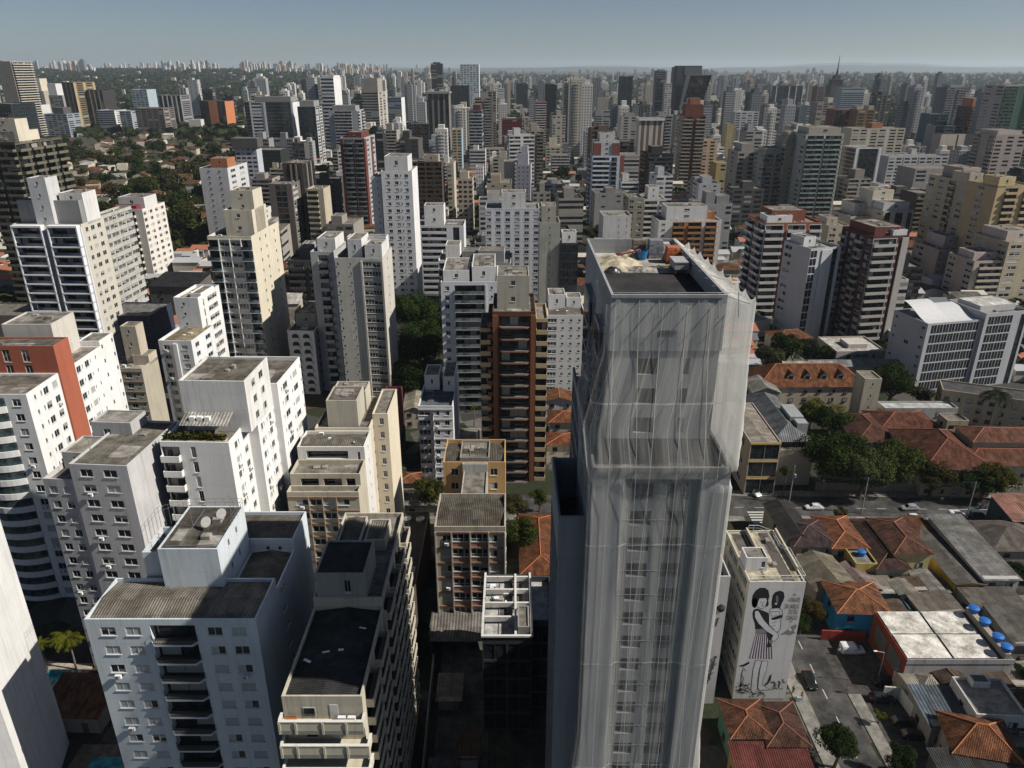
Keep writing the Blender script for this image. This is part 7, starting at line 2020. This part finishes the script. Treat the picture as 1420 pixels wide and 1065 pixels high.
ppalm('yellowish palm in front of the dormer wing, left', 1130, 556, 9, 3.6, (.10, .10, .02), seed=4)
ppalm('yellowish palm in front of the dormer wing, right', 1160, 566, 8.5, 3.4, (.08, .085, .02), seed=5)
ppalm('dark palm between the yellowish palms and the tiled roof', 1182, 578, 7.5, 3.2, (.05, .06, .018), seed=6)
ppalm('tall dark palm with drooping crown before the beige school block', 1384, 545, 16, 5.0, (.02, .03, .014), 30, 7, .7)
ppalm('slender banana palm on the podium of the white square-window tower', 657, 563, 7, 1.6, (.09, .11, .02), 10, 8)
ppalm('palm clump in the yard behind the white warehouse', 1275, 806, 3.5, 1.8, (.04, .06, .015), 14, 9)

# ------------------------------------------------------------------ pools and yards at the lower left
p = at(72, 938, z=.2)
b = MB(); b.poly([(-2.6, -1.6, .06), (2.0, -1.9, .06), (3.0, -.2, .06), (1.4, 1.6, .06), (-2.6, 1.4, .06)])
o = b.build('pool_water', glass((.03, .30, .34), .05), None, (p.x, p.y, .2)); struct(o)
b = MB(); b.box(-4.5, -3, 0, 6, 3.2, .24); struct(b.build('pool_deck', groundmat((.36, .31, .24), 1, 'pool_paving', .25), None, (p.x, p.y, 0)))
for k, (x, lab) in enumerate(((3.4, 'white sun lounger left of the pair beside the small pool'), (4.6, 'white sun lounger right of the pair beside the small pool'))):
    t = thing('sun_lounger', lab, 'lounger', (p.x + x, p.y - .3, .25), radians(-15))
    b = MB(); b.box(-.3, -.9, .25, .3, .4, .33); b.quad((-.3, .4, .33), (.3, .4, .33), (.3, 1.0, .75), (-.3, 1.0, .75)); b.build('bed', WHITE, t)
    for dx in (-.26, .26):
        for dy in (-.8, .3): b = MB(); b.box(dx - .03, dy - .03, 0, dx + .03, dy + .03, .248); b.build('leg', WHITE, t)
house('low pool house with a broad terracotta tile roof at the lower left', 112, 968, 9.5, 7.5, -2, 3.6, 'mono', 'x', (.4, .36, .3), (.42, .16, .075), 'tile', 1.4)
t = thing('pergola', 'white-beamed pergola beside the terracotta pool house', 'pergola', (at(77, 958, z=3).x, at(77, 958, z=3).y, 0))
b = MB()
for k in range(5): b.box(-2 + k * .9, -2.5, 2.9, -1.86 + k * .9, 2.6, 3.05)
b.build('beam', WHITE, t); b = MB()
for x in (-1.9, 1.6):
    for y in (-2.3, 2.3): b.tube((x, y, 0), (x, y, 2.9), .08, n=6)
b.build('post', WHITE, t)
p = at(158, 1062, z=.2)
b = MB(); b.quad((-4, -3, .05), (6, -3, .05), (6, 1.6, .05), (-4, 1.6, .05)); struct(b.build('pool_water', glass((.02, .2, .26), .05), None, (p.x, p.y, .2)))
b = MB(); b.box(-7, -5, 0, 8, 4, .22); struct(b.build('pool_deck', groundmat((.16, .13, .1), 1, 'dark_deck', .3), None, (p.x, p.y, 0)))
# sheds in the gap left of the white brown-panelled block
house('long black-roofed shed row running back from the palm', 545, 610, 6, 34, 8, 5, 'gable', 'y', (.3, .28, .25), (.05, .05, .05), 'corrugated')
house('long pale sheet-roofed shed at the edge of the dark trees', 577, 545, 6, 26, 4, 6, 'gable', 'y', (.42, .38, .3), (.34, .31, .25), 'corrugated')
house('small orange-roofed house behind the tall palm', 569, 662, 5, 5, 0, 4, 'hip', 'x', (.5, .48, .42), (.42, .15, .07))
house('orange-tiled house upper of the stack left of the netted tower', 783, 577, 9, 8, 0, 6, 'hip', 'x', (.45, .42, .36), (.40, .13, .055))
house('orange-tiled house middle of the stack left of the netted tower', 780, 608, 9, 7, 0, 6, 'hip', 'y', (.48, .46, .4), (.38, .12, .05))
house('white and orange house at the top of the stack by the white block', 775, 550, 9, 7, 0, 6, 'gable', 'y', (.55, .54, .52), (.42, .15, .06))
house('long orange-tiled house at the left foot of the netted wing', 748, 752, 8, 22, 0, 5, 'hip', 'y', (.46, .36, .22), (.36, .12, .05))
house('white shed roofs among the gardens left of the tall palm', 590, 690, 12, 6, 0, 3.5, 'mono', 'x', (.4, .38, .34), (.22, .21, .19), 'corrugated', .6)
house('white podium wing at the foot of the white square-window tower', 640, 610, 10, 12, 0, 5, 'flat', 'x', (.55, .53, .48), (.34, .3, .24), 'concrete')
house('dark low garage roofs left of the dark trees', 400, 390, 14, 10, 4, 6, 'gable', 'x', (.3, .28, .26), (.24, .22, .2), 'corrugated')
house('orange-roofed house in front of the grey garage roofs', 408, 380, 9, 8, 4, 6.5, 'hip', 'x', (.5, .45, .36), (.38, .14, .06))
house('dark block with a leaning black roof right of the white planted block', 250, 390, 20, 16, -4, 16, 'mono', 'x', (.14, .13, .12), (.03, .03, .033), 'corrugated', 2)
house('shadowed navy glass block behind the tall white slab', 190, 430, 17, 16, -2, 22, 'flat', 'x', (.035, .045, .075), (.16, .155, .15), 'concrete', wins=(5, 3))
house('beige service block below the dark terrace tower', 18, 430, 30, 16, -3, 14, 'flat', 'x', (.2, .18, .16), (.16, .15, .13), 'concrete', wins=(6, 2))
# ------------------------------------------------------------------ the rest of the city
FR = random.Random(21)
CN = dict(W='white', w='off-white', C='cream', B='beige', b='tan', G='mid-grey', g='grey', D='dark grey', P='pinkish', L='lilac-grey', U='blue-grey', T='taupe', V='olive-grey', R='brick-red', N='dark brown', K='black', E='slate-blue', S='pale grey', Y='yellowish')
FAC = [('w1w1w1', 'plain windows'), ('w1p.4w1p.4w1', 'sparse windows'), ('r1', 'ribbon windows'), ('b1p.3b1', 'paired balconies'), ('b1', 'wide balconies'), ('w1p.7w1', 'window columns'),
       ('r1p.3r1', 'ribbon windows'), ('p.4s1p.6s1p.4', 'small windows'), ('w1F.3w1F.3w1', 'ribbed walls'), ('l1p.2l1', 'deep loggias')]
SIDEF = ['p1w1p1', 'w1p.5w1', 'p', 's1p1s1', 'w1w1w1', 'r1p.5']
USED = set()
def where(px, py, y, k=0):
    c = sorted(((abs(.5 * (s[1][0] + s[1][1]) - px) + .7 * abs(s[1][2] + 8 - py), s) for s in SPECD if s[0]), key=lambda q: q[0])[k][1]
    d = px - .5 * (c[1][0] + c[1][1]); dy = y - c[4][1]
    w_ = .35 * (c[1][1] - c[1][0])
    lr = 'left of' if d < -w_ else 'right of' if d > w_ else ''
    fb = 'behind' if dy > 25 else 'in front of' if dy < -25 else 'beside'
    if lr and fb == 'behind': rel = 'farther back, ' + lr
    elif lr and fb == 'in front of': rel = 'nearer and ' + lr
    elif lr: rel = 'just ' + lr
    else: rel = fb
    return rel + ' the ' + c[0]
def clash(x, y, r, m=3):
    for s in SPECD:
        if (s[2][0] - x) ** 2 + (s[2][1] - y) ** 2 < (s[2][2] + r + m) ** 2: return True
    return False
def hidden_ok(box, y, keep=.45):
    """how low the top must stay so that the named buildings behind keep showing"""
    lim = -99
    for s in SPECD:
        if not s[0] or s[4][1] <= y: continue
        b = s[1]
        if min(box[1], b[1]) - max(box[0], b[0]) > .15 * min(box[1] - box[0], b[1] - b[0]):
            yb = proj(0, s[4][1], 0)[1]
            lim = max(lim, b[2] + keep * (yb - b[2]))
    return lim
def suburb(px, yb): return (px < 345 and 188 < yb < 345) or (px < 200 and 188 < yb < 300)
def woods(px, yb): return yb < 152 and (px < 440 or px > 1130)
made = 0
tries = 0
while made < 168 and tries < 16000:
    tries += 1
    px = FR.uniform(-10, 1430)
    yb = 138 + (FR.random() ** .8) * 190
    if made > 120 and FR.random() < .6: yb = FR.uniform(290, 470)
    if suburb(px, yb) or woods(px, yb) or (yb > 330 and px < 380): continue
    p = at(px, yb, z=0)
    w, d = FR.uniform(11, 21), FR.uniform(12, 22)
    r = .5 * max(w, d)
    if clash(p.x, p.y + d / 2, r): continue
    h = FR.choice((FR.uniform(14, 26), FR.uniform(36, 62), FR.uniform(50, 80), FR.uniform(55, 88)))
    if yb > 290: h = FR.uniform(12, 34)
    x0 = p.x - w / 2
    rz = radians(FR.uniform(-4, 3) if px < 700 else FR.uniform(0, 8))
    bx = px_box(x0, p.y, w, d, rz, h)
    lim = max(hidden_ok(bx, p.y, .62 if p.y > 650 else .55), 104 + 10 * FR.random())
    if bx[2] < lim:
        zt = at(px, lim, Y=p.y).z
        if zt < 11: continue
        h = zt
    ck = FR.choice('WWwwwCCBBbGGggDDDTTTNKKSSTgw')
    f, fn = FR.choice(FAC); sd = FR.choice(SIDEF)
    size = 'low' if h < 22 else 'slim' if w < 15.5 and h > 40 else 'tall' if h > 50 else 'mid-rise' if w < 19 else 'broad'
    pc, py = proj(x0 + w / 2, p.y, h)
    lab = None
    for k in range(6):
        l = f"{size} {CN[ck]} block with {fn}, {where(pc, py, p.y, k)}"
        if l not in USED and len(l.split()) < 17: lab = l; break
    if not lab: continue
    USED.add(lab)
    bb = Bld(lab, 'tower' if h > 22 else 'low block', x0, p.y, rz, 'city blocks of the middle distance and beyond', 'apartment_building', 0)
    c = lin(PALV[ck], FR.uniform(.82, 1.04))
    nf = max(2, int(h / 3.05))
    bb.block(0, 0, w, d, 0, h, f, sd, sd, '', nf=nf, col=c, trim=lin(c, FR.choice((.6, 1.25, 1.0))), par=.8, roof=FR.choice(('concrete', 'concrete', 'bitumen', 'corrugated')), dep=1.1)
    q = FR.uniform(.1, .4)
    bb.penthouse(q * w, .2 * d, (q + FR.uniform(.25, .5)) * w, FR.uniform(.6, .9) * d, h - .79, h + FR.uniform(2.5, 6), lin(c, FR.uniform(.85, 1.1)))
    if FR.random() < .4: bb.penthouse(.05 * w, .5 * d, .4 * w, .95 * d, h - .78, h + FR.uniform(1.2, 2.5), lin(c, .9))
    if FR.random() < .35: bb.antenna(w * .5, d * .5, h, FR.uniform(4, 8))
    bb.finish()
    note('', x0, p.y, w, d, rz, h)
    made += 1

# small houses and trees in the suburb on the left and between the towers
hn = 0
for _ in range(4000):
    if hn >= 160: break
    sub = hn < 92
    px, yb = (FR.uniform(40, 345), FR.uniform(190, 345)) if sub else (FR.uniform(340, 1420), FR.uniform(215, 470))
    p = at(px, yb, z=0)
    w, d = FR.uniform(9, 17), FR.uniform(8, 14)
    if clash(p.x, p.y, .5 * max(w, d), 1): continue
    h = FR.uniform(4, 8)
    bx = (px - 8, px + 8, proj(p.x, p.y, h)[1], yb)
    if hidden_ok(bx, p.y, .7) > bx[2]: continue
    red = FR.random() < .6
    lab = ('low tile-roofed house among the trees of the garden suburb' if red else 'low pale-roofed house among the trees of the garden suburb') if sub else ('small red-roofed house between the feet of the towers' if red else 'small grey-roofed house between the feet of the towers')
    house(lab, 0, 0, w, d, FR.uniform(-10, 25), h, FR.choice(('hip', 'gable')) if red else FR.choice(('flat', 'gable', 'mono')), FR.choice('xy'), FR.choice(((.6, .58, .54), (.5, .45, .36), (.55, .5, .4))),
          (FR.uniform(.3, .42), FR.uniform(.11, .16), .06) if red else FR.choice(((.3, .29, .27), (.55, .54, .52), (.16, .15, .14))), 'tile' if red else 'corrugated', xy=(p.x, p.y), group='houses of the garden suburb' if sub else 'small houses between the towers', parts=False)
    hn += 1
tn = 0
for _ in range(6000):
    if tn >= 252: break
    sub = tn < 185
    px, yb = (FR.uniform(30, 350), 190 + 155 * FR.random() ** .9) if sub else (FR.uniform(345, 1420), FR.uniform(215, 480))
    p = at(px, yb, z=0); r = FR.uniform(5, 9) if sub else FR.uniform(3.5, 6.5)
    if clash(p.x, p.y, r, -2.5 if sub else 0): continue
    zc = r * .95
    bx = (px - 8, px + 8, proj(p.x, p.y, zc + r * .6)[1], yb)
    if hidden_ok(bx, p.y, .66) > bx[2]: continue
    tree('broad leafy tree among the roofs of the garden suburb' if sub else 'leafy tree between the feet of the towers', p.x, p.y, r, zc, 'far', FR.choice((G1, G2, G4, (.05, .052, .02), (.062, .054, .026), (.045, .05, .025))), tn % 6, 0, 'trees of the garden suburb' if sub else 'trees between the towers', parts=False)
    tn += 1
p = at(268, 327, z=0)
b = MB(); b.quad((-16, -18, .02), (16, -18, .02), (16, 22, .02), (-16, 22, .02)); o = b.build('lawn', groundmat((.07, .08, .02), .3, 'lawn', .4), None, (p.x, p.y, 0)); o['kind'] = 'structure'

# far woods, far low houses, far towers: uncountable, one object each
def garden():
    b = MB(); r = random.Random(8)
    for _ in range(2600):
        px, yb = r.uniform(20, 352), 188 + 160 * r.random() ** .9
        p = at(px, yb, z=0)
        if clash(p.x, p.y, 4, -2) or mnoise.noise(Vector((p.x / 60, p.y / 60, 2))) < .02: continue
        R_ = r.uniform(2.5, 5.5)
        for k in range(16):
            d = Vector((r.gauss(0, 1), r.gauss(0, 1), abs(r.gauss(0, .8)))).normalized()
            c = Vector((p.x, p.y, R_ * .3)) + Vector((d.x * R_, d.y * R_, d.z * R_ * .8))
            n = (d + Vector((r.gauss(0, .5), r.gauss(0, .5), r.gauss(.2, .4)))).normalized()
            u = n.orthogonal().normalized(); v = n.cross(u); s = R_ * r.uniform(.22, .45)
            b.quad(c - u * s, c - v * s, c + u * s, c + v * s)
    o = b.build('garden_shrubs', leafmat((.045, .050, .019)))
    o['kind'] = 'stuff'; o['label'] = 'continuous low garden greenery between the suburb houses on the left'; o['category'] = 'shrubs'
    b = MB(); q = [at(5, 352, z=0), at(352, 352, z=0), at(350, 186, z=0), at(5, 186, z=0)]
    b.quad(*[(v.x, v.y, .03) for v in q]); struct(b.build('garden_ground', groundmat((.07, .062, .04), .12, 'garden_soil', .6)))
garden()
def shed_fill():
    r = random.Random(14); n = 0
    for _ in range(900):
        if n >= 30: break
        x, y = r.uniform(62, 128), r.uniform(84, 140); w, d = r.uniform(3, 6), r.uniform(3, 7)
        if clash(x, y, .3 * max(w, d), -1.2) or proj(x, y, 0)[0] > 1440 or (x < 68 and y < 114): continue
        dark = r.random() < .5
        house('small weathered dark shed roof in the back yards between the avenue and the warehouse' if dark else 'small patched pale shed roof in the back yards between the avenue and the warehouse', 0, 0, w, d, r.uniform(-6, 8), r.uniform(2.6, 4), r.choice(('mono', 'mono', 'gable')), r.choice('xy'), (.35, .32, .28),
              r.choice(((.07, .066, .06), (.12, .09, .07))) if dark else r.choice(((.26, .25, .22), (.33, .31, .27))), 'corrugated', r.uniform(.2, .6), xy=(x, y), group='weathered dark yard sheds' if dark else 'patched pale yard sheds', parts=False, over=.25)
        n += 1
    for k, (x, y, w, d, h) in enumerate(((-10.6, 98, 3.5, 5, 2.6), (-6.6, 86, 2.6, 4, 2.4), (-11, 80, 2.4, 6, 2.8))):
        house(('low tin shed at the back of the dark alley', 'tin lean-to against the alley wall halfway along', 'long tin shed nearest in the dark alley')[k], 0, 0, w, d, 0, h, 'mono', 'x', (.3, .27, .24), ((.3, .28, .25), (.22, .13, .09), (.2, .2, .2))[k], 'corrugated', .4, xy=(x, y), parts=False)
shed_fill()
def canopy():
    b = MB(); r = random.Random(3)
    for _ in range(19000):
        a = r.random()
        y = exp(r.uniform(math.log(1250), math.log(8500)))
        if a < .42: px = r.uniform(-40, 470)
        elif a < .72: px = r.uniform(1000, 1460); 
        else: px = r.uniform(440, 1010)
        if px > 430 and y < 2100 and r.random() < .35: continue
        p = at(px, 200, Y=y); x = (px - 710) / FPX * (y * cos(PITCH) + 100 * sin(PITCH))
        if clash(x, y, 6, -1): continue
        R_ = r.uniform(5, 9) * (1 + y / 7000)
        if _ % 6 == 0:
            y = exp(r.uniform(math.log(235), math.log(1300))); px = r.uniform(-420, 1840); R_ = r.uniform(2.5, 5.5)
            x = (px - 710) / FPX * (y * cos(PITCH) + 100 * sin(PITCH))
            if clash(x, y, R_, .5): continue
        z0 = ground_z(x, y)
        for k in range(11):
            d = Vector((r.gauss(0, 1), r.gauss(0, 1), abs(r.gauss(0, .8)))).normalized()
            c = Vector((x, y, z0 + R_ * .45)) + Vector((d.x * R_, d.y * R_, d.z * R_ * .75))
            n = (d + Vector((r.gauss(0, .5), r.gauss(0, .5), r.gauss(.2, .4)))).normalized()
            u = n.orthogonal().normalized(); v = n.cross(u); s = R_ * r.uniform(.35, .75)
            b.quad(c - u * s, c - v * s, c + u * s, c + v * s)
    o = b.build('distant_woods', leafmat((.032, .045, .02)))
    o['kind'] = 'stuff'; o['label'] = 'dark tree canopy covering the low hills below the far skyline'; o['category'] = 'woods'
canopy()
def far_city():
    r = random.Random(12)
    pal = [wall((.62, .6, .56), .2), wall((.5, .46, .38), .2), wall((.36, .37, .38), .2), wall((.14, .15, .16), .2), wall((.45, .3, .22), .2), plain((.34, .13, .07), .9, 0, 'roof_tile')]
    b = MB()
    for _ in range(4200):
        y = exp(r.uniform(math.log(1300), math.log(8000))); px = r.uniform(-30, 1450)
        if (px < 440 or px > 1120) and (r.random() < (.72 if px < 440 else .95 if y < 5600 else .5)): continue
        x = (px - 710) / FPX * (y * cos(PITCH) + 100 * sin(PITCH))
        if clash(x, y, 8, 0): continue
        z0 = ground_z(x, y) - 1; w, d, h = r.uniform(8, 22), r.uniform(8, 18), r.uniform(6, 13) + r.random() ** 6 * 22
        b.box(x, y, z0, x + w, y + d, z0 + h, r.choice((0, 0, 1, 2)), top=r.choice((0, 2, 5, 5, 1)), bottom=False)
    for _ in range(3600):
        y = exp(r.uniform(math.log(235), math.log(1500))); px = r.uniform(-420, 1840)
        if px > -20 and suburb(px, proj(0, y, 0)[1]): continue
        x = (px - 710) / FPX * (y * cos(PITCH) + 100 * sin(PITCH)); w, d, h = r.uniform(6, 14), r.uniform(6, 13), r.uniform(3.2, 7.5)
        if clash(x + w / 2, y + d / 2, .5 * max(w, d), .5): continue
        b.box(x, y, -.1, x + w, y + d, h, r.choice((0, 1, 1, 2)), bottom=False)
        t = r.choice((5, 5, 2, 1, 3, 2)); e = .4; rh = r.uniform(.8, 2)
        b.quad((x - e, y - e, h), (x + w + e, y - e, h), (x + w + e, y + d / 2, h + rh), (x - e, y + d / 2, h + rh), t); b.quad((x + w + e, y + d + e, h), (x - e, y + d + e, h), (x - e, y + d / 2, h + rh), (x + w + e, y + d / 2, h + rh), t)
    for _ in range(260):      # towers beyond both sides of the frame
        y = exp(r.uniform(math.log(150), math.log(2400))); px = r.choice((r.uniform(-520, -90), r.uniform(1530, 2000)))
        x = (px - 710) / FPX * (y * cos(PITCH) + 100 * sin(PITCH)); w, d, h = r.uniform(12, 20), r.uniform(12, 20), r.uniform(16, 62)
        if clash(x + w / 2, y + d / 2, 14, 2) or (px > 1000 and y < 320): continue
        m = r.choice((0, 0, 1, 2)); b.box(x, y, 0, x + w, y + d, h, m, bottom=False)
        for j in range(int(h / 3.1)): b.quad((x + 1, y - .06, j * 3.1 + 1), (x + w - 1, y - .06, j * 3.1 + 1), (x + w - 1, y - .06, j * 3.1 + 2.4), (x + 1, y - .06, j * 3.1 + 2.4), 3)
    o = b.build('distant_houses', pal); o['kind'] = 'stuff'; o['label'] = 'carpet of tiny pale and red-roofed houses toward the horizon'; o['category'] = 'houses'
    b = MB(); n = 0
    for _ in range(4200):
        if n > 340: break
        px = r.uniform(330, 1430); y = exp(r.uniform(math.log(760), math.log(2700)))
        yb = proj(0, y, 0)[1]
        if woods(px, yb) or suburb(px, yb): continue
        x = (px - 710) / FPX * (y * cos(PITCH) + 100 * sin(PITCH)); w, d, h = r.uniform(8, 15), r.uniform(10, 18), (r.uniform(12, 26) if r.random() < .35 else r.uniform(52, 98))
        if clash(x + w / 2, y + d / 2, .5 * max(w, d), 1): continue
        bx = px_box(x, y, w, d, 0, h)
        lim = max(hidden_ok(bx, y, .6), 103 + 14 * r.random())
        if bx[2] < lim: h = at(px, lim, Y=y).z
        if h < 14: continue
        z0 = ground_z(x, y); m = r.choice((0, 0, 0, 1, 1, 2, 2, 3, 3, 3))
        mm = 3 if m != 3 else 2
        b.box(x, y, z0, x + w, y + d, z0 + h, m, bottom=False)
        b.box(x + w * .25, y + d * .2, z0 + h, x + w * .75, y + d * .8, z0 + h + r.uniform(2.5, 7), m, bottom=False)
        st = r.random(); nfl = int(h / 3.1); lt = px > 700
        for j in range(nfl):
            za = z0 + j * 3.1 + 1.1
            if st < .4:
                b.quad((x + 1, y - .06, za), (x + w - 1, y - .06, za), (x + w - 1, y - .06, za + 1.5), (x + 1, y - .06, za + 1.5), mm)
            else:
                for q in range(4):
                    xa = x + w * (q + .28) / 4
                    b.quad((xa, y - .06, za), (xa + w * .11, y - .06, za), (xa + w * .11, y - .06, za + 1.4), (xa, y - .06, za + 1.4), mm)
            if st > .7: b.box(x + w * .3, y - 1.3, za - 1.1, x + w * .7, y - .07, za - .1, m, bottom=False)
            for q in range(3):
                ya = y + d * (q + .3) / 3; xs = x - .06 if lt else x + w + .06
                b.quad((xs, ya, za), (xs, ya + d * .13, za), (xs, ya + d * .13, za + 1.4), (xs, ya, za + 1.4), mm)
        n += 1
    n = 0
    while n < 3000:
        t = r.random()
        if t < .42: px, y = r.uniform(-20, 580), r.uniform(5600, 9600)
        elif t < .44: px, y = r.uniform(-10, 75), r.uniform(3600, 5400)
        elif t < .80: px, y = r.uniform(440, 1010), exp(r.uniform(math.log(2300), math.log(9000)))
        elif t < .93: px, y = r.uniform(980, 1190), exp(r.uniform(math.log(2600), math.log(8500)))
        else: px, y = r.uniform(1150, 1440), r.uniform(5500, 9000)
        cl = mnoise.noise(Vector((px / 38, y / 900, 5)))
        n += 1
        if 500 < px < 1150 and r.random() < .35: continue
        if cl < -.02 + .2 * r.random(): continue
        x = (px - 710) / FPX * (y * cos(PITCH) + 100 * sin(PITCH))
        if clash(x, y, 14, 4): continue
        z0 = ground_z(x, y) - 1; w, d, h = r.uniform(11, 24), r.uniform(12, 26), r.uniform(22, 78) * (1.1 if px < 600 else .85)
        if 1150 < px: h *= .6
        m = r.choice((0, 0, 0, 1, 1, 2, 2, 3, 4))
        b.box(x, y, z0, x + w, y + d, z0 + h, m, bottom=False)
        b.box(x + w * .3, y + d * .3, z0 + h, x + w * .7, y + d * .7, z0 + h + r.uniform(3, 7), m, bottom=False)
        k = int(r.uniform(2, 5))      # window strips
        mm = 3 if m in (0, 1, 2, 4) else 2
        for j in range(k):
            xa = x + w * (j + .25) / k
            if r.random() < .5: b.box(xa, y - .4, z0 + 3, xa + w * .4 / k, y - .05, z0 + h - 3, mm, bottom=False)
        if r.random() < .5:
            for j in range(int(h / 7)): b.box(x - .3, y - .5, z0 + 4 + j * 7, x + w + .3, y - .05, z0 + 5.6 + j * 7, mm, bottom=False)
    o = b.build('distant_towers', pal); o['kind'] = 'stuff'; o['label'] = 'countless pale towers of the far skyline under the haze'; o['category'] = 'towers'
far_city()
def hills():
    for y, base, amp, seed in ((22000, 50, 90, 4), (31000, 70, 190, 9)):
        b = MB(); n = 160
        for i in range(n + 1):
            px = -200 + 1820 * i / n; x = (px - 710) / FPX * y
            w = smooth(560, 900, px) * .8 + .25
            hh = base * .7 + w * amp * max(0, .55 + mnoise.noise(Vector((px / 210, seed, 0))) + .35 * mnoise.noise(Vector((px / 60, seed, 3))))
            for k, (dy, f) in enumerate(((-1500, 0), (-700, .55), (0, 1.0), (900, .6))):
                b.v.append((x, y + dy, 60 * (k > 0) + hh * f - 5))
        for i in range(n):
            for k in range(3):
                a = i * 4 + k
                b.f.append((a, a + 4, a + 5, a + 1)); b.m.append(0)
        struct(b.build('hills', leafmat((.05, .06, .04)), smooth=True))
hills()
# ------------------------------------------------------------------ the air
m = bpy.data.materials.new('haze_air'); m.use_nodes = True
nt = m.node_tree; nt.nodes.clear()
pv = nt.nodes.new('ShaderNodeVolumePrincipled')
pv.inputs['Color'].default_value = (.78, .90, 1.0, 1)
pv.inputs['Density'].default_value = 4.6e-5
pv.inputs['Anisotropy'].default_value = .25
out = nt.nodes.new('ShaderNodeOutputMaterial')
nt.links.new(pv.outputs[0], out.inputs['Volume'])
b = MB(); b.box(-90000, -3000, -8, 90000, 48000, 420)
o = b.build('haze', m); o['kind'] = 'stuff'
